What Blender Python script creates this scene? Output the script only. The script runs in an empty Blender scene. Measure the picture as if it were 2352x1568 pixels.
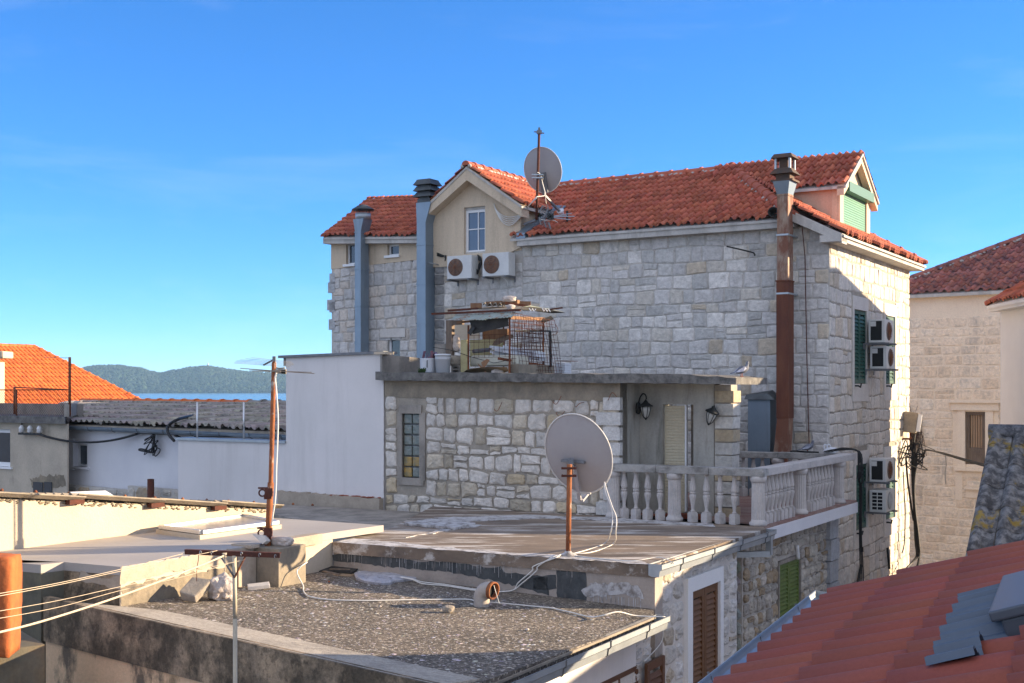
import bpy, bmesh, math, random
from mathutils import Vector, Matrix, noise as mnoise
rng = random.Random(11)
V = Vector
rad = math.radians
scn = bpy.context.scene
COL = scn.collection
FPX, CX, HY = 2800.0, 1176.0, 890.0      # the lens measured on a 2352 x 1568 copy of the photo

# ------------------------------------------------------------------ measuring helpers
def ray(p): return V(((p[0]-CX)/FPX, 1.0, (HY-p[1])/FPX))
def at(px, py, Y): return ray((px, py))*Y
def onz(px, py, z):
    r = ray((px, py)); return r*(z/r.z)
def zoom(x0, y0, w, zw):
    k = w/zw
    return lambda zx, zy: ((x0+zx*k)*2352/3838, (y0+zy*k)*2352/3838)
Za = zoom(0,1200,1200,2352); Zb = zoom(0,1850,1065,2352); Zc = zoom(1000,1850,1065,2352)
Zd = zoom(2000,1850,1065,2352); Ze = zoom(2773,1850,1065,2352); Zf = zoom(1100,450,1200,2352)
Zg = zoom(1400,1050,1050,2352); Zh = zoom(2300,500,1200,2352); Zi = zoom(1800,450,450,1568)
Zj = zoom(2100,1350,1150,2352); Zk = zoom(3038,1100,800,2281); Zl = zoom(3038,1600,800,2281)
Zm = zoom(1000,1300,700,2195); Zn = zoom(1600,1100,550,2352); Zo = zoom(600,1750,700,1996)
Zp = zoom(2800,550,450,1568); Zq = zoom(3300,2050,538,1657); Zr = zoom(1950,1500,500,1307)
Zs = zoom(0,2000,500,1403); Zt = zoom(2950,1050,550,1568)

class Fr:
    """a vertical plane: u runs along it, n points out of it, z is up"""
    def __init__(s, o, az, flip=False):
        s.o = V((o[0], o[1], 0)); a = rad(az)
        s.u = V((math.sin(a), math.cos(a), 0)); n = V((s.u.y, -s.u.x, 0))
        s.n = -n if flip else n
    def pt(s, a, z, d=0.0): return s.o + s.u*a + s.n*d + V((0,0,z))
    def hit(s, p, d=0.0):
        r = ray(p); o = s.o + s.n*d
        t = o.dot(s.n)/r.dot(s.n); q = r*t
        return (q-o).dot(s.u), q.z
    def S(s, p, d=0.0): return s.hit(p, d)[0]
    def Z(s, p, d=0.0): return s.hit(p, d)[1]

# ------------------------------------------------------------------ mesh builder
OFF = {}
class MB:
    def __init__(s): s.v=[]; s.f=[]; s.m=[]; s.t=[]; s.sm=[]; s.mi=0; s.tint=(1,1,1); s.smooth=False
    def add(s, vs, fs, tint=None, smooth=None):
        b = len(s.v); s.v += [tuple(x) for x in vs]
        t = tint or s.tint; sm = s.smooth if smooth is None else smooth
        for f in fs:
            s.f.append([b+i for i in f]); s.m.append(s.mi); s.t.append(t); s.sm.append(sm)
        return s
    def hexa(s, p, **k):   # 8 points: bottom 4 then top 4
        return s.add(p, [(3,2,1,0),(4,5,6,7),(0,1,5,4),(1,2,6,5),(2,3,7,6),(3,0,4,7)], **k)
    def fbox(s, fr, s0, s1, z0, z1, d0, d1, **k):
        P = fr.pt
        return s.hexa([P(s0,z0,d0),P(s1,z0,d0),P(s1,z0,d1),P(s0,z0,d1),P(s0,z1,d0),P(s1,z1,d0),P(s1,z1,d1),P(s0,z1,d1)], **k)
    def box(s, c, size, rz=0.0, rx=0.0, ry=0.0, **k):
        c = V(c); h = V(size)*.5
        M = Matrix.Rotation(rz,3,'Z') @ Matrix.Rotation(ry,3,'Y') @ Matrix.Rotation(rx,3,'X')
        q = [(-1,-1,-1),(1,-1,-1),(1,1,-1),(-1,1,-1),(-1,-1,1),(1,-1,1),(1,1,1),(-1,1,1)]
        return s.hexa([c + M @ V((a*h.x,b*h.y,e*h.z)) for a,b,e in q], **k)
    def prism(s, poly, vec, **k):
        n = len(poly); vec = V(vec)
        vs = [V(p) for p in poly] + [V(p)+vec for p in poly]
        return s.add(vs, [list(range(n))[::-1], list(range(n,2*n))] + [(i,(i+1)%n,n+(i+1)%n,n+i) for i in range(n)], **k)
    def bar(s, a, b, w, h=None, up=(0,0,1), **k):   # rectangular bar from a to b
        a=V(a); b=V(b); h=h or w; d=(b-a).normalized(); up=V(up)
        if abs(d.dot(up))>.98: up=V((1,0,0))
        x=d.cross(up).normalized()*w*.5; y=x.cross(d).normalized()*h*.5
        return s.hexa([a-x-y,a+x-y,a+x+y,a-x+y,b-x-y,b+x-y,b+x+y,b-x+y], **k)
    def tube(s, pts, r, n=8, cap=True, squash=None, **k):
        pts=[V(p) for p in pts]; m=len(pts)
        rr = r if isinstance(r,(list,tuple)) else [r]*m
        vs=[]; ref=V((0,0,1)); x=None
        for i in range(m):
            d=(pts[min(i+1,m-1)]-pts[max(i-1,0)]).normalized()
            if x is None:
                if abs(d.dot(ref))>.95: ref=V((1,0,0))
                x=d.cross(ref).normalized()
            else:
                x=(x-d*x.dot(d)).normalized()
            y=d.cross(x)
            for j in range(n):
                a=2*math.pi*j/n
                vs.append(pts[i]+x*(rr[i]*math.cos(a))+y*(rr[i]*math.sin(a)*(squash or 1)))
        fs=[(i*n+j,i*n+(j+1)%n,(i+1)*n+(j+1)%n,(i+1)*n+j) for i in range(m-1) for j in range(n)]
        if cap: fs += [list(range(n))[::-1], [(m-1)*n+j for j in range(n)]]
        k.setdefault('smooth', n>5)
        return s.add(vs,fs,**k)
    def lathe(s, c, prof, n=20, axis=None, tw=0.0, amp=0.0, flutes=0, cap=True, **k):
        """prof: (r,h) pairs up the axis; flutes cut grooves, tw twists them"""
        c=V(c); ax=V(axis or (0,0,1)).normalized()
        x=ax.orthogonal().normalized() if axis else V((1,0,0)); y=ax.cross(x)
        vs=[]; m=len(prof)
        for i,(r,h) in enumerate(prof):
            for j in range(n):
                a=2*math.pi*j/n+tw*h
                q=r*(1-(amp if (j%2) else 0)) if flutes else r
                vs.append(c+ax*h+x*(q*math.cos(a))+y*(q*math.sin(a)))
        fs=[(i*n+j,i*n+(j+1)%n,(i+1)*n+(j+1)%n,(i+1)*n+j) for i in range(m-1) for j in range(n)]
        if cap: fs += [list(range(n))[::-1], [(m-1)*n+j for j in range(n)]]
        k.setdefault('smooth', not flutes)
        return s.add(vs,fs,**k)
    def rock(s, c, size, sub=2, amp=.22, seed=0, rz=0.0, rx=0.0, ry=0.0, flat=.0, box=0.0, **k):
        bm=bmesh.new(); bmesh.ops.create_icosphere(bm, subdivisions=sub, radius=1)
        M = Matrix.Rotation(rz,3,'Z') @ Matrix.Rotation(ry,3,'Y') @ Matrix.Rotation(rx,3,'X')
        for v in bm.verts:
            p=v.co.copy()
            if box:
                mx=max(abs(p.x),abs(p.y),abs(p.z)); p=p.lerp(p/mx, box)
            f=1+amp*mnoise.noise(p*1.3+V((seed*7.1,seed*3.3,0)))+amp*.6*mnoise.noise(p*3.1+V((0,seed*5.7,1)))
            p=p*f; v.co=V((p.x*size[0]*.5,p.y*size[1]*.5,p.z*size[2]*.5))
        vs=[V(c)+M@v.co for v in bm.verts]; fs=[[v.index for v in f.verts] for f in bm.faces]
        bm.free(); k.setdefault('smooth', False)
        return s.add(vs,fs,**k)
    def build(s, name, mat, parent=None, label=None, cat=None, group=None, kind=None, clips=None, bevel=0, loc=None):
        mats = mat if isinstance(mat,(list,tuple)) else [mat]
        if parent is not None: off = OFF[parent.name]
        elif loc is not None: off=V(loc)
        else:
            xs=[p[0] for p in s.v]; ys=[p[1] for p in s.v]
            off=V(((min(xs)+max(xs))/2,(min(ys)+max(ys))/2,min(p[2] for p in s.v)))
        me=bpy.data.meshes.new(name)
        me.from_pydata([(p[0]-off.x,p[1]-off.y,p[2]-off.z) for p in s.v],[],s.f)
        for q in mats: me.materials.append(q)
        me.polygons.foreach_set('material_index', s.m); me.polygons.foreach_set('use_smooth', s.sm)
        at_=me.attributes.new('tint','FLOAT_COLOR','FACE')
        at_.data.foreach_set('color',[c for t in s.t for c in (t[0],t[1],t[2],1.0)])
        me.validate(); me.update()
        if clips or bevel:
            bm=bmesh.new(); bm.from_mesh(me)
            for co,no in clips or []:
                bmesh.ops.bisect_plane(bm, geom=bm.verts[:]+bm.edges[:]+bm.faces[:], dist=1e-5, plane_co=V(co)-off, plane_no=V(no), clear_outer=True)
            if bevel:
                bmesh.ops.remove_doubles(bm, verts=bm.verts[:], dist=1e-5)
                bmesh.ops.bevel(bm, geom=bm.edges[:], offset=bevel, segments=2, affect='EDGES', profile=.6, clamp_overlap=True)
            bm.to_mesh(me); bm.free()
        o=bpy.data.objects.new(name,me); COL.objects.link(o)
        if parent is not None: o.parent=parent
        else: o.location=off
        OFF[o.name]=off
        if label: o['label']=label
        if cat: o['category']=cat
        if group: o['group']=group
        if kind: o['kind']=kind
        return o
def thing(name, label, cat, loc, group=None):
    o=bpy.data.objects.new(name,None); COL.objects.link(o); o.empty_display_size=.2
    o.location=V(loc); o['label']=label; o['category']=cat
    if group: o['group']=group
    OFF[o.name]=V(loc); return o

# ------------------------------------------------------------------ materials
def M(name, c1, c2=None, scale=2.0, rough=.85, metal=0.0, bump=.15, bscale=60, var=.12, vscale=25, dirt=None, dirt2=None, tint=False, spec=.3, stretch=(1,1,1), lo=.35, hi=.65, bdist=.01):
    m=bpy.data.materials.new(name); m.use_nodes=True; nt=m.node_tree; N=nt.nodes; L=nt.links
    b=N['Principled BSDF']; geo=N.new('ShaderNodeNewGeometry')
    def mapped(st):
        q=N.new('ShaderNodeVectorMath'); q.operation='MULTIPLY'; q.inputs[1].default_value=st; L.new(geo.outputs['Position'],q.inputs[0]); return q.outputs[0]
    def nz(sc, st=(1,1,1), det=5, ro=.6):
        n=N.new('ShaderNodeTexNoise'); n.inputs['Scale'].default_value=sc; n.inputs['Detail'].default_value=det; n.inputs['Roughness'].default_value=ro
        L.new(mapped(st),n.inputs['Vector']); return n.outputs['Fac']
    def rng_(x,a,bb,c=0.0,d=1.0):
        r=N.new('ShaderNodeMapRange'); L.new(x,r.inputs[0]); r.inputs[1].default_value=a; r.inputs[2].default_value=bb; r.inputs[3].default_value=c; r.inputs[4].default_value=d; return r.outputs[0]
    def mix(f,a,bb,mode='MIX'):
        x=N.new('ShaderNodeMix'); x.data_type='RGBA'; x.blend_type=mode
        for sock,val in ((x.inputs[0],f),(x.inputs[6],a),(x.inputs[7],bb)):
            if hasattr(val,'is_output'): L.new(val,sock)
            elif isinstance(val,(int,float)): sock.default_value=val
            else: sock.default_value=(*val,1)
        return x.outputs[2]
    if c2: c=mix(rng_(nz(scale,stretch),lo,hi),c1,c2)
    else:
        rgb=N.new('ShaderNodeRGB'); rgb.outputs[0].default_value=(*c1,1); c=rgb.outputs[0]
    if tint:
        a=N.new('ShaderNodeAttribute'); a.attribute_name='tint'; c=mix(1.0,c,a.outputs['Color'],'MULTIPLY')
    for dd in (dirt,dirt2):
        if dd:
            col,sc,th,w,st,amt=dd
            c=mix(rng_(nz(sc,st,8,.68),th-w,th+w,0,amt),c,col)
    if var:
        v=N.new('ShaderNodeCombineColor'); x=rng_(nz(vscale,(1,1,1),6,.7),.25,.75,1-var,1+var)
        for i in range(3): L.new(x,v.inputs[i])
        c=mix(1.0,c,v.outputs[0],'MULTIPLY')
    L.new(c,b.inputs['Base Color']); b.inputs['Roughness'].default_value=rough; b.inputs['Metallic'].default_value=metal
    b.inputs['Specular IOR Level'].default_value=spec
    if bump:
        bp=N.new('ShaderNodeBump'); bp.inputs['Strength'].default_value=bump; bp.inputs['Distance'].default_value=bdist
        L.new(nz(bscale,(1,1,1),6,.65),bp.inputs['Height']); L.new(bp.outputs[0],b.inputs['Normal'])
    return m
def glass(name, col=(.03,.04,.05), rough=.08):
    m=bpy.data.materials.new(name); m.use_nodes=True; b=m.node_tree.nodes['Principled BSDF']
    b.inputs['Base Color'].default_value=(*col,1); b.inputs['Roughness'].default_value=rough; b.inputs['Specular IOR Level'].default_value=.8
    return m

BLACKEN=(.06,.06,.055)
mt=dict(
 stone=M('limestone',(1,1,1),None,tint=True,var=.26,vscale=12,bump=.9,bscale=16,dirt=((.30,.285,.26),5.0,.60,.10,(1,1,1),.5),dirt2=((.25,.235,.21),.9,.64,.10,(1.6,1.6,.45),.45),bdist=.03),
 mortar=M('lime_mortar',(.52,.485,.44),(.42,.39,.35),scale=5,bump=.8,bscale=40),
 mortar_warm=M('sandy_mortar',(.37,.325,.265),(.27,.24,.20),scale=4,bump=.9,bscale=50),
 tile=M('clay_tile',(.43,.125,.072),(.34,.095,.058),scale=3,tint=True,rough=.8,bump=.2,bscale=80,dirt=((.24,.09,.065),6,.64,.08,(1,1,1),.6)),
 tile_or=M('orange_clay_tile',(.62,.17,.045),(.5,.12,.035),scale=2,tint=True,rough=.8,bump=.2),
 tile_dark=M('aged_clay_tile',(.33,.12,.09),(.24,.095,.08),scale=2,tint=True,dirt=((.07,.05,.065),4,.56,.06,(1,1,1),.7)),
 tile_new=M('smooth_red_tile',(.31,.080,.046),(.27,.070,.042),scale=1.3,tint=True,rough=.72,bump=.12,bscale=260,var=.14,vscale=70,spec=.35,bdist=.004,dirt=((.2,.065,.05),9,.70,.05,(1,1,1),.45)),
 tile_grey=M('grey_weathered_tile',(.38,.33,.285),(.25,.225,.20),scale=2.2,tint=True,dirt=((.06,.055,.05),5,.58,.1,(1,1,1),.6)),
 lichen=M('lichened_cement_tile',(.24,.235,.235),(.10,.10,.105),scale=14,rough=.95,bump=.9,bscale=70,dirt=((.045,.045,.05),12,.52,.07,(1,1,1),.8),dirt2=((.28,.19,.035),4.5,.60,.035,(1,1,1),.85)),
 ridgemortar=M('white_ridge_mortar',(.55,.52,.48),(.32,.30,.28),scale=6,bump=.8,bscale=30),
 cream=M('cream_render',(.61,.49,.355),(.545,.44,.32),scale=1.5,bump=.5,bscale=50,stretch=(4,4,.6),dirt=((.28,.23,.17),1.6,.68,.12,(2.2,2.2,.35),.6)),
 pink=M('pinkish_render',(.60,.42,.30),(.54,.385,.275),scale=1.5,bump=.4,bscale=60,stretch=(3,3,.6)),
 fascia=M('old_white_concrete',(.52,.49,.45),(.40,.38,.35),scale=3,bump=.4,dirt=((.2,.19,.17),3,.62,.1,(1,1,.4),.6)),
 white=M('white_render',(.72,.68,.66),(.66,.63,.61),scale=.8,bump=.3,bscale=160,var=.03,dirt=((.46,.43,.40),.8,.62,.14,(2.5,2.5,.22),.5)),
 white2=M('cool_white_paint',(.68,.67,.68),(.62,.61,.63),scale=1,bump=.25,bscale=90,var=.03,dirt=((.35,.36,.38),.9,.7,.12,(2,2,.3),.45)),
 whitepaint=M('white_frame_paint',(.74,.74,.74),None,rough=.45,bump=0,var=.04,spec=.5),
 whitetrim=M('white_stone_trim',(.62,.58,.53),(.54,.50,.46),scale=2,bump=.25),
 concrete=M('weathered_concrete',(.36,.32,.275),(.27,.24,.21),scale=2.2,bump=.7,bscale=45,dirt=((.085,.08,.07),2.0,.58,.13,(1,1,.5),.75)),
 slab=M('lichened_slab_edge',(.20,.19,.175),(.11,.105,.10),scale=6,bump=1,bscale=45,dirt=((.05,.05,.048),7,.55,.1,(1,1,1),.75)),
 beige=M('beige_render',(.54,.455,.345),(.49,.41,.31),scale=1.2,bump=.5,bscale=35,var=.07,dirt=((.42,.34,.25),1.4,.66,.1,(1.5,1.5,.7),.5)),
 screed=M('smooth_grey_screed',(.41,.375,.34),(.35,.32,.295),scale=.9,rough=.7,bump=.15,bscale=60,var=.05,stretch=(.5,1,1),dirt=((.33,.285,.22),.55,.63,.04,(.45,1.5,1),.6)),
 asphalt=M('gritty_bitumen_roof',(.19,.155,.12),(.105,.09,.073),scale=1.1,bump=1,bscale=55,var=.6,vscale=30,dirt=((.045,.04,.035),17,.55,.06,(1,1,1),.75),dirt2=((.52,.45,.36),23,.575,.03,(1,1,1),.85),bdist=.02),
 upper=M('streaked_roof_coat',(.25,.19,.14),(.155,.12,.092),scale=1.6,bump=.5,bscale=40,stretch=(.35,1.1,1),dirt=((.075,.065,.06),1.3,.60,.08,(.35,1.2,1),.8),dirt2=((.60,.565,.52),2.6,.565,.045,(.28,1.7,1),.75)),
 whitecoat=M('flaky_white_coating',(.55,.54,.54),(.33,.31,.30),scale=7,bump=.9,bscale=30,dirt=((.17,.15,.135),7,.57,.07,(1,1,1),.8)),
 cementwall=M('trowelled_cement',(.38,.325,.28),(.32,.28,.245),scale=2.2,bump=.5,bscale=25,dirt=((.15,.135,.125),2.0,.62,.1,(1,1,.5),.6)),
 bitpaint=M('dark_bitumen_paint',(.05,.055,.058),(.085,.09,.092),scale=7,bump=.3,bscale=40,dirt=((.19,.175,.16),9,.63,.06,(1.6,1.6,.3),.7)),
 parapet_top=M('pebbly_concrete_top',(.46,.41,.34),(.32,.285,.24),scale=22,bump=.9,bscale=80,var=.3,vscale=60,dirt=((.12,.11,.10),2,.60,.1,(1,1,1),.5)),
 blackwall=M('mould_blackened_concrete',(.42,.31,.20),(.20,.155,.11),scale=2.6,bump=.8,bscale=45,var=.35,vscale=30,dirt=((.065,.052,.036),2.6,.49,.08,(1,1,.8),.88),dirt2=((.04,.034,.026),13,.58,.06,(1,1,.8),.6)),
 ochre=M('stained_ochre_plaster',(.74,.52,.32),(.66,.46,.29),scale=2,bump=.6,bscale=35,dirt=((.09,.08,.065),1.9,.55,.05,(1,1,.55),.88),dirt2=((.45,.28,.12),1.3,.64,.08,(1,1,.7),.45)),
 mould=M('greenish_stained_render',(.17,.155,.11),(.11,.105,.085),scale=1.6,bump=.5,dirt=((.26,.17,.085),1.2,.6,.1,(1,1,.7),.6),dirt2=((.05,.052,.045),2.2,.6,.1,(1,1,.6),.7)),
 brownpatch=M('bare_brown_render',(.155,.13,.105),(.12,.10,.085),scale=5,bump=.6,bscale=40),
 skirt=M('dirty_lower_render',(.24,.20,.145),(.17,.145,.11),scale=5,bump=.8,bscale=40,dirt=((.36,.29,.2),3,.6,.08,(1,1,.7),.7),dirt2=((.08,.07,.055),4,.6,.08,(1,1,.6),.6)),
 palepatch=M('pale_render_coat',(.42,.35,.275),(.34,.285,.225),scale=5,bump=.5,bscale=40),
 blockc=M('shuttered_concrete',(.30,.25,.185),(.22,.185,.14),scale=4,bump=.7,bscale=40,dirt=((.13,.12,.10),3,.6,.12,(1,1,.5),.65)),
 orangeplaster=M('rusty_orange_plaster',(.47,.135,.04),(.36,.09,.028),scale=3,bump=.7,bscale=30,dirt=((.12,.05,.03),2.2,.62,.1,(1,1,.6),.7)),
 rust=M('rusty_iron',(.20,.065,.03),(.10,.04,.025),scale=9,rough=.9,bump=.6,bscale=60,dirt=((.36,.13,.045),8,.56,.06,(1,1,.4),.7)),
 rustpole=M('rusted_painted_pole',(.33,.12,.045),(.19,.065,.03),scale=6,rough=.85,bump=.6,bscale=60,stretch=(3,3,1),dirt=((.42,.38,.33),9,.62,.03,(2,2,.6),.75)),
 darkrust=M('dark_rust_bar',(.115,.038,.024),(.075,.03,.022),scale=12,rough=.9,bump=.5,bscale=80),
 rustflue=M('rusting_flue_steel',(.36,.30,.24),(.27,.15,.09),scale=1.1,rough=.75,metal=.1,bump=.2,stretch=(1.5,1.5,.8),dirt=((.17,.06,.034),1.0,.485,.06,(2,2,.8),.9),dirt2=((.38,.38,.37),1.3,.66,.04,(1,1,1),.6)),
 rustdark=M('deep_rust_steel',(.10,.036,.024),(.15,.055,.03),scale=1.8,rough=.85,bump=.25,stretch=(3,3,.6)),
 galv=M('galvanised_steel',(.40,.43,.45),(.33,.36,.385),scale=5,rough=.42,metal=.55,bump=.05,var=.06,spec=.5),
 zinc=M('dull_zinc_sheet',(.24,.30,.36),(.20,.255,.31),scale=1.5,rough=.42,metal=.5,bump=.06,bscale=8,var=.05,dirt=((.16,.17,.17),1.5,.62,.1,(3,3,.4),.5)),
 zincdark=M('dark_zinc_cap',(.10,.115,.12),(.065,.07,.075),scale=4,rough=.55,metal=.4,bump=.1),
 sootsteel=M('sooty_steel',(.075,.062,.055),(.13,.075,.05),scale=5,rough=.8,metal=.2,bump=.3),
 dishgrey=M('dull_dish_enamel',(.37,.355,.36),(.33,.315,.325),scale=1.2,rough=.5,bump=.03,var=.03,dirt=((.24,.2,.17),2,.68,.1,(1,1,1),.4)),
 dishrim=M('pale_dish_edge',(.62,.60,.57),None,rough=.45,bump=0,var=.05),
 greymetal=M('grey_bracket_metal',(.20,.205,.215),(.15,.155,.165),scale=8,rough=.55,metal=.3,bump=.08),
 alu=M('aluminium',(.62,.62,.62),None,rough=.35,metal=.7,bump=0,var=.04,spec=.5),
 acwhite=M('ac_casing_paint',(.62,.62,.60),(.55,.55,.54),scale=3,rough=.5,bump=.04,var=.04,dirt=((.30,.12,.05),7,.68,.03,(1,1,1),.8)),
 acnew=M('clean_casing_paint',(.58,.59,.57),None,rough=.5,bump=0,var=.04),
 acgrille=M('rusty_fan_grille',(.22,.13,.085),(.12,.10,.09),scale=14,rough=.8,bump=.4),
 acgrey=M('grey_fan_grille',(.32,.32,.31),None,rough=.6,bump=0),
 darkvoid=M('dark_interior',(.012,.013,.014),None,rough=.6,bump=0,var=.1),
 greensh=M('green_shutter_paint',(.035,.105,.082),(.028,.085,.068),scale=3,rough=.5,bump=.08),
 greenroll=M('pale_green_roller',(.12,.28,.20),(.10,.25,.18),scale=2,rough=.45,bump=.03),
 greenbox=M('deep_green_roller_box',(.03,.125,.088),None,rough=.45,bump=.03),
 olive=M('olive_green_shutter',(.13,.185,.045),(.10,.15,.04),scale=5,rough=.6,bump=.15,dirt=((.06,.07,.03),6,.62,.1,(1,1,.5),.6)),
 brownsh=M('brown_shutter_paint',(.155,.072,.03),(.13,.06,.026),scale=4,rough=.5,bump=.08,stretch=(6,6,1)),
 brownfr=M('brown_window_paint',(.12,.055,.028),None,rough=.5,bump=.05),
 creamroll=M('cream_roller_slats',(.60,.53,.38),(.56,.49,.35),scale=2,rough=.5,bump=.03),
 dirtyplaster=M('water_stained_plaster',(.46,.435,.38),(.33,.315,.28),scale=1.2,bump=.4,bscale=40,stretch=(2.5,2.5,.7),dirt=((.13,.125,.10),1.7,.63,.09,(3,3,.4),.7)),
 baluster=M('cast_white_baluster',(.52,.48,.45),(.44,.41,.39),scale=4,bump=.25,bscale=80,dirt=((.20,.19,.18),4,.68,.1,(1,1,1),.6)),
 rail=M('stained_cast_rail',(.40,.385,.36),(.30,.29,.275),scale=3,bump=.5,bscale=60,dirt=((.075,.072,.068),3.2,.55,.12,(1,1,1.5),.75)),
 redfloor=M('faded_red_floor',(.22,.11,.085),(.28,.2,.17),scale=3,bump=.2),
 wood=M('grey_weathered_wood',(.20,.15,.11),(.13,.10,.08),scale=5,bump=.5,bscale=40,stretch=(5,5,.6)),
 plank=M('warm_rough_wood',(.27,.15,.08),(.19,.10,.055),scale=4,bump=.4,stretch=(4,4,.6)),
 doorwood=M('pale_plank_door',(.40,.27,.17),(.33,.22,.14),scale=3,bump=.3,stretch=(5,5,.5)),
 cable_w=M('white_cable_sheath',(.66,.64,.60),None,rough=.5,bump=0,var=.08),
 cable_b=M('black_cable_sheath',(.016,.016,.017),None,rough=.55,bump=0,var=.1),
 rope=M('pale_cord',(.60,.50,.37),(.52,.43,.32),scale=30,rough=.9,bump=.5,bscale=300),
 tubcream=M('cream_enamel',(.62,.60,.50),(.58,.56,.46),scale=2,rough=.35,bump=.02,dirt=((.28,.14,.07),4,.7,.04,(1,1,1),.7)),
 foam=M('yellow_foam_board',(.44,.38,.20),(.37,.32,.17),scale=5,bump=.4,dirt=((.3,.24,.12),5,.62,.08,(1,1,1),.5)),
 bucket=M('white_plastic',(.64,.66,.70),None,rough=.4,bump=0,var=.04,spec=.5),
 cardboard=M('old_cardboard',(.33,.24,.15),(.25,.18,.115),scale=4,bump=.4),
 tarpaper=M('black_tar_sheet',(.03,.03,.03),(.055,.052,.05),scale=4,bump=.5,bscale=20),
 corrug=M('rusty_green_sheet',(.36,.40,.35),(.30,.34,.30),scale=2,rough=.6,metal=.1,bump=.1,dirt=((.26,.105,.04),2.2,.56,.05,(3.2,3.2,.5),.85)),
 beigeconc=M('beige_stained_concrete',(.50,.43,.335),(.40,.345,.275),scale=1.6,bump=.6,bscale=40,dirt=((.16,.14,.11),1.3,.63,.09,(1.5,1.5,.6),.7)),
 fibre=M('fibre_cement_sheet',(.34,.29,.225),(.24,.205,.165),scale=4,bump=.6,bscale=40,dirt=((.13,.11,.08),3,.6,.12,(1,1,1),.6)),
 rockgrey=M('grey_limestone_block',(.33,.285,.23),(.25,.215,.175),scale=5,bump=.9,bscale=26,var=.25,vscale=14),
 rockwhite=M('pitted_white_stone',(.56,.49,.43),(.40,.34,.30),scale=7,bump=1,bscale=18,var=.3,vscale=12),
 flatstone=M('bluish_flat_stone',(.46,.45,.48),(.30,.30,.33),scale=9,bump=1,bscale=16,var=.25,dirt=((.12,.11,.12),10,.6,.05,(1,1,1),.7)),
 pipe=M('pale_vent_pipe',(.42,.375,.33),(.36,.32,.285),scale=3,rough=.55,bump=.06,dirt=((.22,.17,.12),4,.66,.1,(1,1,1),.5)),
 pebble=M('loose_pebbles',(1,1,1),None,tint=True,bump=.2),
 weed=M('small_green_weed',(.035,.07,.02),(.05,.09,.03),scale=30,bump=0),
 terracotta=M('terracotta_planter',(.27,.075,.04),None,rough=.7,bump=.1),
 plastic_blue=M('blue_rag',(.12,.13,.25),(.25,.1,.09),scale=8,bump=.2),
 flashing=M('blue_grey_flashing',(.085,.115,.155),(.075,.10,.135),scale=4,rough=.45,bump=.05,var=.06,spec=.5),
 roofwin=M('dark_grey_window_cladding',(.075,.085,.10),None,rough=.4,bump=0,var=.05,spec=.5),
 copperlit=M('lit_cladding_face',(.30,.265,.235),None,rough=.4,metal=.2,bump=0,var=.08),
 sandstone_m=M('pale_sandstone_mortar',(.82,.69,.53),(.77,.64,.49),scale=2,bump=.4),
 pigeon=M('pigeon_feathers',(.17,.18,.21),(.11,.115,.14),scale=14,rough=.8,bump=.2,tint=True),
 lampglass=M('lantern_glass',(.45,.44,.40),None,rough=.25,bump=0,var=.03),
 iron=M('black_iron',(.022,.024,.023),None,rough=.55,bump=.05,var=.1),
 insul=M('white_porcelain',(.7,.7,.7),None,rough=.3,bump=0),
 ground=M('alley_ground',(.20,.18,.16),(.15,.135,.12),scale=1,bump=.3),
 glassd=glass('window_glass',(.03,.045,.06)), glassb=glass('blue_window_glass',(.05,.09,.15),.05),
 glassblock=M('glass_block',(.10,.13,.115),(.20,.21,.19),scale=14,rough=.18,bump=.8,bscale=22,spec=.7,dirt=((.22,.16,.08),5,.62,.08,(1,1,1),.6)),
 glassblock_y=M('amber_glass_block',(.42,.24,.04),(.18,.15,.07),scale=9,rough=.2,bump=.8,bscale=22,spec=.7),
 skyglass=M('dusty_skylight_pane',(.44,.40,.355),(.34,.31,.28),scale=2,rough=.22,bump=.02,var=.08,spec=.6),
)

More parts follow.
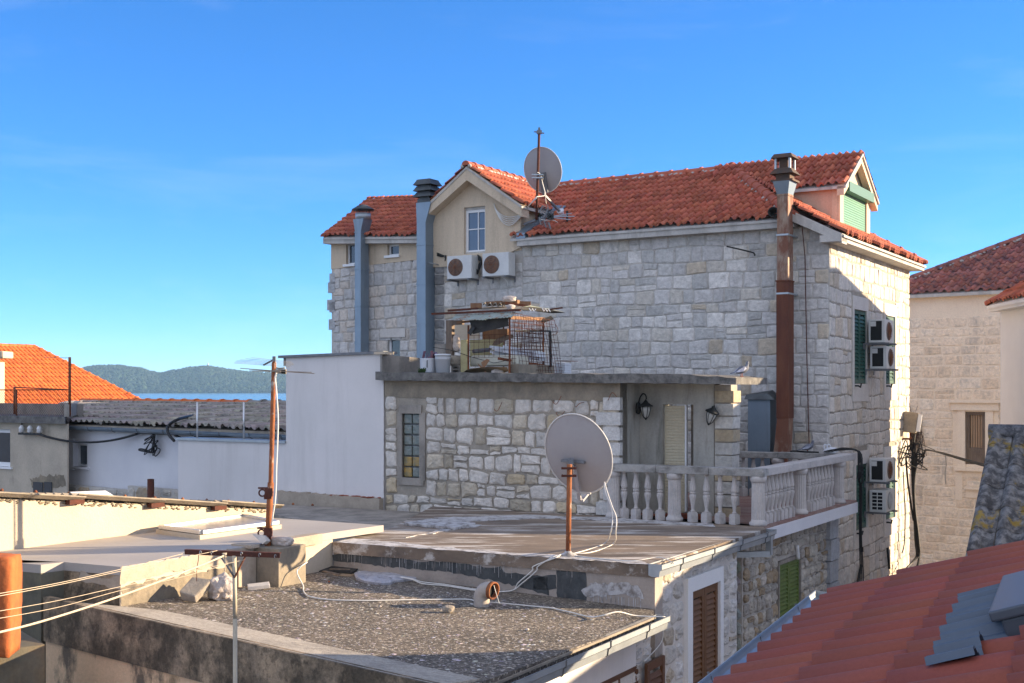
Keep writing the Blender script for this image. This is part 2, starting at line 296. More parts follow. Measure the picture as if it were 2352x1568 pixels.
# ------------------------------------------------------------------ generators
def wob(i,s,amp): return amp*(math.sin(s*1.7+i*2.3)+.6*math.sin(s*4.1+i*5.1))
def stones(mb, fr, s0, s1, zb, zt, hr, wr, gap, dep, pal, holes=(), amp=.015, d0=0.0, jit=.012, rnd=.16, seed=1, split=.08, rockface=.018):
    R=random.Random(seed)
    fb = zb if callable(zb) else (lambda s: zb); ft = zt if callable(zt) else (lambda s: zt)
    sm=(s0+s1)/2; Hh=ft(sm)-fb(sm); hs=[]
    while sum(hs)<Hh: hs.append(R.uniform(*hr))
    k=Hh/sum(hs); vb=[0]
    for h in hs: vb.append(vb[-1]+h*k/Hh)
    n=len(hs)
    for i in range(n):
        def zz(j,s): return fb(s)+(ft(s)-fb(s))*vb[j]+(wob(j,s,amp) if 0<j<n else 0)
        zc=(zz(i,sm)+zz(i+1,sm))/2
        iv=[(s0,s1)]
        for (a,b,c,d) in holes:
            if c-.02<zc<d+.02:
                nv=[]
                for x,y in iv:
                    if b<=x or a>=y: nv.append((x,y)); continue
                    if a-x>.05: nv.append((x,a))
                    if y-b>.05: nv.append((b,y))
                iv=nv
        for x,y in iv:
            m=max(1,round((y-x)/((wr[0]+wr[1])/2))); w=[R.uniform(*wr) for _ in range(m)]; t=sum(w); c=x
            for q in w:
                c1=c+q*(y-x)/t
                cells=[(c,c1,0,1)]
                if R.random()<split: 
                    f=R.uniform(.35,.65); cells=[(c,c1,0,f),(c,c1,f,1)]
                for (a,b,lo,hi) in cells:
                    def zq(s,f): return zz(i,s)*(1-f)+zz(i+1,s)*f
                    g=gap*.5*R.uniform(.6,1.5); A=a+g; B=b-g
                    if B-A<.03: continue
                    zl=[zq(A,lo)+g,zq(B,lo)+g]; zh=[zq(A,hi)-g,zq(B,hi)-g]
                    if min(zh[0]-zl[0],zh[1]-zl[1])<.03: continue
                    hh=zh[0]-zl[0]; r=min(B-A,hh)*rnd*R.uniform(.6,1.5)
                    def J(): return R.uniform(-jit,jit)
                    o=[(A+r,zl[0]),((A+B)/2,(zl[0]+zl[1])/2),(B-r,zl[1]),(B,zl[1]+r),(B,(zl[1]+zh[1])/2),(B,zh[1]-r),(B-r,zh[1]),((A+B)/2,(zh[0]+zh[1])/2),(A+r,zh[0]),(A,zh[0]-r),(A,(zl[0]+zh[0])/2),(A,zl[0]+r)]
                    o=[(p+J(),z+J()) for p,z in o]
                    D=d0+dep*R.uniform(.6,1.25); cx=(A+B)/2; cz=sum(p[1] for p in o)/12
                    bev=min(.03,min(B-A,hh)*.14)
                    vs=[fr.pt(p,z,d0-.01) for p,z in o]+[fr.pt(p,z,D-bev*.4) for p,z in o]
                    tl=R.uniform(-1,1)*.012; tm=R.uniform(-1,1)*.012
                    for p,z in o:
                        f=bev/max(.05,math.hypot(p-cx,z-cz)); p2=p+(cx-p)*f; z2=z+(cz-z)*f
                        vs.append(fr.pt(p2,z2,D+bev*.35+tl*(p-cx)/(B-A)+tm*(z-cz)/hh))
                    for p,z in o:
                        p2=p+(cx-p)*.5; z2=z+(cz-z)*.5
                        vs.append(fr.pt(p2+J(),z2+J(),D+bev*.35+R.uniform(-.2,1)*rockface))
                    vs.append(fr.pt(cx,cz,D+bev*.35+R.uniform(0,1.2)*rockface))
                    fs=[]
                    for L_ in range(3): fs+=[(L_*12+j,L_*12+(j+1)%12,(L_+1)*12+(j+1)%12,(L_+1)*12+j) for j in range(12)]
                    fs+=[(36+j,36+(j+1)%12,48) for j in range(12)]
                    mb.add(vs,fs,tint=pal(R,cx,cz))
                c=c1
def backing(mb, fr, s0, s1, zb, zt, holes=(), d=0.0, th=.22):
    """mortar / core with real openings"""
    fb = zb if callable(zb) else (lambda s: zb); ft = zt if callable(zt) else (lambda s: zt)
    cuts=sorted({s0,s1,*[max(s0,min(s1,x)) for h in holes for x in h[:2]]})
    for a,b in zip(cuts,cuts[1:]):
        if b-a<1e-4: continue
        m=(a+b)/2; hz=sorted([(h[2],h[3]) for h in holes if h[0]<=m<=h[1]])
        lo=None
        segs=[]; cur=('b',)
        za=[fb(a),fb(b)]
        for c,e in hz:
            segs.append((za[0],za[1],c,c)); za=[e,e]
        segs.append((za[0],za[1],ft(a),ft(b)))
        for z0a,z0b,z1a,z1b in segs:
            if z1a-z0a<1e-3 and z1b-z0b<1e-3: continue
            P=fr.pt
            mb.hexa([P(a,z0a,d-th),P(b,z0b,d-th),P(b,z0b,d),P(a,z0a,d),P(a,z1a,d-th),P(b,z1b,d-th),P(b,z1b,d),P(a,z1a,d)])
def tiles(mb, A, B, up, clip, pitch, row, amp=.035, thick=.025, seg=6, barrel=.6, var=.26, seed=3, lap=.02, base=(1,1,1), rows=None, stag=0.0, skip=None):
    """courses of rolled tiles on the plane through eave A-B rising along up; clip: convex polygon (world points)"""
    R=random.Random(seed); A=V(A); B=V(B); e=(B-A); Lx=e.length; e.normalize()
    up=V(up); up=(up-e*up.dot(e)).normalized(); n=e.cross(up)
    if n.z<0: n=-n
    loc=[((p-A).dot(e),(p-A).dot(up)) for p in [V(q) for q in clip]]
    x0=min(p[0] for p in loc); x1=max(p[0] for p in loc); y0=min(p[1] for p in loc); y1=max(p[1] for p in loc)
    nc=math.ceil((x1-x0)/pitch)+1; nr=rows or math.ceil((y1-y0)/row)
    def inside(x,y,m):
        k=len(loc); sg=0
        area=sum(loc[i][0]*loc[(i+1)%k][1]-loc[(i+1)%k][0]*loc[i][1] for i in range(k))
        for i in range(k):
            ax,ay=loc[i]; bx,by=loc[(i+1)%k]; l=math.hypot(bx-ax,by-ay)
            if l<1e-6: continue
            cr=((bx-ax)*(y-ay)-(by-ay)*(x-ax))/l*(1 if area>0 else -1)
            if cr<-m: return False
        return True
    def prof(t):
        if t<barrel: return amp*math.sin(math.pi*t/barrel)
        return -amp*.18*math.sin(math.pi*(t-barrel)/(1-barrel))
    ts=[i/seg*barrel for i in range(seg+1)]+[barrel+(1-barrel)*.5,1.0]
    for r in range(nr):
        for c in range(-1,nc):
            xa=x0+(c+(stag if r%2 else 0))*pitch; ya=y0+r*row; yb=ya+row+lap
            if not inside(xa+pitch/2,ya+row/2,pitch*.8+row*.55): continue
            if skip and skip(xa+pitch/2,ya+row/2): continue
            g=1+R.uniform(-var,var); tn=(base[0]*g,base[1]*g*R.uniform(.92,1.08),base[2]*g*R.uniform(.92,1.08))
            dx=R.uniform(-1,1)*.03*pitch; dz=R.uniform(0,1)*thick*.3; dy=R.uniform(-1,1)*.02*row
            lo=[];hi=[];fr_=[]
            for t in ts:
                p=A+e*(xa+dx+t*pitch)
                lo.append(p+up*(ya+dy)+n*(prof(t)+thick+dz)); hi.append(p+up*yb+n*(prof(t)+.002)); fr_.append(p+up*(ya+dy)+n*(prof(t)*.9-.004))
            k=len(ts); fs=[(i,i+1,k+i+1,k+i) for i in range(k-1)]+[(2*k+i,2*k+i+1,i+1,i) for i in range(k-1)]
            mb.add(lo+hi+fr_,fs,tint=tn,smooth=False)
            for q in range(len(mb.f)-2*(k-1),len(mb.f)-(k-1)): mb.sm[q]=True
    k=len(loc); area=sum(loc[i][0]*loc[(i+1)%k][1]-loc[(i+1)%k][0]*loc[i][1] for i in range(k)); cl=[]
    for i in range(k):
        a=V(clip[i]); b=V(clip[(i+1)%k])
        if (b-a).length<1e-6: continue
        no=(b-a).cross(n).normalized()*(1 if area>0 else -1)
        cen=sum([V(q) for q in clip],V())/k
        if (cen-a).dot(no)>0: no=-no
        cl.append((a,no))
    return cl
def deck(mb, poly, th=.06, drop=.01):
    p=[V(q)-V((0,0,drop)) for q in poly]; mb.prism(p,(0,0,-th))
def ridge(mb, a, b, r=.10, step=.38, seed=2, collar=True, mortar=None, var=.12, sink=.35):
    R=random.Random(seed); a=V(a); b=V(b); d=b-a; n=max(1,round(d.length/step)); d.normalize(); st=(b-a).length/n
    x=d.cross(V((0,0,1))).normalized(); y=x.cross(d)
    for i in range(n):
        p=a+d*(st*i); g=1+R.uniform(-var,var); vs=[]
        stages=[(0,r*1.02),(st*.84,r*.95),(st*.86,r*1.18),(st*1.02,r*1.2)] if collar else [(0,r),(st*1.04,r*.9)]
        for h,q in stages:
            for j in range(9):
                an=math.pi*j/8; vs.append(p+d*h+x*(q*math.cos(an))+y*(q*math.sin(an)-r*sink))
        fs=[(k*9+j,k*9+j+1,(k+1)*9+j+1,(k+1)*9+j) for k in range(len(stages)-1) for j in range(8)]
        fs+=[list(range(9)), [(len(stages)-1)*9+j for j in range(9)][::-1]]
        mb.add(vs,fs,tint=(g,g,g),smooth=False)
    if mortar is not None:
        m=int(d.dot(b-a)/(.12))
        for i in range(m):
            for sgn in (-1,1):
                if R.random()<.72:
                    p=a+d*((i+R.random())*.12)+x*(sgn*r*.95)+y*(-r*.55)
                    mortar.rock(p,(R.uniform(.09,.2),R.uniform(.08,.12),R.uniform(.07,.12)),sub=1,seed=i+R.random()*9,rz=math.atan2(d.y,d.x))
def cheek(mb, pts, th, n):
    mb.prism(pts, V(n)*(-th))
def ragged(mb, fr, pts, d, jag=.02, step=.06, seed=5, th=.003):
    """a thin coat with an uneven outline on a wall; pts are (s,z)"""
    R=random.Random(seed); out=[]
    for (a,b),(c,e) in zip(pts,pts[1:]+pts[:1]):
        m=max(1,int(math.hypot(c-a,e-b)/step))
        for i in range(m):
            f=i/m; out.append((a+(c-a)*f+R.uniform(-jag,jag),b+(e-b)*f+R.uniform(-jag,jag)))
    mb.prism([fr.pt(a,b,d) for a,b in out], fr.n*th)
def ragged_h(mb, pts, jag=.05, step=.12, seed=5, th=.004):
    """same on a roof: pts are world points"""
    R=random.Random(seed); out=[]
    for a,c in zip(pts,pts[1:]+pts[:1]):
        a=V(a); c=V(c); m=max(1,int((c-a).length/step))
        for i in range(m): out.append(a.lerp(c,i/m)+V((R.uniform(-jag,jag),R.uniform(-jag,jag),0)))
    mb.prism(out,(0,0,th))
def drips(mb, fr, s0,s1,z,n,ln,d,seed=1,w=.008):
    R=random.Random(seed)
    for i in range(n):
        a=R.uniform(s0,s1); l=R.uniform(*ln); ww=w*R.uniform(.6,1.4)
        mb.prism([fr.pt(a-ww/2,z,d),fr.pt(a+ww/2,z,d),fr.pt(a+ww/2*.7,z-l,d),fr.pt(a-ww/2*.7,z-l,d)],fr.n*.002)
def sag(a,b,drop,n=14):
    a=V(a);b=V(b); return [a.lerp(b,i/n)-V((0,0,drop*4*(i/n)*(1-i/n))) for i in range(n+1)]
def smoothpath(pts,n=6):
    p=[V(q) for q in pts]; out=[]
    for i in range(len(p)-1):
        p0=p[max(i-1,0)];p1=p[i];p2=p[i+1];p3=p[min(i+2,len(p)-1)]
        for k in range(n):
            t=k/n; out.append(.5*((2*p1)+(p2-p0)*t+(2*p0-5*p1+4*p2-p3)*t*t+(3*p1-p0-3*p2+p3)*t**3))
    out.append(p[-1]); return out
def window(parent, fr, s0,s1,z0,z1, d=-.1, fw=.05, mun=(), frame=None, pane=None, name='window', tilt=0):
    mb=MB(); a,b=min(s0,s1),max(s0,s1)
    mb.fbox(fr,a,a+fw,z0,z1,d-.05,d); mb.fbox(fr,b-fw,b,z0,z1,d-.05,d)
    mb.fbox(fr,a+fw,b-fw,z0,z0+fw,d-.05,d); mb.fbox(fr,a+fw,b-fw,z1-fw,z1,d-.05,d)
    for kind,f in mun:
        if kind=='v': c=a+(b-a)*f; mb.fbox(fr,c-.012,c+.012,z0+fw,z1-fw,d-.04,d-.004)
        else: c=z0+(z1-z0)*f; mb.fbox(fr,a+fw,b-fw,c-.012,c+.012,d-.038,d-.006)
    w=mb.build(name, frame or mt['whitepaint'], parent)
    g=MB(); g.fbox(fr,a+fw*.8,b-fw*.8,z0+fw*.8,z1-fw*.8,d-.035,d-.028); g.build('pane', pane or mt['glassd'], w)
    return w
def louvre(parent, fr, s0,s1,z0,z1, d, mat, fw=.06, slat=.055, name='shutter', mid=False, split=None):
    a,b=min(s0,s1),max(s0,s1); mb=MB()
    mb.fbox(fr,a,a+fw,z0,z1,d,d+.04); mb.fbox(fr,b-fw,b,z0,z1,d,d+.04)
    rails=[(z0,z0+fw*1.3),(z1-fw*1.3,z1)]
    if split: c=z0+(z1-z0)*split; rails.append((c-fw*.5,c+fw*.5))
    for c,e in rails: mb.fbox(fr,a+fw,b-fw,c,e,d,d+.038)
    z=z0+fw*1.4
    while z<z1-fw*1.4-slat*.5:
        P=fr.pt; t=.012
        mb.hexa([P(a+fw,z,d+.034),P(b-fw,z,d+.034),P(b-fw,z+slat*.72,d+.004),P(a+fw,z+slat*.72,d+.004),
                 P(a+fw,z+t,d+.036),P(b-fw,z+t,d+.036),P(b-fw,z+slat*.72+t,d+.006),P(a+fw,z+slat*.72+t,d+.006)])
        z+=slat
    o=mb.build(name,mat,parent)
    return o
def roller(mb, fr, s0,s1,z0,z1,d,pitch=.045,bul=.008):
    z=z0; a,b=min(s0,s1),max(s0,s1)
    while z<z1-1e-3:
        e=min(z+pitch,z1); ks=[(z,d),(z+(e-z)*.12,d+bul*.6),(z+(e-z)*.5,d+bul),(z+(e-z)*.88,d+bul*.6),(e,d)]
        vs=[fr.pt(a,q,w) for q,w in ks]+[fr.pt(b,q,w) for q,w in ks]
        mb.add(vs,[(i,5+i,6+i,i+1) for i in range(4)],smooth=True); z=e
    mb.fbox(fr,a,b,z0,z1,d-.02,d-.001)
def gutter(parent, a, b, r=.075, brackets=.7, name='gutter', out=None, mat=None, square=False):
    """half-round or box gutter from a to b; out points away from the roof"""
    a=V(a);b=V(b); d=(b-a).normalized(); o=V(out).normalized(); mb=MB()
    if square: pr=[(-r,r*.9),(-r,-r*.8),(-r*.5,-r),(r*.65,-r),(r*.8,-r*.1),(r*1.15,r*.15),(r*1.15,r*.85),(r*1.28,r*.95)]
    else: pr=[(-r*math.cos(math.pi*i/10),-r*math.sin(math.pi*i/10)) for i in range(11)]+[(r*1.12,r*.1),(r*.95,r*.16)]
    pr2=[(x*.93,y*.93+.006) for x,y in pr][::-1]; pp=pr+pr2; n=len(pp)
    vs=[p+o*x+V((0,0,y)) for p in (a,b) for x,y in pp]
    mb.add(vs,[(i,(i+1)%n,n+(i+1)%n,n+i) for i in range(n)],smooth=False)
    for p in (a,b): mb.prism([p+o*x+V((0,0,y)) for x,y in pr],d*.004*(1 if p is a else -1))
    g=mb.build(name,mat or mt['galv'],parent)
    L=(b-a).length; k=int(L/brackets)
    for i in range(k):
        p=a+d*((i+.6)*L/k); q=MB(); pts=[p+o*x*1.04+V((0,0,y*1.04)) for x,y in pr]
        for u,w in zip(pts,pts[1:]): q.bar(u,w,.022,.004,up=d)
        q.build('bracket',mt['greymetal'],g)
    return g
# ------------------------------------------------------------------ camera, sun, sky
cam=bpy.data.cameras.new('camera'); co=bpy.data.objects.new('camera',cam); COL.objects.link(co)
co.location=(0,0,0); co.rotation_euler=(rad(90),0,0); cam.sensor_width=36; cam.lens=FPX/2352*36
cam.shift_y=(HY-784)/2352.0; cam.clip_start=.1; cam.clip_end=20000; scn.camera=co
HAZE=.00011; FILL_VEIL=.6
SAZ,SEL=82.0,12.5
sd=V((math.sin(rad(SAZ))*math.cos(rad(SEL)),math.cos(rad(SAZ))*math.cos(rad(SEL)),math.sin(rad(SEL))))
sun=bpy.data.lights.new('sun','SUN'); sun.energy=2.7; sun.angle=rad(.5); sun.color=(1.0,.78,.52)
so=bpy.data.objects.new('sun',sun); COL.objects.link(so); so.rotation_euler=sd.to_track_quat('Z','Y').to_euler(); so.location=sd*60
w=bpy.data.worlds.new('World'); scn.world=w; w.use_nodes=True; nt=w.node_tree; N=nt.nodes; L=nt.links
bg=N['Background']; sky=N.new('ShaderNodeTexSky'); sky.sky_type='NISHITA'; sky.sun_disc=False
sky.sun_elevation=rad(SEL); sky.sun_rotation=rad(SAZ); sky.altitude=0; sky.air_density=.6; sky.dust_density=0.0; sky.ozone_density=6.0
gm=N.new('ShaderNodeGamma'); gm.inputs[1].default_value=.86; L.new(sky.outputs[0],gm.inputs[0])
hs=N.new('ShaderNodeHueSaturation'); hs.inputs['Saturation'].default_value=1.10; hs.inputs['Hue'].default_value=.503; L.new(gm.outputs[0],hs.inputs['Color'])
# thin high cirrus
tc=N.new('ShaderNodeTexCoord'); mp=N.new('ShaderNodeMapping'); mp.inputs['Scale'].default_value=(1.4,1.0,7.0); mp.inputs['Rotation'].default_value=(0,rad(-14),0)
L.new(tc.outputs['Generated'],mp.inputs[0]); cn=N.new('ShaderNodeTexNoise'); cn.inputs['Scale'].default_value=2.3; cn.inputs['Detail'].default_value=9; cn.inputs['Roughness'].default_value=.62; cn.inputs['Distortion'].default_value=.5
L.new(mp.outputs[0],cn.inputs['Vector']); cr=N.new('ShaderNodeMapRange'); cr.inputs[1].default_value=.50; cr.inputs[2].default_value=.80; cr.inputs[3].default_value=0; cr.inputs[4].default_value=.085
# unseen white sky veil added overhead and behind the viewer to fill the shade
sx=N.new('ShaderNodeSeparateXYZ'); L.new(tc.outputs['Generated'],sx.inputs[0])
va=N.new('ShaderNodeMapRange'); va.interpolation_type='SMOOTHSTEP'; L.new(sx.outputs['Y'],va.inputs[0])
for i_,v_ in ((1,.62),(2,-.05),(3,0.0),(4,FILL_VEIL)): va.inputs[i_].default_value=v_
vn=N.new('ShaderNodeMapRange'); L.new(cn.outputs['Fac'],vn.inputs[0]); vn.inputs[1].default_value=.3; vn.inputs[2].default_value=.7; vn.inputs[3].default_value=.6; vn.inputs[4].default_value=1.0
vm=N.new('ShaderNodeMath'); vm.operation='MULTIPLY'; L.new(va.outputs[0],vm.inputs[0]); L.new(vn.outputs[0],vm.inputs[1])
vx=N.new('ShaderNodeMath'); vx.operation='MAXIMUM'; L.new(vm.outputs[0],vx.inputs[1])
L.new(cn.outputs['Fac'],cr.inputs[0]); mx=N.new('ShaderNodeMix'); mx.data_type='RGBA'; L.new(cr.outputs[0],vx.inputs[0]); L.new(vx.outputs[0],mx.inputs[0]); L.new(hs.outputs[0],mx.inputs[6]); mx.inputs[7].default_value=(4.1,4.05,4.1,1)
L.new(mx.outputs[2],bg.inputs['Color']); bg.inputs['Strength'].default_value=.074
scn.view_settings.view_transform='Standard'; scn.view_settings.look='None'; scn.view_settings.exposure=2.4; scn.view_settings.gamma=1
scn.render.engine='CYCLES'; scn.cycles.max_bounces=6; scn.cycles.diffuse_bounces=4; scn.cycles.use_denoising=True; scn.cycles.volume_bounces=1
scn.cycles.caustics_reflective=False; scn.cycles.caustics_refractive=False
try: scn.cycles.denoiser='OPENIMAGEDENOISE'
except Exception: pass

# ------------------------------------------------------------------ the big stone house
GZ=-8.0
H=Fr((6.64,25.5),301,flip=True); H.n=-H.n if H.n.dot(V((0,-1,0)))<0 else H.n
Sd=Fr((6.64,25.5),31); Sd.n=-Sd.n if Sd.n.x<0 else Sd.n
house=thing('stone_house','tall pale stone house with red tiled roof and two dormers','house',H.pt(6,GZ,-3.5))
def pal_h(R,s,z):
    k=R.random()
    if k<.18: c=(.68,.64,.59)
    elif k<.62: c=(.56,.53,.50)
    elif k<.84: c=(.51,.49,.46)
    elif k<.95: c=(.60,.55,.48)
    else: c=(.52,.44,.34)
    g=R.uniform(.88,1.1); return tuple(x*g for x in c)
def pal_hl(R,s,z):
    k=R.random(); c=(.57,.54,.51) if k<.5 else (.50,.485,.47) if k<.75 else (.60,.53,.46)
    g=R.uniform(.9,1.1); return tuple(x*g for x in c)
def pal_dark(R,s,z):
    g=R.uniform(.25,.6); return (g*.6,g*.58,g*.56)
def pal_side(R,s,z):
    k=R.random(); c=(.62,.565,.50) if k<.6 else (.55,.51,.465) if k<.85 else (.55,.46,.36)
    g=R.uniform(.9,1.1); return tuple(x*g for x in c)
zE=3.52                                               # eave of the long front slope
lw=[H.hit(Zg(118,625)),H.hit(Zg(222,478))]            # little window low in the left bay
hol_l=[(lw[1][0],lw[0][0],lw[0][1]-.5,lw[1][1])]
mb=MB(); mb.mi=1
backing(mb,H,0,7.5,-3.2,zE-.12); backing(mb,H,7.5,10.15,-3.2,3.35); backing(mb,H,10.15,13.33,-3.2,3.2,hol_l)
mb.mi=0
stones(mb,H,.01,7.45,-2.6,lambda s:zE-.1,(.23,.37),(.22,.52),.014,.014,pal_h,seed=3,amp=.02,split=.12,rnd=.09,jit=.010,rockface=.007)
stones(mb,H,7.45,9.72,-2.6,lambda s:3.02-.06*(s-7.45),(.23,.36),(.22,.46),.014,.014,pal_h,seed=4,rnd=.09,jit=.010,rockface=.007)
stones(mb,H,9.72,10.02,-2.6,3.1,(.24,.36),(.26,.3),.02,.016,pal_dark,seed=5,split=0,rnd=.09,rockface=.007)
stones(mb,H,10.02,13.28,-2.6,lambda s:3.28-.035*(s-10.0),(.24,.35),(.20,.38),.016,.016,pal_hl,seed=6,rnd=.10,rockface=.007,holes=hol_l)
for i,(py,l) in enumerate(((660,.30),(700,.42),(705,.12),(640,.10),(745,.2))):
    z=H.Z((762,py)); mb.fbox(H,13.2,13.36+l*.25,z-.14,z+.14,-.3,.03,tint=(.42,.42,.42))
mb.build('facade_wall',[mt['stone'],mt['mortar']],house)
# right-hand wall
def shp(p,d=0): return Sd.hit(p,d)
a0=shp(Zk(450,165)); a1=shp(Zk(583,962)); b0=shp(Zk(786,232)); b1=shp(Zk(888,962))
c0=shp(Zl(468,410)); c1=shp(Zl(588,1080)); e0=shp(Zl(786,380)); e1=shp(Zl(888,985))
shut=[(a0[0],a1[0],a1[1],a0[1]),(b0[0],b1[0],a1[1],a0[1]),(c0[0],c1[0],(c1[1]+shp(Zl(468,1100))[1])/2,c0[1]),(b0[0],b1[0],(c1[1]+shp(Zl(468,1100))[1])/2,c0[1])]
sur=[(s0-.13,s1+.13,z0-.42,z1+.32) for s0,s1,z0,z1 in shut]
SL=Sd.S((2088,700))
mb=MB(); mb.mi=1; backing(mb,Sd,.02,SL,GZ,3.12,shut)
mb.mi=0; stones(mb,Sd,.0,SL,-6.2,3.1,(.25,.42),(.22,.52),.014,.009,pal_side,holes=sur,seed=8,amp=.02,rockface=.004,rnd=.09)
mb.mi=2
for s0,s1,z0,z1 in shut:
    mb.fbox(Sd,s0-.13,s0-.005,z0-.4,z1+.3,-.05,.045); mb.fbox(Sd,s1+.005,s1+.13,z0-.4,z1+.3,-.05,.045)
    mb.fbox(Sd,s0-.005,s1+.005,z0-.4,z0-.005,-.05,.048); mb.fbox(Sd,s0-.005,s1+.005,z1+.005,z1+.3,-.05,.043)
mb.build('side_wall',[mt['stone'],mt['mortar_warm'],mt['whitetrim']],house)
mb=MB(); mb.prism([H.pt(.3,GZ,-.25),H.pt(13.0,GZ,-.25),H.pt(14.6,GZ,-7),H.pt(.3,GZ,-7)],(0,0,3.05-GZ)); mb.build('rear_wall',mt['mortar'],house)
for i,(s0,s1,z0,z1) in enumerate(shut):
    m_=(s0+s1)/2; mb=MB(); mb.fbox(Sd,s0,s1,z0,z1,-.12,-.1); mb.build('window',mt['darkvoid'],house)
    for x,y in ((s0,m_-.004),(m_+.004,s1)): louvre(house,Sd,x,y,z0+.01,z1-.01,-.03,mt['greensh'],fw=.06,slat=.085)
    mb=MB(); z=z0-.05
    mb.tube([Sd.pt(s0+.02,z,.04),Sd.pt(s0+.02,z,.12),Sd.pt(s0+.12,z-.03,.14),Sd.pt(s0+.16,z+.05,.15)],.02,n=6); mb.build('shutter_catch',mt['iron'],house)
# left bay: cream band, gable dormer
def hp(p,d=0): return H.hit(p,d)
zlb=lambda s:3.26-.035*(s-10.0)
u0=hp(Zf(395,1075),-.02); u1=hp(Zf(455,900),-.02); v0=hp(Zf(695,1005)); v1=hp(Zf(780,905))
hol=[(u1[0]-.02,u0[0],zlb(12)+.02,u1[1]),(v1[0],v0[0],v0[1],v1[1])]
zlt=lambda s:3.74+.055*(s-10.1)
mb=MB(); backing(mb,H,10.14,13.33,zlb,zlt,hol,d=.03,th=.2); mb.build('upper_band',mt['cream'],house)
for h in hol:
    window(house,H,h[0],h[1],h[2]+.03,h[3]-.01,d=-.06,fw=.045)
    mb=MB(); mb.fbox(H,h[0]-.04,h[1]+.06,h[2]-.03,h[2]+.03,-.06,.10); mb.build('sill',mt['whitepaint'],house)
mb=MB(); h=hol_l[0]; mb.fbox(H,h[0]-.2,h[1]+.2,h[3],h[3]+.22,-.05,.06); mb.build('lintel',mt['whitetrim'],house)
window(house,H,h[0],h[1],h[2],h[3],d=-.08,fw=.06)
# ---- roof planes
dO=.30
J =H.pt(H.S((1681,385),-3.5),5.42,-3.5); RE=H.pt(.30,5.42,-3.5); RL=H.pt(14.75,5.42,-3.5)
sK=H.S((1822,496),dO); K=H.pt(sK,zE+.06,dO)
E1=H.pt(7.62,zE+.06,dO); RV=H.pt(8.85,5.42,-3.5)
mbT=MB(); up=(RV-E1)
upF=(H.pt(5,5.42,-3.5)-H.pt(5,zE+.06,dO))
cl=tiles(mbT,K,E1,upF,[K,E1,RV,J],.165,.385,amp=.056,thick=.04,barrel=.62,seed=5)
front=mbT.build('roof',mt['tile'],house,clips=cl)
mb=MB(); deck(mb,[K,E1,RV,J],th=.05,drop=.03); mb.build('roof_deck',mt['fascia'],front)
EL0=H.pt(10.18,3.80,dO); EL1=H.pt(13.36,3.98,dO)
mbT=MB(); upL=H.pt(11.5,5.42,-3.5)-H.pt(11.5,3.87,dO)
cl=tiles(mbT,EL0,EL1,upL,[EL0,EL1,RL,RV],.165,.385,amp=.056,thick=.04,barrel=.62,seed=6)
rl=mbT.build('roof',mt['tile'],house,clips=cl)
mb=MB(); deck(mb,[EL0,EL1,RL,RV],th=.05,drop=.03); mb.prism([EL1,RL,H.pt(14.9,3.6,-7)],(0,0,-.08)); mb.prism([RL,J,Sd.pt(7.5,3.17,.3),H.pt(14.9,3.2,-7.4)],(0,0,-.08)); mb.build('roof_deck',mt['fascia'],rl)
# right-hand slope with its own low eave
zS=3.17; Lc=Sd.pt(-.32,zS,.40); Mc=Sd.pt(7.2,zS,.40)
K2=Sd.pt(-.32,zE+.18,-.62); M2=J
upS=J-Sd.pt(3.5,zS,.40); upS=(Sd.pt(3.5,5.42,-3.3)-Sd.pt(3.5,zS,.40))
mbT=MB(); cl=tiles(mbT,Lc,Mc,upS,[Lc,Mc,J,K2],.165,.385,amp=.056,thick=.04,barrel=.62,seed=7)
rs=mbT.build('roof',mt['tile'],house,clips=cl)
mb=MB(); deck(mb,[Lc,Mc,J,K2],th=.05,drop=.03); mb.build('roof_deck',mt['fascia'],rs)
# eaves, fascias
mb=MB()
mb.fbox(H,sK+.0,7.45,zE-.14,zE+.03,-.1,dO-.03)
P=H.pt; mb.hexa([P(10.12,3.62,-.1),P(13.40,3.80,-.1),P(13.40,3.80,dO-.03),P(10.12,3.62,dO-.03),P(10.12,3.77,-.1),P(13.40,3.95,-.1),P(13.40,3.95,dO-.03),P(10.12,3.77,dO-.03)])
P=Sd.pt; mb.hexa([P(-.36,zS-.16,-.1),P(7.15,zS-.16,-.1),P(7.15,zS-.16,.36),P(-.36,zS-.16,.36),P(-.36,zS-.02,-.1),P(7.15,zS-.02,-.1),P(7.15,zS-.02,.36),P(-.36,zS-.02,.36)])
# sloping verge above the near corner
q=[P(-.34,zE-.02,-.72),P(-.34,zE+.14,-.72),P(-.34,zS-.0,.36),P(-.34,zS-.2,.36)]
mb.prism(q,Sd.u*.36)
mb.build('eaves',mt['fascia'],house)
# ridges
mo=MB(); mr=MB()
ridge(mr,H.pt(.22,5.47,-3.5),J+V((0,0,.05)),r=.11,step=.40,mortar=mo,seed=4); ridge(mr,J+V((0,0,.05)),RV+V((0,0,.05)),r=.11,step=.40,mortar=mo,seed=5); ridge(mr,RV+V((0,0,.05)),RL+V((0,0,.05)),r=.11,step=.40,mortar=mo,seed=6)
ridge(mr,K+V((0,0,.03))+Sd.n*.02,J+V((0,0,.07)),r=.12,step=.42,mortar=mo,seed=7,sink=.2)
ridge(mr,Sd.pt(7.18,zS+.05,.40),M2+V((0,0,.05)),r=.11,step=.40,seed=8)
for (a,b,c) in ((EL1,RL,9),): ridge(mr,a+V((0,0,.03)),b+V((0,0,.04)),r=.09,step=.4,seed=c,collar=True)
rc=mr.build('ridge_cap',mt['tile'],house); mo.build('ridge_mortar',mt['ridgemortar'],rc)
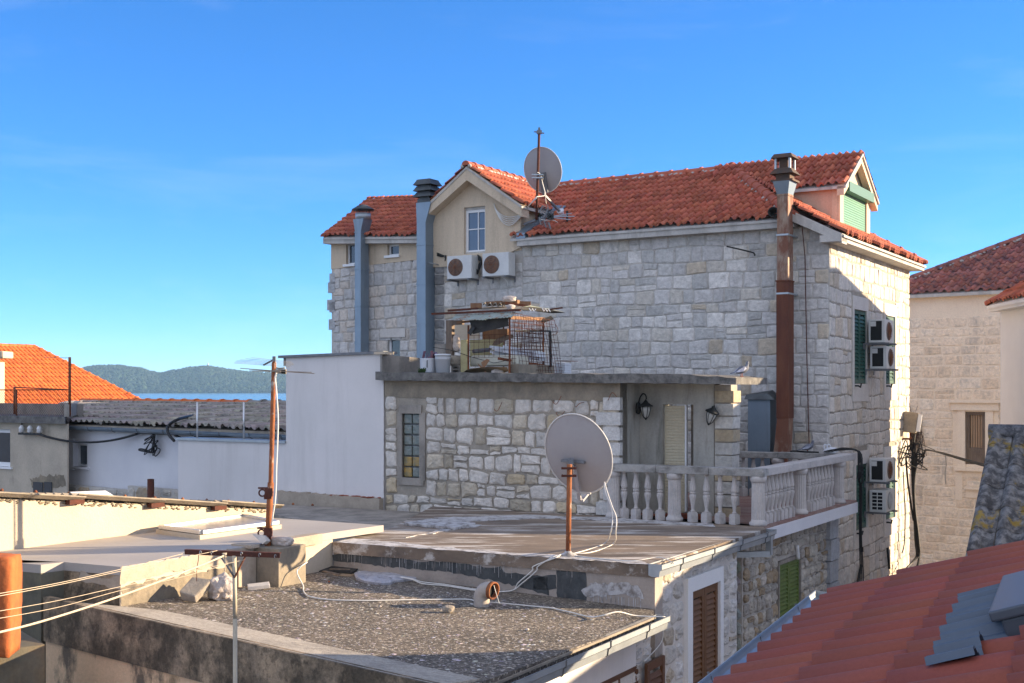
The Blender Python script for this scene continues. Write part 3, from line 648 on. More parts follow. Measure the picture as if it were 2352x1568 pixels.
# ---- gable dormer in the facade
sa,sb,sm_=7.47,10.14,8.82; zg=4.32; za=5.22
gb0=hp(Zf(1255,985)); gw0=hp(Zf(1262,985)); gw1=hp(Zf(1418,630))
gh=(gw1[0],gw0[0],gw0[1],gw1[1])
P=H.pt; mb=MB()
zbot=lambda s: 2.98+(.28 if s<8.2 else 0)*(8.2-s)/.75
zbt=lambda s: 3.02+.36*max(0,(8.0-s)/.55)
ztop=lambda s: zg+(za-zg)*(1-abs(s-sm_)/((sm_-sa) if s<sm_ else (sb-sm_)))
for a,b in ((sa,sm_),(sm_,sb)):
    hh=[(max(a,gh[0]),min(b,gh[1]),gh[2],gh[3])] if min(b,gh[1])>max(a,gh[0]) else []
    backing(mb,H,a,b,zbt,ztop,hh,d=.06,th=.26)
mb.build('gable_wall',mt['cream'],house)
w_=window(house,H,gh[0],gh[1],gh[2]+.02,gh[3]-.06,d=-.03,fw=.07,mun=(('v',.42),('h',.55)),pane=mt['glassb'])
mb=MB(); mb.fbox(H,gh[0]-.0,gh[1]+.0,gh[3]-.06,gh[3]+.0,-.1,.0); mb.build('shutter_slot',mt['fascia'],house)
# barge boards
mb=MB()
for a,z0,b,z1 in ((sa-.20,zg-.10,sm_,za+.02),(sb+.14,zg-.06,sm_,za+.02)):
    mb=MB(); mb.prism([P(a,z0-.16,.0),P(b,z1-.18,.0),P(b,z1+.16,.0),P(a,z0+.12,.0)],H.n*.36); mb.build('barge_board',mt['cream'],house)
# dormer slopes
for (se,seed) in ((sa-.22,11),(sb+.16,12)):
    z0=zg+.02; A_=P(se,z0,.38); B_=P(se,z0,-1.55); C_=P(sm_,za+.20,-3.35); D_=P(sm_,za+.20,.38)
    mbT=MB(); cl=tiles(mbT,A_,B_,P(sm_,za+.20,0)-P(se,z0,0),[A_,B_,C_,D_],.165,.36,amp=.056,thick=.04,barrel=.62,seed=seed)
    r_=mbT.build('dormer_roof',mt['tile'],house,clips=cl)
    mb=MB(); deck(mb,[A_,B_,C_,D_],th=.06,drop=.03); mb.build('roof_deck',mt['fascia'],r_)
mo=MB(); mr=MB(); ridge(mr,P(sm_,za+.24,.42),P(sm_,za+.24,-3.3),r=.11,step=.38,mortar=mo,seed=13)
r_=mr.build('ridge_cap',mt['tile'],house); mo.build('ridge_mortar',mt['ridgemortar'],r_)
mb=MB(); mb.prism([P(sa,3.3,.02),P(sa,zg,.02),P(sa,zg,-1.6)],H.u*.25); mb.build('dormer_cheek',mt['cream'],house); mb=MB(); mb.prism([P(sb-.25,3.3,.02),P(sb-.25,zg,.02),P(sb-.25,zg,-1.6)],H.u*.25)
mb.build('dormer_cheek',mt['cream'],house)
mb=MB(); ragged(mb,H,[],0) if False else None
mb.prism([P(sa-.02,zE+.02,.30),P(sa-.02,zE+.16,.30),P(sa-.02,zE+.95,-1.2),P(sa-.02,zE+.80,-1.2)],H.u*-.25); mb.prism([P(sa-.35,zE+.80,-1.15),P(sa-.02,zE+.86,-1.15),P(sa-.02,zE+1.05,-1.5),P(sa-.4,zE+1.0,-1.5)],(0,0,.02)); mb.build('lead_flashing',mt['zinc'],house)
# ---- gable dormer over the right-hand wall (faces right)
f0=.42                                               # distance of its face behind the wall, along H.u
def dq(q,z,t=0.0): return Sd.pt(q,z,-(f0+t))
q0,q1,qm=2.02,4.62,3.32; zl=4.58; zr=5.36; zb_=3.30
mb=MB(); mb.prism([dq(q0,zb_-.1),dq(q1,zb_-.1),dq(q1,zl),dq(qm,zr),dq(q0,zl)],Sd.n*-.12); mb.build('gable_wall',mt['cream'],house)
mb=MB(); mb.prism([dq(q0,3.2,.12),dq(q0,zl,.12),dq(q0,zl,2.6),dq(q0,4.3,2.6)],Sd.u*.2); mb.build('dormer_cheek',mt['pink'],house); mb=MB(); mb.prism([dq(q1-.2,3.2,.12),dq(q1-.2,zl,.12),dq(q1-.2,zl,2.6),dq(q1-.2,4.3,2.6)],Sd.u*.2); mb.build('dormer_cheek',mt['pink'],house)
for (qe,seed) in ((q0-.16,21),(q1+.16,22)):
    z0=zl-.04; A_=dq(qe,z0,-.24); B_=dq(qe,z0,3.0); C_=dq(qm,zr+.14,3.4); D_=dq(qm,zr+.14,-.24)
    mbT=MB(); cl=tiles(mbT,A_,B_,dq(qm,zr+.14)-dq(qe,z0),[A_,B_,C_,D_],.165,.36,amp=.056,thick=.04,barrel=.62,seed=seed)
    r_=mbT.build('dormer_roof',mt['tile'],house,clips=cl)
    mb=MB(); deck(mb,[A_,B_,C_,D_],th=.06,drop=.03); mb.build('roof_deck',mt['fascia'],r_)
mb=MB()
for qe in (q0-.16,q1+.16):
    mb=MB(); mb.prism([dq(qe,zl-.28,-.2),dq(qm,zr-.12,-.2),dq(qm,zr+.12,-.2),dq(qe,zl-.06,-.2)],Sd.n*-.16); mb.build('barge_board',mt['cream'],house)
r0=Sd.hit(Zh(1690,700),-f0); r1=Sd.hit(Zh(1835,760),-f0); rt=Sd.hit(Zh(1690,445),-f0)
qa,qb=2.32,4.30
mb=MB(); roller(mb,Sd,qa,qb,zb_-.1,zl-.12,-f0+.02,pitch=.055); mb.build('roller_shutter',mt['greenroll'],house)
for a,b in ((q0+.02,qa),(qb,q1-.02)): mb=MB(); mb.fbox(Sd,a,b,zb_-.15,zl-.1,-f0-.02,-f0+.06); mb.build('shutter_guide',mt['cream'],house)
mb=MB(); mb.fbox(Sd,qa-.06,qb+.08,zl-.13,zl+.09,-f0+.02,-f0+.22); mb.build('shutter_box',mt['greenbox'],house)

# ---- flues on the facade
def flue(label, name, top, bot, s0,s1, d, dep, mats, cap):
    zb2=H.Z((0,bot),d) if False else None
    t=thing('metal_flue',label,'flue',H.pt((s0+s1)/2,bot,d+dep/2)); OFFs=t
    return t
# left flue: square zinc duct with a round cowl
d=.12
sL=H.S((815,700),d+.34); sR=sL-.19
t=thing('metal_flue','slim grey metal flue with a round cone cowl, leftmost on the stone house','flue',H.pt(sL-.15,-1,d))
zt=H.Z((832,530),d+.34)
mb=MB(); mb.fbox(H,sR,sL,-1.6,zt,d,d+.34)
for k in range(5): z=zt-.02-k*.95; mb.fbox(H,sR-.012,sL+.012,z-.015,z+.015,d-.012,d+.352)
mb.build('duct',mt['zinc'],t)
mb=MB(); P=H.pt; z1=zt+.32
mb.hexa([P(sR,zt,d),P(sL,zt,d),P(sL,zt,d+.34),P(sR,zt,d+.34),P(sR-.1,z1,d-.02),P(sL+.04,z1,d-.02),P(sL+.04,z1,d+.36),P(sR-.1,z1,d+.36)])
mb.build('transition_piece',mt['zinc'],t)
c=P((sR+sL)/2-.04,z1,d+.17); mb=MB(); mb.lathe(c,[(.2,0),(.2,.16)],n=20); mb.build('collar',mt['galv'],t)
mb=MB(); mb.lathe(c+V((0,0,.24)),[(.29,0),(.29,.02),(.1,.13),(.02,.15)],n=20)
for k in range(4): a=k*1.57+.6; mb.tube([c+V((.17*math.cos(a),.17*math.sin(a),.12)),c+V((.19*math.cos(a),.19*math.sin(a),.26))],.012,n=5)
mb.build('cowl',mt['zincdark'],t)
# middle flue
d=.0; sL=H.S((957,640),d+.4); sR=sL-.27
t=thing('metal_flue','thick grey metal flue with a louvred square cowl beside the cream gable','flue',H.pt(sL-.2,-1,d))
zt=H.Z((975,510),d+.4)
mb=MB(); mb.fbox(H,sR,sL,-1.6,zt,d,d+.4)
for k in range(5): z=zt-.55-k*.98; mb.fbox(H,sR-.012,sL+.012,z-.015,z+.015,d-.012,d+.412)
mb.build('duct',mt['zinc'],t)
mb=MB(); mb.hexa([P(sR,zt,d),P(sL,zt,d),P(sL,zt,d+.4),P(sR,zt,d+.4),P(sR-.16,zt+.5,d),P(sL+.02,zt+.5,d),P(sL+.02,zt+.5,d+.4),P(sR-.16,zt+.5,d+.4)]); mb.build('transition_piece',mt['zinc'],t)
zc=zt+.5; sc=(sR+sL)/2-.06; mb=MB(); mb.fbox(H,sc-.19,sc+.19,zc,zc+.1,d+.02,d+.38)
for k in range(3):
    z=zc+.14+k*.15; a,b=.27,.2
    mb.hexa([P(sc-a,z,d+.2-a),P(sc+a,z,d+.2-a),P(sc+a,z,d+.2+a),P(sc-a,z,d+.2+a),P(sc-b,z+.12,d+.2-b),P(sc+b,z+.12,d+.2-b),P(sc+b,z+.12,d+.2+b),P(sc-b,z+.12,d+.2+b)])
    mb.fbox(H,sc-.15,sc+.15,z-.06,z,d+.05,d+.35)
mb.fbox(H,sc-.2,sc+.2,zc+.56,zc+.58,d,d+.4); mb.build('cowl',mt['zincdark'],t)
mb=MB(); mb.tube([P(sR,zt-1.0,d+.3),P(sR-.12,zt-1.02,d+.2),P(sR-.18,zt-1.05,0)],.012,n=6); mb.build('wall_bracket',mt['galv'],t)
# right rusty flue
d=.30; sL=H.S(Zh(1200,900),d+.34); sR=H.S(Zh(1280,900),d+.34)
t=thing('metal_flue','tall rust streaked flue with an open square cowl','flue',H.pt(sL-.15,-1.5,d))
def HZ(p): return H.Z(p,d+.34)
zA=HZ(Zh(1250,445)); zB=HZ(Zh(1250,1075)); zC=HZ(Zj(1720,445)); zD=HZ(Zj(1720,705))
mb=MB(); mb.fbox(H,sR,sL,zB,zA,d,d+.34); mb.fbox(H,sR-.01,sL+.01,zA-.03,zA+.01,d-.01,d+.35); mb.build('upper_duct',mt['rustflue'],t)
mb=MB(); mb.fbox(H,sR-.012,sL+.012,zC,zB,d-.01,d+.352); mb.fbox(H,sR-.025,sL+.025,zB-.03,zB,d-.025,d+.365); mb.build('lower_duct',mt['rustdark'],t)
mb=MB(); mb.hexa([P(sR+.02,zD-.3,d+.05),P(sL+.10,zD-.3,d+.05),P(sL+.10,zD-.3,d+.35),P(sR+.02,zD-.3,d+.35),P(sR,zC,d),P(sL,zC,d),P(sL,zC,d+.34),P(sR,zC,d+.34)]); mb.build('outlet',mt['rustflue'],t)
zf=HZ(Zh(1250,350)); mb=MB(); mb.hexa([P(sR,zA,d),P(sL,zA,d),P(sL,zA,d+.34),P(sR,zA,d+.34),P(sR-.06,zf,d-.06),P(sL+.07,zf,d-.06),P(sL+.07,zf,d+.42),P(sR-.06,zf,d+.42)]); mb.build('transition_piece',mt['zinc'],t)
sc=(sR+sL)/2; mb=MB(); mb.fbox(H,sc-.235,sc+.235,zf,zf+.04,d-.065,d+.405); mb.fbox(H,sc-.15,sc+.15,zf+.04,zf+.16,d+.02,d+.32)
def skirt(z,a,b,h):
    mb.hexa([P(sc-a,z,d+.17-a),P(sc+a,z,d+.17-a),P(sc+a,z,d+.17+a),P(sc-a,z,d+.17+a),P(sc-b,z+h,d+.17-b),P(sc+b,z+h,d+.17-b),P(sc+b,z+h,d+.17+b),P(sc-b,z+h,d+.17+b)])
skirt(zf+.16,.25,.16,.13); skirt(zf+.49,.235,.18,.09); mb.fbox(H,sc-.09,sc+.09,zf+.29,zf+.49,d+.08,d+.26)
mb.build('cowl',mt['sootsteel'],t)
for a in (-.15,.15):
    for b in (-.15,.15): mb=MB(); mb.fbox(H,sc+a-.02,sc+a+.02,zf+.27,zf+.50,d+.17+b-.025,d+.17+b+.025); mb.build('cowl_leg',mt['galv'],t)
for k,py in enumerate((1640,2600)): pass
for zz in (HZ(Zh(1210,745)),HZ(Zh(1210,1175))): mb=MB(); mb.fbox(H,sR-.016,sL+.016,zz-.018,zz+.018,d-.3,d+.356); mb.build('strap',mt['galv'],t)
# short duct stub behind the balcony
d=.15; x0=H.S(Zj(1438,450),d+.45); x1=H.S(Zj(1608,450),d+.45); zt=H.Z(Zj(1500,300),d+.45)
t=thing('metal_vent_box','short blue grey metal vent shaft with a sloping cap behind the balcony','vent',H.pt(x0-.3,-2.3,d))
mb=MB(); mb.fbox(H,x1,x0,-2.35,zt,d,d+.45); mb.build('shaft',mt['zinc'],t)
mb=MB(); mb.hexa([P(x1-.12,zt,d-.05),P(x0+.06,zt,d-.05),P(x0+.06,zt,d+.52),P(x1-.12,zt,d+.52),P(x1+.06,zt+.2,d+.1),P(x0+.04,zt+.13,d+.1),P(x0+.04,zt+.1,d+.45),P(x1+.06,zt+.13,d+.45)]); mb.build('cap',mt['zincdark'],t)

# ---- air conditioners
def ac_unit(label, fr, s0, s1, z0, z1, d0, d1, fan_s, rusty, grp, new=False, side_open=True, flipx=False, arms=True):
    """fan on the outer face; s0 is the end towards the camera"""
    t=thing('air_conditioner',label,'air conditioner',fr.pt((s0+s1)/2,z0,d0),grp); a,b=min(s0,s1),max(s0,s1)
    mb=MB(); mb.fbox(fr,a,b,z0,z1,d0,d1); mb.build('casing',mt['acnew'] if new else mt['acwhite'],t,bevel=.012)
    L_=b-a; hgt=z1-z0; r=min(hgt*.40,L_*.3); c=fan_s; zc=(z0+z1)/2
    g=MB(); g.lathe(fr.pt(c,zc,d1-.005),[(r,0),(r,.012),(r*.96,.016),(r*.15,.03),(.01,.03)],n=28,axis=tuple(fr.n))
    f=g.build('fan_grille',mt['acgrey'] if new else mt['acgrille'],t)
    g=MB()
    for q in range(1,5): 
        rr=r*q/4.6; ring=[fr.pt(c+rr*math.cos(x*.3491),zc+rr*math.sin(x*.3491),d1+.03) for x in range(19)]; g.tube(ring,.004,n=4,cap=False)
    for x in range(8): g.tube([fr.pt(c,zc,d1+.032),fr.pt(c+r*.93*math.cos(x*.785),zc+r*.93*math.sin(x*.785),d1+.024)],.004,n=4)
    g.build('wire_guard',mt['acnew'] if new else mt['rust'],f)
    if side_open:
        e=s0+(-.004 if s0<s1 else .004); e2=s0+(.02 if s0<s1 else -.02); g=MB()
        g.fbox(fr,min(e,e2),max(e,e2),z0+.05,z1-.04,d0+.05,d1-.07)
        p_=g.build('coil_panel',mt['darkvoid'],t)
        if new:
            g=MB()
            for q in range(6): z=z0+.05+q*(hgt-.09)/5; g.fbox(fr,min(e,e2)-.01,max(e,e2),z-.01,z+.01,d0+.04,d1-.06)
            for q in (.05,.16,.27): g.fbox(fr,min(e,e2)-.011,max(e,e2),z0+.05,z1-.04,d0+q*(d1-d0)/.33-.008,d0+q*(d1-d0)/.33+.008)
            g.build('coil_grid',mt['acnew'],p_)
        else:
            g=MB(); g.fbox(fr,min(e,e2)-.012,max(e,e2),z1-.16,z1-.05,d0+.05,d0+.17); g.build('handle',mt['acwhite'],t)
    if arms:
        for q in (a+.06,b-.06):
            g=MB(); g.fbox(fr,q-.02,q+.02,z0-.045,z0-.003,0,d1+.08); g.fbox(fr,q-.02,q+.02,z0-.14,z0-.045,0,.035); g.build('support_arm',mt['greymetal'],t)
    return t
AG='air conditioners on the stone house'
def acf(label, pl, pr, pt_, pb_, fan):
    d1=.42; s0=H.S(pr,d1); s1=H.S(pl,d1); z1=H.Z(pt_,d1); z0=H.Z(pb_,d1)
    t=ac_unit(label,H,s1,s0,z0,z1,.10,d1,H.S(fan,d1),True,AG,side_open=False)
    g=MB(); g.fbox(H,min(s0,s1)-.006,min(s0,s1)+.01,z0+.1,z1-.2,.14,.3); g.build('valve_panel',mt['acwhite'],t)
    return t
acf('rust stained air conditioner left of the pair under the gable window',Zf(1128,1060),Zf(1308,1060),Zf(1200,995),Zf(1200,1165),Zf(1190,1078))
acf('rust stained air conditioner right of the pair under the gable window',Zf(1388,1060),Zf(1580,1060),Zf(1450,975),Zf(1450,1145),Zf(1455,1048))
def acs(label, ptl, pbl, new=False):
    """ptl/pbl: upper and lower corner of the end panel's outer edge"""
    d1=.50; s0,z1=Sd.hit(ptl,d1); _,z0=Sd.hit(pbl,d1)
    return ac_unit(label,Sd,s0,s0+.80,z0,z1,.13,d1,s0+.34,True,AG,new=new)
acs('topmost of the four air conditioners stacked on the side wall',Zk(795,270),Zk(795,520))
acs('second air conditioner down the side wall, just under the topmost',Zk(812,560),Zk(812,800))
acs('third air conditioner down the side wall, rusty with an open end',Zl(805,345),Zl(805,590))
acs('lowest air conditioner on the side wall, clean with a gridded end',Zl(805,680),Zl(805,915),new=True)
# ------------------------------------------------------------------ terrace house with the rubble wall
T=Fr((1.694,21.17),299,flip=True)
ZU=-2.23
th=thing('terrace_house','low rubble stone house with flat slab roof and terrace door','house',T.pt(1.5,GZ,-1.5))
P=T.pt
tL=T.S((885,1000)); tR=T.S((1425,1000)); REC=-.85
def pal_t(R,s,z):
    k=R.random()
    if k<.55: c=(.64,.585,.52)
    elif k<.72: c=(.57,.53,.48)
    elif k<.88: c=(.52,.45,.35)
    elif k<.96: c=(.44,.38,.29)
    else: c=(.53,.43,.29)
    g=R.uniform(.85,1.12); return tuple(x*g for x in c)
gb=[T.hit(Zm(1595,780)),T.hit(Zm(1800,1540))]
ghole=[(gb[1][0],gb[0][0],gb[1][1],gb[0][1]),]
gh2=[(gb[1][0]-.14,gb[0][0]+.12,gb[1][1]-.2,gb[0][1]+.22)]
zSlab=lambda s: .06+.012*(s+2)        # underside of the slab
zBand=lambda s: zSlab(s)-.30
mb=MB(); mb.mi=1; backing(mb,T,tR,tL,-2.6,zBand,ghole,d=0,th=.3)
mb.mi=0; stones(mb,T,tR+.01,tL-.01,-2.52,lambda s:zBand(s)-.0,(.19,.32),(.16,.44),.030,.026,pal_t,holes=gh2,seed=15,amp=.025,jit=.017,rnd=.13,split=.16,rockface=.012)
# cut stones at the right end
for k in range(8):
    z=ZU+.02+k*.26; wq=.30 if k%2 else .44; g=rng.uniform(.9,1.08)
    mb.fbox(T,tR-.02,tR+wq,z,z+.22,-.05,.055+.01*(k%3),tint=(.58*g,.56*g,.53*g))
mb.build('rubble_wall',[mt['stone'],mt['mortar_warm']],th)
mb=MB(); backing(mb,T,tR,tL,lambda s:zBand(s)-.02,zSlab,d=.02,th=.3); mb.build('ring_beam',mt['blockc'],th)
s0,s1,z0,z1=ghole[0]; 
mb=MB(); mb.fbox(T,s0-.13,s0,z0-.05,z1+.02,-.04,.03); mb.fbox(T,s1,s1+.10,z0-.05,z1+.02,-.04,.03); mb.fbox(T,s0-.05,s1+.05,z1,z1+.16,-.05,.05); mb.fbox(T,s0-.1,s1+.1,z0-.14,z0,-.05,.035); mb.build('opening_surround',mt['concrete'],th)
gw=MB(); gw.fbox(T,s0,s1,z0,z1,-.12,-.09); gwo=gw.build('glass_block_window',mt['greymetal'],th)
for r in range(6):
    for c in range(2):
        a=s0+(s1-s0)*(c/2)+.012; b=s0+(s1-s0)*((c+1)/2)-.012; zz=z0+(z1-z0)*r/6+.012; ze=z0+(z1-z0)*(r+1)/6-.012
        g=MB(); g.fbox(T,a,b,zz,ze,-.09,-.03); g.build('glass_block',mt['glassblock_y'] if (r==0 and c==1) or r==1 else mt['glassblock'],gwo,bevel=.015)
# plaster front, set back
pL=tR; pR=T.S((1640,950),REC); pE=pR-.30
do=[T.hit(Zj(785,338),REC),T.hit(Zj(1020,1190),REC)]
dh=(do[1][0],do[0][0],ZU-.02,do[0][1])
zSl2=lambda s: zSlab(s)
mb=MB(); backing(mb,T,pR,pL+.4,ZU-.4,zSl2,[dh],d=REC,th=.3); mb.prism([P(tR,ZU-.4,0),P(tR,ZU-.4,REC),P(tR,zSlab(tR),REC),P(tR,zSlab(tR),0)],T.u*.25)
mb.build('plaster_wall',mt['dirtyplaster'],th)
mb=MB(); mb.mi=1; mb.fbox(T,pR-.30,pR,ZU-.4,.05,REC-.35,REC-.02); mb.mi=0
for k in range(10):
    z=ZU-.05+k*.225; g=rng.uniform(.85,1.1); c=(.52,.49,.44) if k%3 else (.45,.36,.24)
    mb.fbox(T,pR-.33-rng.uniform(0,.03),pR-.02,z,z+.2,REC-.37,REC+.01+rng.uniform(0,.015),tint=tuple(x*g for x in c))
mb.build('rubble_pier',[mt['stone'],mt['mortar_warm']],th)
mb=MB(); dmid=T.S(Zj(962,700),REC-.10); roller(mb,T,dmid,dh[1],dh[2],dh[3]-.02,REC-.10,pitch=.052); 
rs_=mb.build('roller_door',mt['creamroll'],th)
mb=MB(); mb.fbox(T,dmid-.03,dmid,dh[2],dh[3],REC-.12,REC-.05); mb.build('guide_rail',mt['whitepaint'],rs_)
mb=MB(); mb.fbox(T,dh[0],dmid-.03,dh[2],dh[3],REC-.3,REC-.28); mb.build('door_recess',mt['concrete'],th)
# roof slab, drooping to the right
eL=T.S((862,870),.22); eR=T.S((1690,880),.22)
mb=MB(); R_=random.Random(4); n_=46; top=[];bot=[]
for i in range(n_+1):
    s=eR+(eL-eR)*i/n_; zb_=zSlab(s); zt_=zb_+.155+R_.uniform(-.012,.012)
    if s<eR+1.0: zt_-=.05*(1-(s-eR)); zb_+=.0
    dd=.22+R_.uniform(-.015,.015); top.append((s,zt_,dd)); bot.append((s,zb_+R_.uniform(-.01,.01),dd))
BK=-3.0
for i in range(n_):
    a,b=top[i],top[i+1]; c,e=bot[i],bot[i+1]
    bk=BK if a[0]>pE-.1 else -.30
    mb.hexa([P(c[0],c[1],bk),P(e[0],e[1],bk),P(e[0],e[1],e[2]),P(c[0],c[1],c[2]),P(a[0],a[1],bk),P(b[0],b[1],bk),P(b[0],b[1],b[2]),P(a[0],a[1],a[2])])
mb.build('roof_slab',mt['slab'],th)
mb=MB(); mb.prism([P(tR+.3,ZU-.3,-.3),P(tL-.1,ZU-.3,-.3),P(tL-.1,ZU-.3,-3.2),P(tR+.3,ZU-.3,-3.2)],(0,0,2.3)); mb.build('rear_wall',mt['concrete'],th)
mb=MB(); R_=random.Random(8)
for (zx,zy) in ((1010,1075),(1500,1010),(1530,1110),(1960,990),(1690,1050)):
    s,z=T.hit(Zg(zx,zy),.04); mb.tube(smoothpath([P(s,z,.0),P(s-.05,z-.03,.1),P(s-.15,z+R_.uniform(-.08,.1),.16),P(s-.25,z+R_.uniform(0,.12),.18)],4),.006,n=5)
mb.build('rebar_end',mt['rust'],th)
# balcony slab and what carries it
KB=V((3.98,19.70,0)); B2=Fr(KB,31.1); B1=Fr(KB,299,flip=True)        # side run, front run
KE=B2.pt(5.13,0); B3=Fr(KE,298,flip=True)
bl=thing('balcony','white edged balcony deck carried on a rubble wall','balcony',B2.pt(2,GZ,-1))
mb=MB(); mb.prism([B2.pt(-.12,ZU-.24,.16),B2.pt(5.3,ZU-.24,.16),B2.pt(5.3,ZU-.24,-3.4),B2.pt(2.3,ZU-.24,-4.8),B2.pt(-.12,ZU-.24,-2.4)],(0,0,.20)); mb.build('deck',mt['white2'],bl)
mb=MB(); mb.prism([B2.pt(-.10,ZU-.04,.14),B2.pt(5.28,ZU-.04,.14),B2.pt(5.28,ZU-.04,-3.4),B2.pt(2.3,ZU-.04,-4.8),B2.pt(-.10,ZU-.04,-2.4)],(0,0,.04)); mb.build('floor_finish',mt['redfloor'],bl)
def pal_b(R,s,z):
    k=R.random(); c=(.46,.42,.36) if k<.5 else (.37,.34,.30) if k<.75 else (.35,.27,.18) if k<.9 else (.52,.47,.41)
    g=R.uniform(.85,1.15); return tuple(x*g for x in c)
bs1=B2.S((1900,1250),-.18)
ol=[B2.hit(Zd(2035,590),-.18),B2.hit(Zd(2205,560),-.18)]; olz=ol[0][1]; ohole=[(ol[0][0],ol[1][0],olz-1.95,olz+.0)]
mb=MB(); mb.mi=1; backing(mb,B2,-.15,bs1,GZ,ZU-.25,ohole,d=-.22,th=.25)
mb.mi=0; stones(mb,B2,-.13,bs1,-5.6,ZU-.26,(.17,.27),(.15,.34),.035,.04,pal_b,holes=[(ohole[0][0]-.06,ohole[0][1]+.06,ohole[0][2],ohole[0][3]+.06)],d0=-.22,seed=31,amp=.02,rnd=.22)
Bf=Fr(B2.pt(-.15,0,-.22),299,flip=True)
mb.mi=1; backing(mb,Bf,.0,.9,GZ,ZU-.25,d=0,th=.2)
mb.mi=0; stones(mb,Bf,.0,.9,-5.6,ZU-.26,(.2,.3),(.3,.4),.04,.04,lambda R,s,z:tuple(x*R.uniform(.8,1.1) for x in (.33,.33,.32)),seed=33,rnd=.2)
mb.build('support_wall',[mt['stone'],mt['mortar']],bl)
mb=MB(); s0,s1,z0,z1=ohole[0]; mb.fbox(B2,s0-.05,s0,z0,z1+.05,-.3,-.17); mb.fbox(B2,s1,s1+.05,z0,z1+.05,-.3,-.17); mb.fbox(B2,s0,s1,z1,z1+.06,-.3,-.165); mb.fbox(B2,s0,s1,z0,z1,-.4,-.38); mb.build('opening_surround',mt['concrete'],bl)
sm2=(s0+s1)/2
for a,b in ((s0,sm2-.005),(sm2+.005,s1)): louvre(bl,B2,a,b,z0,z1,-.24,mt['olive'],fw=.055,slat=.07,split=.55)
mb=MB(); 
for k in range(9): 
    z=ZU-.3-k*.42; g=rng.uniform(.85,1.1); mb.fbox(B2,bs1,bs1+.55,z-.40,z,-.5,-.12+.02*(k%2),tint=(.38*g,.39*g,.41*g))
mb.build('corner_pier',mt['stone'],bl)
mb=MB(); mb.tube(smoothpath([B2.pt(B2.S(Zd(2190,430),-.1),B2.Z(Zd(2190,430),-.1),-.12),B2.pt(B2.S(Zd(2200,520),-.1),B2.Z(Zd(2200,540),-.1),-.12)],4),.035,n=7); mb.build('drain_pipe',mt['whitepaint'],bl)

# ------------------------------------------------------------------ balustrade
ba=thing('balustrade','white cast concrete balustrade with turned balusters round the terrace','balustrade',KB+V((0,0,ZU)))
zr0=ZU+.80; zr1=ZU+.925
def rail_run(fr,s0,s1,mat,z0=zr0,z1=zr1,w=.13):
    mb=MB(); n=max(2,int(abs(s1-s0)/.9)); R=random.Random(int(abs(s0*100))+n)
    for i in range(n):
        a=s0+(s1-s0)*i/n; b=s0+(s1-s0)*(i+1)/n; e=R.uniform(-.004,.004)
        mb.fbox(fr,a+.002,b-.002,z0+e,z1+e,-w+e,w+e)
    mb.build('rail',mat,ba,bevel=.012)
fE=B1.S((1396,1070))
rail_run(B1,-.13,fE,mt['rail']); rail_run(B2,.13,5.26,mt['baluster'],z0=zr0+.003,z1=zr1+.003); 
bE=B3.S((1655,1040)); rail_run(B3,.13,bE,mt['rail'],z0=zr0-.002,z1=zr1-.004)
bal=MB(); hh=zr0-ZU
pf=[(.034,.17),(.044,.185),(.028,.20),(.026,.225),(.030,.27),(.040,.33),(.055,.395),(.060,.43),(.052,.455),(.036,.465),(.053,.478),(.053,.497),(.036,.508),(.050,.52),(.058,.545),(.052,.60),(.040,.67),(.032,.73),(.028,.76),(.040,.775),(.046,.80)]
pf=[(r,h*hh/.8) for r,h in pf]
bal.lathe((0,0,0),pf,n=20,flutes=1,amp=.11,tw=3.2); bal.box((0,0,.075),(.125,.125,.15)); bal.box((0,0,.160),(.105,.105,.02))
bo=None
pil=MB(); pil.lathe((0,0,0),[(.135,.0),(.145,.02),(.145,.05),(.118,.075),(.112,.10)],n=24); pil.lathe((0,0,.1),[(.112,0),(.108,.35),(.106,.58),(.112,.60)],n=40,flutes=1,amp=.09); pil.lathe((0,0,.70),[(.112,0),(.125,.02),(.135,.05),(.135,hh-.70)],n=24)
protos={}
def place(name, mbx, p, rz):
    if name not in protos:
        o=mbx.build(name,mt['baluster'],None,loc=(0,0,0)); protos[name]=o
    else:
        o=protos[name].copy(); COL.objects.link(o)
    o.parent=ba; o.location=V(p)-OFF[ba.name]; o.rotation_euler=(0,0,rz); return o
for x in (490,580,670,765,1015,1120,1225,1335):
    place('baluster',bal,B1.pt(B1.S(Zj(x,1000)),ZU),rad(29)+rng.uniform(-.2,.2))
for x in (410,875): place('pillar',pil,B1.pt(B1.S(Zj(x,1000)),ZU),0)
place('pillar',pil,KB+V((0,0,ZU)),.1)
for x in list(range(8)): place('baluster',bal,B2.pt(B2.S(Zj(1562+x*29.6,1000)),ZU),-rad(31)+rng.uniform(-.2,.2))
place('pillar',pil,B2.pt(B2.S(Zj(1837,1000)),ZU),.1)
for x in range(8): place('baluster',bal,B2.pt(B2.S(Zj(1900+x*25,1000)),ZU),-rad(31)+rng.uniform(-.2,.2))
place('pillar',pil,B2.pt(B2.S(Zj(2130,900)),ZU),.1)
for x in (1330,1405,1480,1550,1760,1840,1920,2000): place('baluster',bal,B3.pt(B3.S(Zj(x,800)),ZU),rad(29))
place('pillar',pil,B3.pt(B3.S(Zj(1665,800)),ZU),.1)

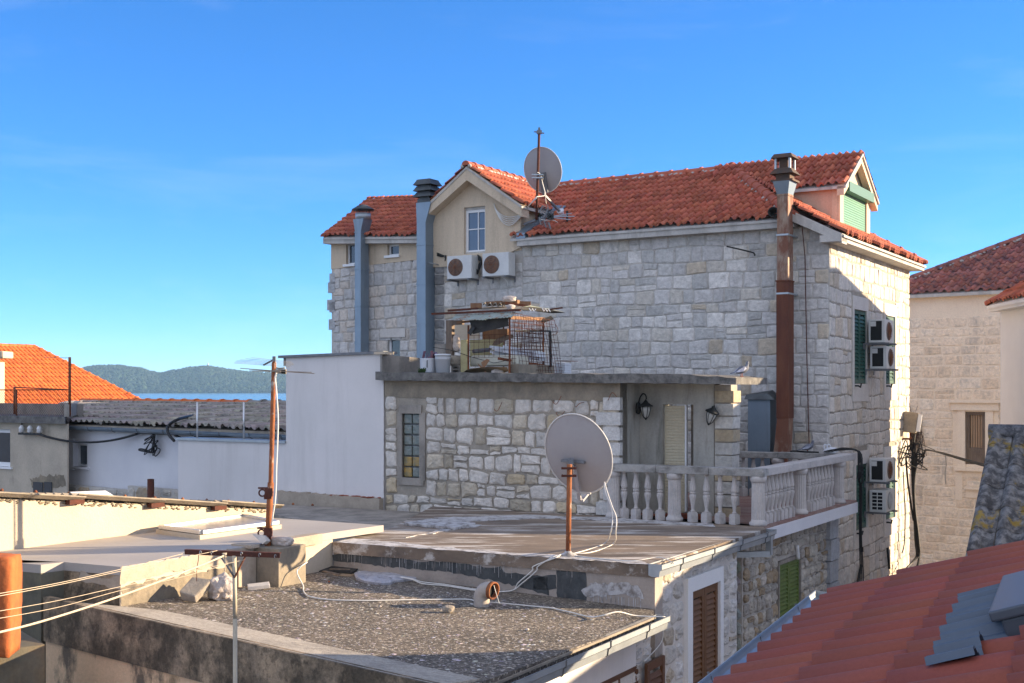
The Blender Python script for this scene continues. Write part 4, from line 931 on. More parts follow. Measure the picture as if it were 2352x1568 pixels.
# ------------------------------------------------------------------ white rendered neighbour walls
wh=thing('white_terrace_house','plain white rendered house wall left of the rubble wall, with a lower parapet wing','house',T.pt(7,GZ,-1))
DW=.02
wl=T.S((657,950),DW); wr=T.S((881,950),DW); lL=T.S((409,1060),DW)
ztl=T.Z((650,822),DW); ztr=T.Z((878,812),DW)
mb=MB(); P=T.pt; 
mb.hexa([P(wr,-3.4,DW-.3),P(wl,-3.4,DW-.3),P(wl,-3.4,DW),P(wr,-3.4,DW),P(wr,ztr,DW-.3),P(wl,ztl,DW-.3),P(wl,ztl,DW),P(wr,ztr,DW)])
mb.build('tall_wall',mt['white'],wh)
mb=MB(); mb.hexa([P(wr-.03,ztr,-.4),P(wl+.16,ztl,-.4),P(wl+.16,ztl,.08),P(wr-.03,ztr,.08),P(wr-.03,ztr+.05,-.4),P(wl+.16,ztl+.05,-.4),P(wl+.16,ztl+.05,.08),P(wr-.03,ztr+.05,.08)]); mb.fbox(T,wl,wl+.10,ztl-.16,ztl,-.35,-.02); mb.build('coping',mt['greymetal'],wh)
zc0=T.Z((409,1010),DW); zc1=T.Z((656,1018),DW)
mb=MB(); mb.hexa([P(wl+.002,-3.6,DW-.25),P(lL,-3.6,DW-.25),P(lL,-3.6,DW-.004),P(wl+.002,-3.6,DW-.004),P(wl+.002,zc1,DW-.25),P(lL,zc0,DW-.25),P(lL,zc0,DW-.004),P(wl+.002,zc1,DW-.004)]); mb.build('parapet_wing',mt['white'],wh)
mb=MB(); mb.hexa([P(wl+.004,zc1,-.32),P(lL+.05,zc0,-.32),P(lL+.05,zc0,.06),P(wl+.004,zc1,.06),P(wl+.004,zc1+.05,-.32),P(lL+.05,zc0+.05,-.32),P(lL+.05,zc0+.05,.06),P(wl+.004,zc1+.05,.06)]); mb.build('coping',mt['galv'],wh)
for px in (453,560):
    s=T.S((px,1000),-.1); mb=MB(); mb.tube([P(s,zc0+.03,-.1),P(s,T.Z((px,923),-.1),-.1)],.02,n=8); mb.build('railing_post',mt['alu'],wh)
mb=MB(); mb.prism([P(wr+.05,-3,-.3),P(lL-.1,-3,-.3),P(lL-.1,-3,-3.5),P(wr+.05,-3,-3.5)],(0,0,1.6)); mb.build('rear_wall',mt['white'],wh)
# short concrete return between white wall and the slab roof
t0=T.S((878,840),-.02); mb=MB()
a_=P(wr+.0,.2,-.05); Cn=at(*Zm(1360,85),23.6); 
yy=[at(*Zm(1358,85),23.35),at(*Zm(1800,130),24.3),at(*Zm(1800,330),24.3),at(*Zm(1358,312),23.35)]
mb.prism(yy,(-.08,.2,0)); 
o=mb.build('parapet_wall',mt['concrete'],None,'low bare concrete parapet between white wall and buckets','parapet')
mb=MB(); c=at(*Zm(1378,72),23.3); mb.box(c,(.26,.3,.05),rz=-.5); o=mb.build('coping_stone',mt['beige'],None,'small sunlit coping block at the corner of the white wall top','coping')

# ------------------------------------------------------------------ flat roofs in front
ZG_=-2.09                                   # grey screed roof
def gz(x,y): return -2.725-.0375*x          # gritty lower roof falls slightly to the right
def ongrit(px,py,h=0.0):
    r=ray((px,py)); t=(-2.725+h)/(r.z+.0375*r.x); return r*t
A_=onz(764,1245,ZU); B_=onz(1503,1297,ZU); C_=onz(1756,1216,ZU)
low=thing('flat_roof_house','stone house under the streaked middle roof, with tall brown shutters','house',V((1,17,GZ)))
Rw=Fr(B_,math.degrees(math.atan2(C_.x-B_.x,C_.y-B_.y))); Rw.n=-Rw.n if Rw.n.x<0 else Rw.n
Lr=(C_-B_).length
Bk=T.pt(tR+.1,ZU,-.2); Bk2=T.pt(T.S((985,1180)),ZU,-.2)
poly=[A_,B_,C_+V((.05,.1,0)),B1.pt(0,ZU,-.1),T.pt(tR-.6,ZU,-.35),Bk,Bk2,onz(900,1212,ZU)]
mb=MB(); mb.prism([V((p.x,p.y,ZU-.16)) for p in poly],(0,0,.16)); mb.build('middle_roof',mt['upper'],low)
mb=MB(); ragged_h(mb,[onz(1000,1190,ZU),onz(1200,1183,ZU),onz(1400,1190,ZU),onz(1640,1205,ZU),onz(1640,1209,ZU),onz(1400,1197,ZU),onz(1250,1190,ZU),onz(1020,1200,ZU)],jag=.05,seed=3,th=.012)
ragged_h(mb,[onz(930,1236,ZU),onz(1075,1205,ZU),onz(1110,1207,ZU),onz(1010,1222,ZU)],jag=.05,seed=5,th=.012)
R_=random.Random(6)
ragged_h(mb,[A_+V((.05,.0,0)),A_.lerp(B_,.5)+V((0,.02,0)),B_+V((-.05,0,0)),B_+V((-.1,.25,0)),A_.lerp(B_,.75)+V((0,.35,0)),A_.lerp(B_,.6)+V((0,.18,0)),A_.lerp(B_,.35)+V((0,.3,0)),A_+V((.25,.5,0))],jag=.06,seed=9,th=.004)
mb.build('coating_patch',mt['whitecoat'],low)
mb=MB(); 
q=[onz(*Zc(1130,262),ZU),onz(*Zc(1350,225),ZU),onz(*Zc(1730,262),ZU),onz(*Zc(1560,302),ZU)]
mb.prism(q,(0,0,.045)); mb.build('raised_patch',mt['whitecoat'],low,bevel=.01)
# front upstand between middle and lower roof
Uf=Fr(A_,math.degrees(math.atan2(B_.x-A_.x,B_.y-A_.y))); Uf.n=-Uf.n if Uf.n.y>0 else Uf.n
Lu=(B_-A_).length
mb=MB(); mb.hexa([Uf.pt(0,-3.4,-.3),Uf.pt(Lu,-3.4,-.3),Uf.pt(Lu,-3.4,-.02),Uf.pt(0,-3.4,-.02),Uf.pt(0,ZU-.01,-.3),Uf.pt(Lu,ZU-.01,-.3),Uf.pt(Lu,ZU-.01,-.02),Uf.pt(0,ZU-.01,-.02)]); mb.build('upstand_wall',mt['cementwall'],low)
def US(p): return Uf.hit(p,-.02)
mb=MB()
up_=[US(Zc(545,500)),US(Zc(690,490)),US(Zc(760,510)),US(Zc(1100,525)),US(Zc(1240,560)),US(Zc(1470,560)),US(Zc(1500,500)),US(Zc(1550,510)),US(Zc(1570,575)),US(Zc(1850,610)),US(Zc(1930,600)),US(Zc(1980,650)),US(Zc(2330,690)),US(Zc(2330,840)),US(Zc(1890,720)),US(Zc(1500,645)),US(Zc(1000,605)),US(Zc(545,550))]
ragged(mb,Uf,up_,-.02,jag=.012,step=.05,seed=4,th=.003)
sq=[US(Zd(190,530)),US(Zd(430,560)),US(Zd(440,880)),US(Zd(195,862))]
ragged(mb,Uf,[US(Zd(0,690)),US(Zd(190,665)),US(Zd(190,790)),US(Zd(0,790))],-.02,jag=.012,seed=7,th=.003)
ragged(mb,Uf,sq,-.02,jag=.008,step=.06,seed=6,th=.0045); mb.build('bitumen_paint',mt['bitpaint'],low)
mb=MB(); ragged(mb,Uf,[US(Zd(400,810)),US(Zd(470,735)),US(Zd(620,745)),US(Zd(700,740)),US(Zd(780,735)),US(Zd(870,770)),US(Zd(920,880)),US(Zd(820,850)),US(Zd(700,830)),US(Zd(560,850)),US(Zd(440,850))],-.02,jag=.018,step=.04,seed=8,th=.006)
a=US(Zd(470,820)); b=US(Zd(920,860)); drips(mb,Uf,a[0],b[0],a[1]-.02,18,(.05,.22),-.015,seed=3,w=.007)
a=US(Zd(190,530)); b=US(Zd(330,550)); drips(mb,Uf,a[0],b[0],a[1],14,(.05,.28),-.0150,seed=4,w=.006)
drips(mb,Uf,.2,Lu-.4,ZU-.02,14,(.05,.2),-.014,seed=5,w=.005); drips(mb,Uf,.1,Lu*.6,ZU-.16,70,(.05,.17),-.0145,seed=6,w=.004)
mb.build('lime_run',mt['whitecoat'],low)
# right-hand wall of the house (faces the alley)
def pal_r(R,s,z):
    k=R.random(); c=(.56,.54,.52) if k<.7 else (.50,.47,.43) if k<.9 else (.44,.38,.30); g=R.uniform(.9,1.1); return tuple(x*g for x in c)
WD=-.06
ds=[Rw.hit(Zd(1285,820),WD),Rw.hit(Zd(1515,1400),WD)]; dz=(Rw.Z(Zd(1285,820),WD)+Rw.Z(Zd(1515,710),WD))/2
dr=(ds[0][0],ds[1][0],-5.2,dz)
wE=Rw.S((1692,1350),WD)
lo0=-4.4
mb=MB(); mb.mi=1; backing(mb,Rw,.04,wE,GZ,ZU-.02,[dr],d=WD,th=.25); backing(mb,Rw,lo0,.04,GZ,-2.9,d=WD,th=.25)
mb.mi=0; stones(mb,Rw,.05,wE,-5.6,ZU-.05,(.20,.32),(.22,.42),.045,.012,pal_r,holes=[(dr[0]-.2,dr[1]+.2,dr[2],dr[3]+.2)],d0=WD,seed=41,amp=.02,jit=.02,rnd=.22)
stones(mb,Rw,-.55,.02,-5.6,-2.98,(.20,.32),(.22,.35),.045,.012,pal_r,d0=WD,seed=42,amp=.02,jit=.02,rnd=.22)
mb.build('alley_wall',[mt['stone'],mt['whitetrim']],low)
s0,s1,z0,z1=dr; mb=MB(); mb.fbox(Rw,s0-.18,s0,z0,z1+.2,WD-.1,WD+.06); mb.fbox(Rw,s1,s1+.13,z0,z1+.2,WD-.1,WD+.06); mb.fbox(Rw,s0,s1,z1,z1+.2,WD-.1,WD+.058); mb.build('door_surround',mt['whitepaint'],low)
mb=MB(); mb.fbox(Rw,s0,s1,z0,z1,WD-.25,WD-.2); mb.build('doorway',mt['darkvoid'],low)
m_=(s0+s1)/2
for a,b in ((s0+.01,m_-.004),(m_+.004,s1-.01)): louvre(low,Rw,a,b,z0,z1-.01,WD-.02,mt['brownsh'],fw=.085,slat=.075)
mb=MB(); mb.prism([Rw.pt(.1,GZ,-.3),Rw.pt(wE,GZ,-.3),Rw.pt(wE,GZ,-4.5),Rw.pt(.1,GZ,-4.5)],(0,0,ZU-.2-GZ)); mb.build('rear_wall',mt['cementwall'],low)
gutter(low,B_+V((0,0,-.06))+Rw.n*.03+Rw.u*(-.06),C_+V((0,0,-.09))+Rw.n*.03+Rw.u*.22,r=.085,brackets=1.0,out=Rw.n,square=True)
e_=C_+Rw.n*.06+Rw.u*.05; mb=MB(); mb.box(e_+V((0,0,-.25)),(.09,.09,.3),rz=-.5); mb.bar(e_+V((0,0,-.38)),e_+V((-.55,-.1,-.38)),.10,.09); mb.build('downpipe',mt['galv'],low)

# ---- lower gritty roof and its house
gr=thing('gritty_roof_house','stained ochre house under the lower pebbly roof','house',V((-1,13,GZ)))
D0=ongrit(1503,1420); 
gu=Rw.u; D1=D0-gu*5.2
Q0=ongrit(105,1381); Q1=ongrit(918,1567); qd=(Q1-Q0).normalized()
Pf=Fr(Q0,math.degrees(math.atan2(qd.x,qd.y))); Pf.n=-Pf.n if Pf.n.y>0 else Pf.n
Lp=6.0
def lift(p,h=0): return V((p.x,p.y,gz(p.x,p.y)+h))
crn=onz(277.5,1301.6,ZG_)                                        # outer corner of the grey roof
Wf=Fr(crn,math.degrees(math.atan2(A_.x-crn.x,A_.y-crn.y))); Wf.n=-Wf.n if Wf.n.x<0 else Wf.n
poly=[lift(Q0),lift(Pf.pt(Lp,0)),lift(D1),lift(D0),lift(A_.lerp(B_,1.0)+V((0,.1,0))),lift(A_+V((0,.1,0))),lift(crn+V((-.3,.2,0)))]
mb=MB(); mb.prism([p-V((0,0,.2)) for p in poly],(0,0,.2)); mb.build('gritty_roof',mt['asphalt'],gr)
# parapet kerb
iw=.58
mb=MB(); pts=[]
n_=24; R_=random.Random(3)
for i in range(n_+1):
    s=Lp*i/n_; w_=(.10+min(1,s/1.4)*(iw-.10)); pts.append((s,w_))
for (a,wa),(b,wb) in zip(pts,pts[1:]):
    za=gz(*Pf.pt(a,0).xy)+.06; zb_=gz(*Pf.pt(b,0).xy)+.06
    mb.hexa([Pf.pt(a,za-.3,-wa),Pf.pt(b,zb_-.3,-wb),Pf.pt(b,zb_-.3,.0),Pf.pt(a,za-.3,.0),Pf.pt(a,za-.055,-wa),Pf.pt(b,zb_-.055,-wb),Pf.pt(b,zb_,.0),Pf.pt(a,za,.0)])
mb.build('parapet_kerb',mt['parapet_top'],gr)
mb=MB(); zz=lambda s: gz(*Pf.pt(s,0).xy)
mb.add([Pf.pt(0,zz(0)+.058,.03),Pf.pt(Lp,zz(Lp)+.058,.03),Pf.pt(Lp,zz(Lp)-.46,.03),Pf.pt(0,zz(0)-.46,.03),Pf.pt(0,zz(0)+.058,-.06),Pf.pt(Lp,zz(Lp)+.058,-.06),Pf.pt(Lp,zz(Lp)-.46,-.06),Pf.pt(0,zz(0)-.46,-.06)],[(0,1,2,3),(4,5,1,0),(3,2,6,7),(0,3,7,4),(1,5,6,2)])
mb.build('parapet_face',mt['blackwall'],gr)
mb=MB(); mb.hexa([Pf.pt(0,GZ,-.3),Pf.pt(Lp,GZ,-.3),Pf.pt(Lp,GZ,.0),Pf.pt(0,GZ,.0),Pf.pt(0,zz(0)-.40,-.3),Pf.pt(Lp,zz(Lp)-.40,-.3),Pf.pt(Lp,zz(Lp)-.40,.0),Pf.pt(0,zz(0)-.40,.0)]); mb.build('stained_wall',mt['ochre'],gr)
gutter(gr,D0+V((0,0,-.05))+Rw.n*.06+Rw.u*.12,D1+V((0,0,-.05))+Rw.n*.06,r=.085,brackets=.95,out=Rw.n,square=True)
mb=MB(); mb.prism([D0-Rw.n*.06,D1-Rw.n*.06,D1+Rw.n*.02,D0+Rw.n*.02],(0,0,.025)); mb.build('drip_edge',mt['fibre'],gr)
# alley side: white wall with a brown window
wf=[Rw.hit(Zd(855,1395),WD),Rw.hit(Zd(590,1540),WD)]
wh_=(wf[1][0]-.75,wf[0][0],wf[0][1]-1.3,wf[0][1]-.02)
mb=MB(); backing(mb,Rw,-4.3,-.50,GZ,-2.98,[wh_],d=WD+.03,th=.05); mb.build('white_wall',mt['white'],gr)
window(gr,Rw,wh_[0],wh_[1],wh_[2],wh_[3],d=WD+.02,fw=.07,mun=(('v',.35),('v',.68)),frame=mt['brownfr'])
wv=louvre(gr,Rw,wh_[1]+.06,wh_[1]+.62,wh_[2],wh_[3]+.0,WD+.075,mt['brownfr'],fw=.08,slat=.085)

# ---- grey screed roof house on the left
sc_=thing('grey_roof_house','house under the smooth grey screed roof at the left','house',V((-5,16,GZ)))
S0=onz(0,1265.5,ZG_); S1=onz(610,1189,ZG_)
c1=onz(147,1290.5,ZG_); c2=onz(94,1297,ZG_); c3=c2+(c1-crn).normalized()*1.6
bk0=onz(613,1188,ZG_); bk1=onz(881,1206,ZG_); aa=onz(764,1222,ZG_)
Sf=Fr(S0,math.degrees(math.atan2(S1.x-S0.x,S1.y-S0.y))); Sf.n=-Sf.n if Sf.n.x<0 else Sf.n
SLn=(S1-S0).length
poly=[crn,aa,bk1,bk0,S1,Sf.pt(-1.5,ZG_),c3,c2,c1]
mb=MB(); mb.prism([V((p.x,p.y,ZG_-.10)) for p in poly],(0,0,.10)); mb.build('screed_roof',mt['screed'],sc_)
mb=MB()
def wallseg(mb,a,b,z0,z1,th,inside):
    d=(b-a).normalized(); n=V((d.y,-d.x,0)); 
    if n.dot(inside-a)<0: n=-n
    mb.prism([V((a.x,a.y,z0)),V((b.x,b.y,z0)),V((b.x,b.y,0))+n*th+V((0,0,z0)),V((a.x,a.y,0))+n*th+V((0,0,z0))],(0,0,z1-z0))
ins=V((-5,17,0))
wallseg(mb,crn,aa,GZ,ZG_-.102,.3,ins); mb.build('sunny_wall',mt['beige'],sc_)
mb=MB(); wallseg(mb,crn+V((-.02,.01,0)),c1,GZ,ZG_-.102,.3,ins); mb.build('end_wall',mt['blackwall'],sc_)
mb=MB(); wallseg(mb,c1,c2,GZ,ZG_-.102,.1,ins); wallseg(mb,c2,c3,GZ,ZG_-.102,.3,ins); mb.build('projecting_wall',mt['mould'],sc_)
# bands and patches on these walls
Ef=Fr(crn,math.degrees(math.atan2(c1.x-crn.x,c1.y-crn.y))); Ef.n=-Ef.n if Ef.n.y>0 else Ef.n
LE=(c1-crn).length
mb=MB(); ragged(mb,Wf,[(.0,ZG_-.005),(2.3,ZG_-.005),(2.3,ZG_-.12),(1.6,ZG_-.2),(.8,ZG_-.16),(.0,ZG_-.19)],.0,jag=.02,seed=2,th=.006)
ragged(mb,Ef,[(0.02,ZG_-.10),(.25,ZG_-.16),(.62,ZG_-.09),(.66,ZG_-.2),(.3,ZG_-.24),(.0,ZG_-.26)],.0,jag=.015,seed=3,th=.006); mb.build('render_band',mt['palepatch'],sc_)
mb=MB(); ragged(mb,Wf,[(.0,ZG_-.22),(1.2,ZG_-.22),(2.2,ZG_-.2),(2.25,ZG_-.52),(1.0,ZG_-.52),(.0,ZG_-.52)],.0,jag=.03,seed=4,th=.004); mb.build('dirty_skirt',mt['skirt'],sc_)
# block with the mast
bs0=Wf.S((620,1340),.1); pB=ongrit(640,1348.5); ss=(pB-Wf.o).dot(Wf.u); dd=(pB-Wf.o).dot(Wf.n)
bt=ZG_-.02
mb=MB(); mb.fbox(Wf,ss,ss+.55,gz(*pB.xy)-.1,bt,-.1,dd); mb.build('concrete_block',mt['blockc'],sc_,bevel=.012)
mb=MB(); mb.fbox(Wf,ss-.16,ss,ZG_-.02,ZG_+.02,-.25,.10); mb.fbox(Wf,ss-.35,ss-.02,gz(*pB.xy)-.1,ZG_-.08,-.1,.06); mb.fbox(Wf,ss+.55,ss+1.35,ZG_-.12,ZG_+.02,-.12,.06); mb.build('kerb_piece',mt['palepatch'],sc_)
# passage floor, low curb by the white wall
mb=MB(); mb.prism([onz(610,1186,-2.33)+V((-.4,1.2,0)),T.pt(tL+3.1,-2.33,.3),T.pt(tR+.5,-2.33,.1),T.pt(tR+.5,-2.33,2.2),V((bk1.x,bk1.y,-2.33))],(0,0,-.1)); mb.build('passage_floor',mt['concrete'],sc_)
mb=MB(); R_=random.Random(12); n_=20; s_a=wr-.0; s_b=T.S((640,1165),.12)
for i in range(n_):
    a=s_a+(s_b-s_a)*i/n_; b=s_a+(s_b-s_a)*(i+1)/n_; h0=-2.13+R_.uniform(-.015,.015)+.05*(i/n_); h1=-2.13+R_.uniform(-.015,.015)+.05*((i+1)/n_)
    mb.hexa([P(a,-2.4,.03),P(b,-2.4,.03),P(b,-2.4,.16),P(a,-2.4,.16),P(a,h0,.03),P(b,h1,.03),P(b,h1,.16),P(a,h0,.16)])
cb=mb.build('curb',mt['palepatch'],sc_)
mb=MB()
for i in range(26):
    a=s_a+(s_b-s_a)*.5*R_.random(); mb.rock(P(a,-2.125+.02*R_.random(),.1+R_.uniform(-.04,.05)),(R_.uniform(.06,.16),R_.uniform(.03,.06),.03),sub=1,seed=i,rz=R_.uniform(-.6,.2))
mb.build('broken_tile_edge',mt['terracotta'],cb)
# skylight on the screed roof
sk=[onz(*Zb(1290,330),ZG_),onz(*Zb(1655,380),ZG_),onz(*Zb(2330,288),ZG_),onz(*Zb(2020,225),ZG_)]
sl=thing('roof_skylight','flat skylight with a dusty pane on the grey roof before the cream wall','skylight',sum(sk,V())/4)
mb=MB(); mb.prism(sk,(0,0,.06)); mb.build('curb',mt['beige'],sl)
cen=sum(sk,V())/4; inner=[cen+(p-cen)*.93+V((0,0,.075)) for p in sk]
mb=MB()
for a,b in zip(inner,inner[1:]+inner[:1]): mb.bar(a+V((0,0,.02)),b+V((0,0,.02)),.07,.05)
mb.build('frame',mt['alu'],sl)
mb=MB(); mb.prism([cen+(p-cen)*.9+V((0,0,.085)) for p in sk],(0,0,.012)); mb.build('pane',mt['skyglass'],sl)
# shed with the sunlit wall and corrugated sheet roof
sh=thing('shed','long sunlit cream wall of a shed roofed with corrugated fibre cement sheets','shed',Sf.pt(3,ZG_,-1))
zt0=Sf.Z(Zb(0,40)); zt1=Sf.Z(Zb(2180,130)); s_e=Sf.S(Zb(2230,200))
ztf=lambda s: zt0+(zt1-zt0)*s/Sf.S(Zb(2180,130))
mb=MB(); backing(mb,Sf,-2,s_e,ZG_-.05,ztf,d=0,th=.25); mb.build('wall',mt['beige'],sh)
mb=MB(); R_=random.Random(5)
for i in range(260):
    s=R_.uniform(-1,s_e-.1); z=ztf(s)-R_.uniform(-.03,.05); mb.rock(Sf.pt(s,z,.0),(R_.uniform(.03,.09),R_.uniform(.03,.05),R_.uniform(.02,.04)),sub=1,seed=i,rz=1)
mb.build('rough_mortar',mt['skirt'],sh)
br=[-2.6,Sf.S(Zb(590,20)),Sf.S(Zb(1260,50)),Sf.S(Zb(1780,75)),Sf.S(Zb(2330,85),.1)]
for i,(a,b) in enumerate(zip(br,br[1:])):
    mb=MB(); b2=b+.12 if i<3 else b; n_=26; pr=[]
    for k in range(n_+1):
        d=.16-2.3*k/n_; pr.append((d,.03*math.cos(d*2*math.pi/.18)))
    zo=lambda s,d: ztf(s)+.075-.012*i*0-.045*(.16-d)
    vs=[]
    for s,o in ((a,.012),(b2,-.012)):
        for d,q in pr: vs.append(Sf.pt(s,zo(s,d)+q+o+(.012 if i%2 else 0),d))
        for d,q in pr: vs.append(Sf.pt(s,zo(s,d)+q+o-.018+(.012 if i%2 else 0),d))
    n1=n_+1
    fs=[(k,k+1,2*n1+k+1,2*n1+k) for k in range(n_)]+[(n1+k,n1+k+1,3*n1+k+1,3*n1+k) for k in range(n_)]+[(0,2*n1,3*n1,n1),(n_,2*n1+n_,3*n1+n_,n1+n_)]+[(k,k+1,n1+k+1,n1+k) for k in range(n_)]+[(2*n1+k,2*n1+k+1,3*n1+k+1,3*n1+k) for k in range(n_)]
    mb.add(vs,fs,smooth=False); mb.build('roof_sheet',mt['fibre'],sh)
for k in range(14): s=-.2+k*.5; mb=MB(); mb.lathe(Sf.pt(s,ztf(s)+.09,-.35+R_.uniform(-.05,.05)),[(.025,0),(.025,.015),(.01,.035)],n=7); mb.build('roof_bolt',mt['rust'],sh)
for px in (600,1270,1790):
    s=Sf.S(Zb(px,60)); mb=MB(); mb.fbox(Sf,s-.12,s+.12,ztf(s)-.03,ztf(s)+.035,-.05,.1); mb.build('rafter_end',mt['darkrust'],sh)
mb=MB(); s=Sf.S(Za(680,1265),-.1); mb.add(*( [Sf.pt(s-.3,ztf(s)+.10,-.35),Sf.pt(s+.3,ztf(s+.3)+.11,-.35),Sf.pt(s+.3,ztf(s+.3)+.17,-.2),Sf.pt(s-.3,ztf(s)+.16,-.2),Sf.pt(s+.3,ztf(s+.3)+.10,.0),Sf.pt(s-.3,ztf(s)+.11,.0)],[(0,1,2,3),(3,2,4,5)] )); mb.build('ridge_scrap',mt['whitepaint'],None,'curled white plastic scrap lying on the shed roof edge','scrap')
# rusty orange pier and the stained garden wall below it
oc=at(-10,1275,12.6); mb=MB(); mb.rock((oc.x-.02,oc.y,-2.24),(.47,.43,1.05),sub=4,amp=.025,seed=5,rz=.12,ry=.03,box=.90,smooth=True)
mb.build('chimney_pier',mt['orangeplaster'],None,'rusty orange plastered pier at the left edge','pier')
lw_=thing('garden_wall','greenish stained low wall carrying the orange pier','wall',V((oc.x,oc.y,GZ)))
p0=onz(-60,1500,-2.75); p1=onz(103,1480,-2.75)
mb=MB(); wallseg(mb,p0,p1,GZ,-2.75,.9,V((-6,16,0))); mb.build('wall_body',mt['mould'],lw_)
# ------------------------------------------------------------------ sea, land, island
SEA=-11.6
def vol_or_surface(): pass
m=bpy.data.materials.new('sea_water'); m.use_nodes=True; nt=m.node_tree; b=nt.nodes['Principled BSDF']
b.inputs['Base Color'].default_value=(.07,.17,.23,1); b.inputs['Roughness'].default_value=.22
tc_=nt.nodes.new('ShaderNodeNewGeometry'); mp_=nt.nodes.new('ShaderNodeVectorMath'); mp_.operation='MULTIPLY'; mp_.inputs[1].default_value=(.05,.25,1); nt.links.new(tc_.outputs['Position'],mp_.inputs[0])
nn=nt.nodes.new('ShaderNodeTexNoise'); nn.inputs['Scale'].default_value=.6; nn.inputs['Detail'].default_value=6; nt.links.new(mp_.outputs[0],nn.inputs['Vector'])
bp=nt.nodes.new('ShaderNodeBump'); bp.inputs['Strength'].default_value=.35; bp.inputs['Distance'].default_value=.6; nt.links.new(nn.outputs['Fac'],bp.inputs['Height']); nt.links.new(bp.outputs[0],b.inputs['Normal'])
mb=MB(); mb.add([(-4000,80,SEA),(4000,80,SEA),(4000,9000,SEA),(-4000,9000,SEA)],[(0,1,2,3)]); mb.build('sea',m,None,'calm pale blue channel between the town and the island','sea',kind='structure')
mb=MB(); mb.add([(-400,-200,GZ),(400,-200,GZ),(400,84,GZ),(-400,84,GZ),(400,86,SEA-3),(-400,86,SEA-3)],[(0,1,2,3),(3,2,4,5)]); mb.build('ground',mt['ground'],None,'paved alleys between the houses','ground',kind='structure')
# island
prof=[(-300,28),(-60,38),(90,46),(175,58),(215,66),(262,67),(320,62),(350,53),(368,50),(400,56),(440,63),(474,66),(500,62),(530,57),(570,52),(610,50),(660,47),(760,40),(900,30),(1100,18),(1300,4)]
def hgt(px):
    for (a,h),(c,k) in zip(prof,prof[1:]):
        if a<=px<=c: t=(px-a)/(c-a); t=t*t*(3-2*t); return h+(k-h)*t
    return 0
IY=2560.0
verts=[];faces=[]; nx,ny=230,26
mats_is=M('island_maquis',(.020,.040,.030),(.034,.052,.035),scale=.02,rough=1,bump=0,var=.3,vscale=.05,dirt=((.11,.10,.075),.03,.68,.03,(1,1,1),.5))
for i in range(nx+1):
    px=-300+1600*i/nx
    for j in range(ny+1):
        t=j/ny; Y=IY+t*520
        ridge_h=hgt(px)/FPX*(IY+300)+11.6*0
        base=math.sin(min(1,t/.58)*math.pi/2)**.8 if t<.58 else math.cos((t-.58)/.42*math.pi/2)
        x=(px-CX)/FPX*Y
        z=SEA+ max(2,ridge_h-9)*base + (mnoise.noise(V((x*.006,Y*.006,2)))*9+mnoise.noise(V((x*.02,Y*.02,5)))*3)*base*(1-base*.75) - (1 if t in (0,1) else 0)
        verts.append((x,Y,z))
for i in range(nx):
    for j in range(ny): a=i*(ny+1)+j; faces.append((a,a+ny+1,a+ny+2,a+1))
mb=MB(); mb.add(verts,faces,smooth=True); mb.build('island_hills',mats_is,None,'long wooded island hills across the water','hills',kind='structure',loc=(0,IY,SEA))
# the wood on it: thousands of small pine crowns as one mass
mb=MB(); R_=random.Random(77)
for k in range(5200):
    px=R_.uniform(120,720); j=R_.random()**1.2*.62; fi=(px+300)/1600*nx; i0=int(fi); jj=j*ny; j0=int(jj)
    a=V(verts[i0*(ny+1)+j0]); c=V(verts[(i0+1)*(ny+1)+j0+1]); p=a.lerp(c,R_.random())
    s=R_.uniform(3.2,6.5)*(1.15 if j<.2 else .9); g=R_.uniform(.6,1.35); n5=6
    vs=[p+V((0,0,s*1.25))]+[p+V((math.cos(q*1.047+k)*s*R_.uniform(.6,.9),math.sin(q*1.047+k)*s*.7,s*R_.uniform(.35,.75))) for q in range(n5)]+[p+V((math.cos(q*1.047+k)*s*.55,math.sin(q*1.047+k)*s*.5,-1)) for q in range(n5)]
    mb.add(vs,[(0,1+q,1+(q+1)%n5) for q in range(n5)]+[(1+q,7+q,7+(q+1)%n5,1+(q+1)%n5) for q in range(n5)],tint=(g,g*R_.uniform(.9,1.1),g))
mb.build('pine_wood',M('pine_foliage',(.018,.038,.026),(.034,.055,.032),scale=.05,tint=True,rough=1,bump=0,var=0),None,'dark pine wood covering the island','wood',kind='stuff',loc=(0,IY,SEA))
p=at(477.5,838,IY+300); mb=MB(); mb.box((p.x,p.y,p.z-6),(3,3,16)); mb.box((p.x,p.y,p.z+3),(5,5,1)); mb.tube([(p.x,p.y,p.z+3),(p.x,p.y,p.z+7)],.5,n=5); mb.build('lookout_tower',mt['white'],None,'tiny pale lookout tower on the island summit','tower')

# ------------------------------------------------------------------ orange roof house far left
E2=V((-17.85,60,-.86)); dr_=V((math.sin(rad(35)),math.cos(rad(35)),0)); inn=V((-dr_.y,dr_.x,0))
E2=at(352,933,60); E2.z=-.95; E1=E2-dr_*26; RZ=2.05
R2=E2-dr_*3.2+inn*5.1; R2.z=RZ; R1=R2-dr_*18; 
ors=thing('orange_roof_house','house with a sunlit orange hipped tile roof at the far left','house',V((E1.x,E1.y,GZ)))
mbT=MB(); upo=(R2-E2); upo=upo-dr_*upo.dot(dr_)
cl=tiles(mbT,E1,E2,upo,[E1,E2,R2,R1],.22,.42,amp=.05,thick=.035,barrel=.62,seed=51,var=.10)
ro=mbT.build('roof',mt['tile_or'],ors,clips=cl)
mb=MB(); deck(mb,[E1,E2,R2,R1],th=.1,drop=.04); B9=E2+inn*9.0; mb.prism([E2,R2,V((B9.x,B9.y,-.95))],(0,0,-.08)); mb.prism([R2,R1,R1+inn*4.5-V((0,0,3)),B9],(0,0,-.08)); mb.build('roof_deck',mt['tile_or'],ro)
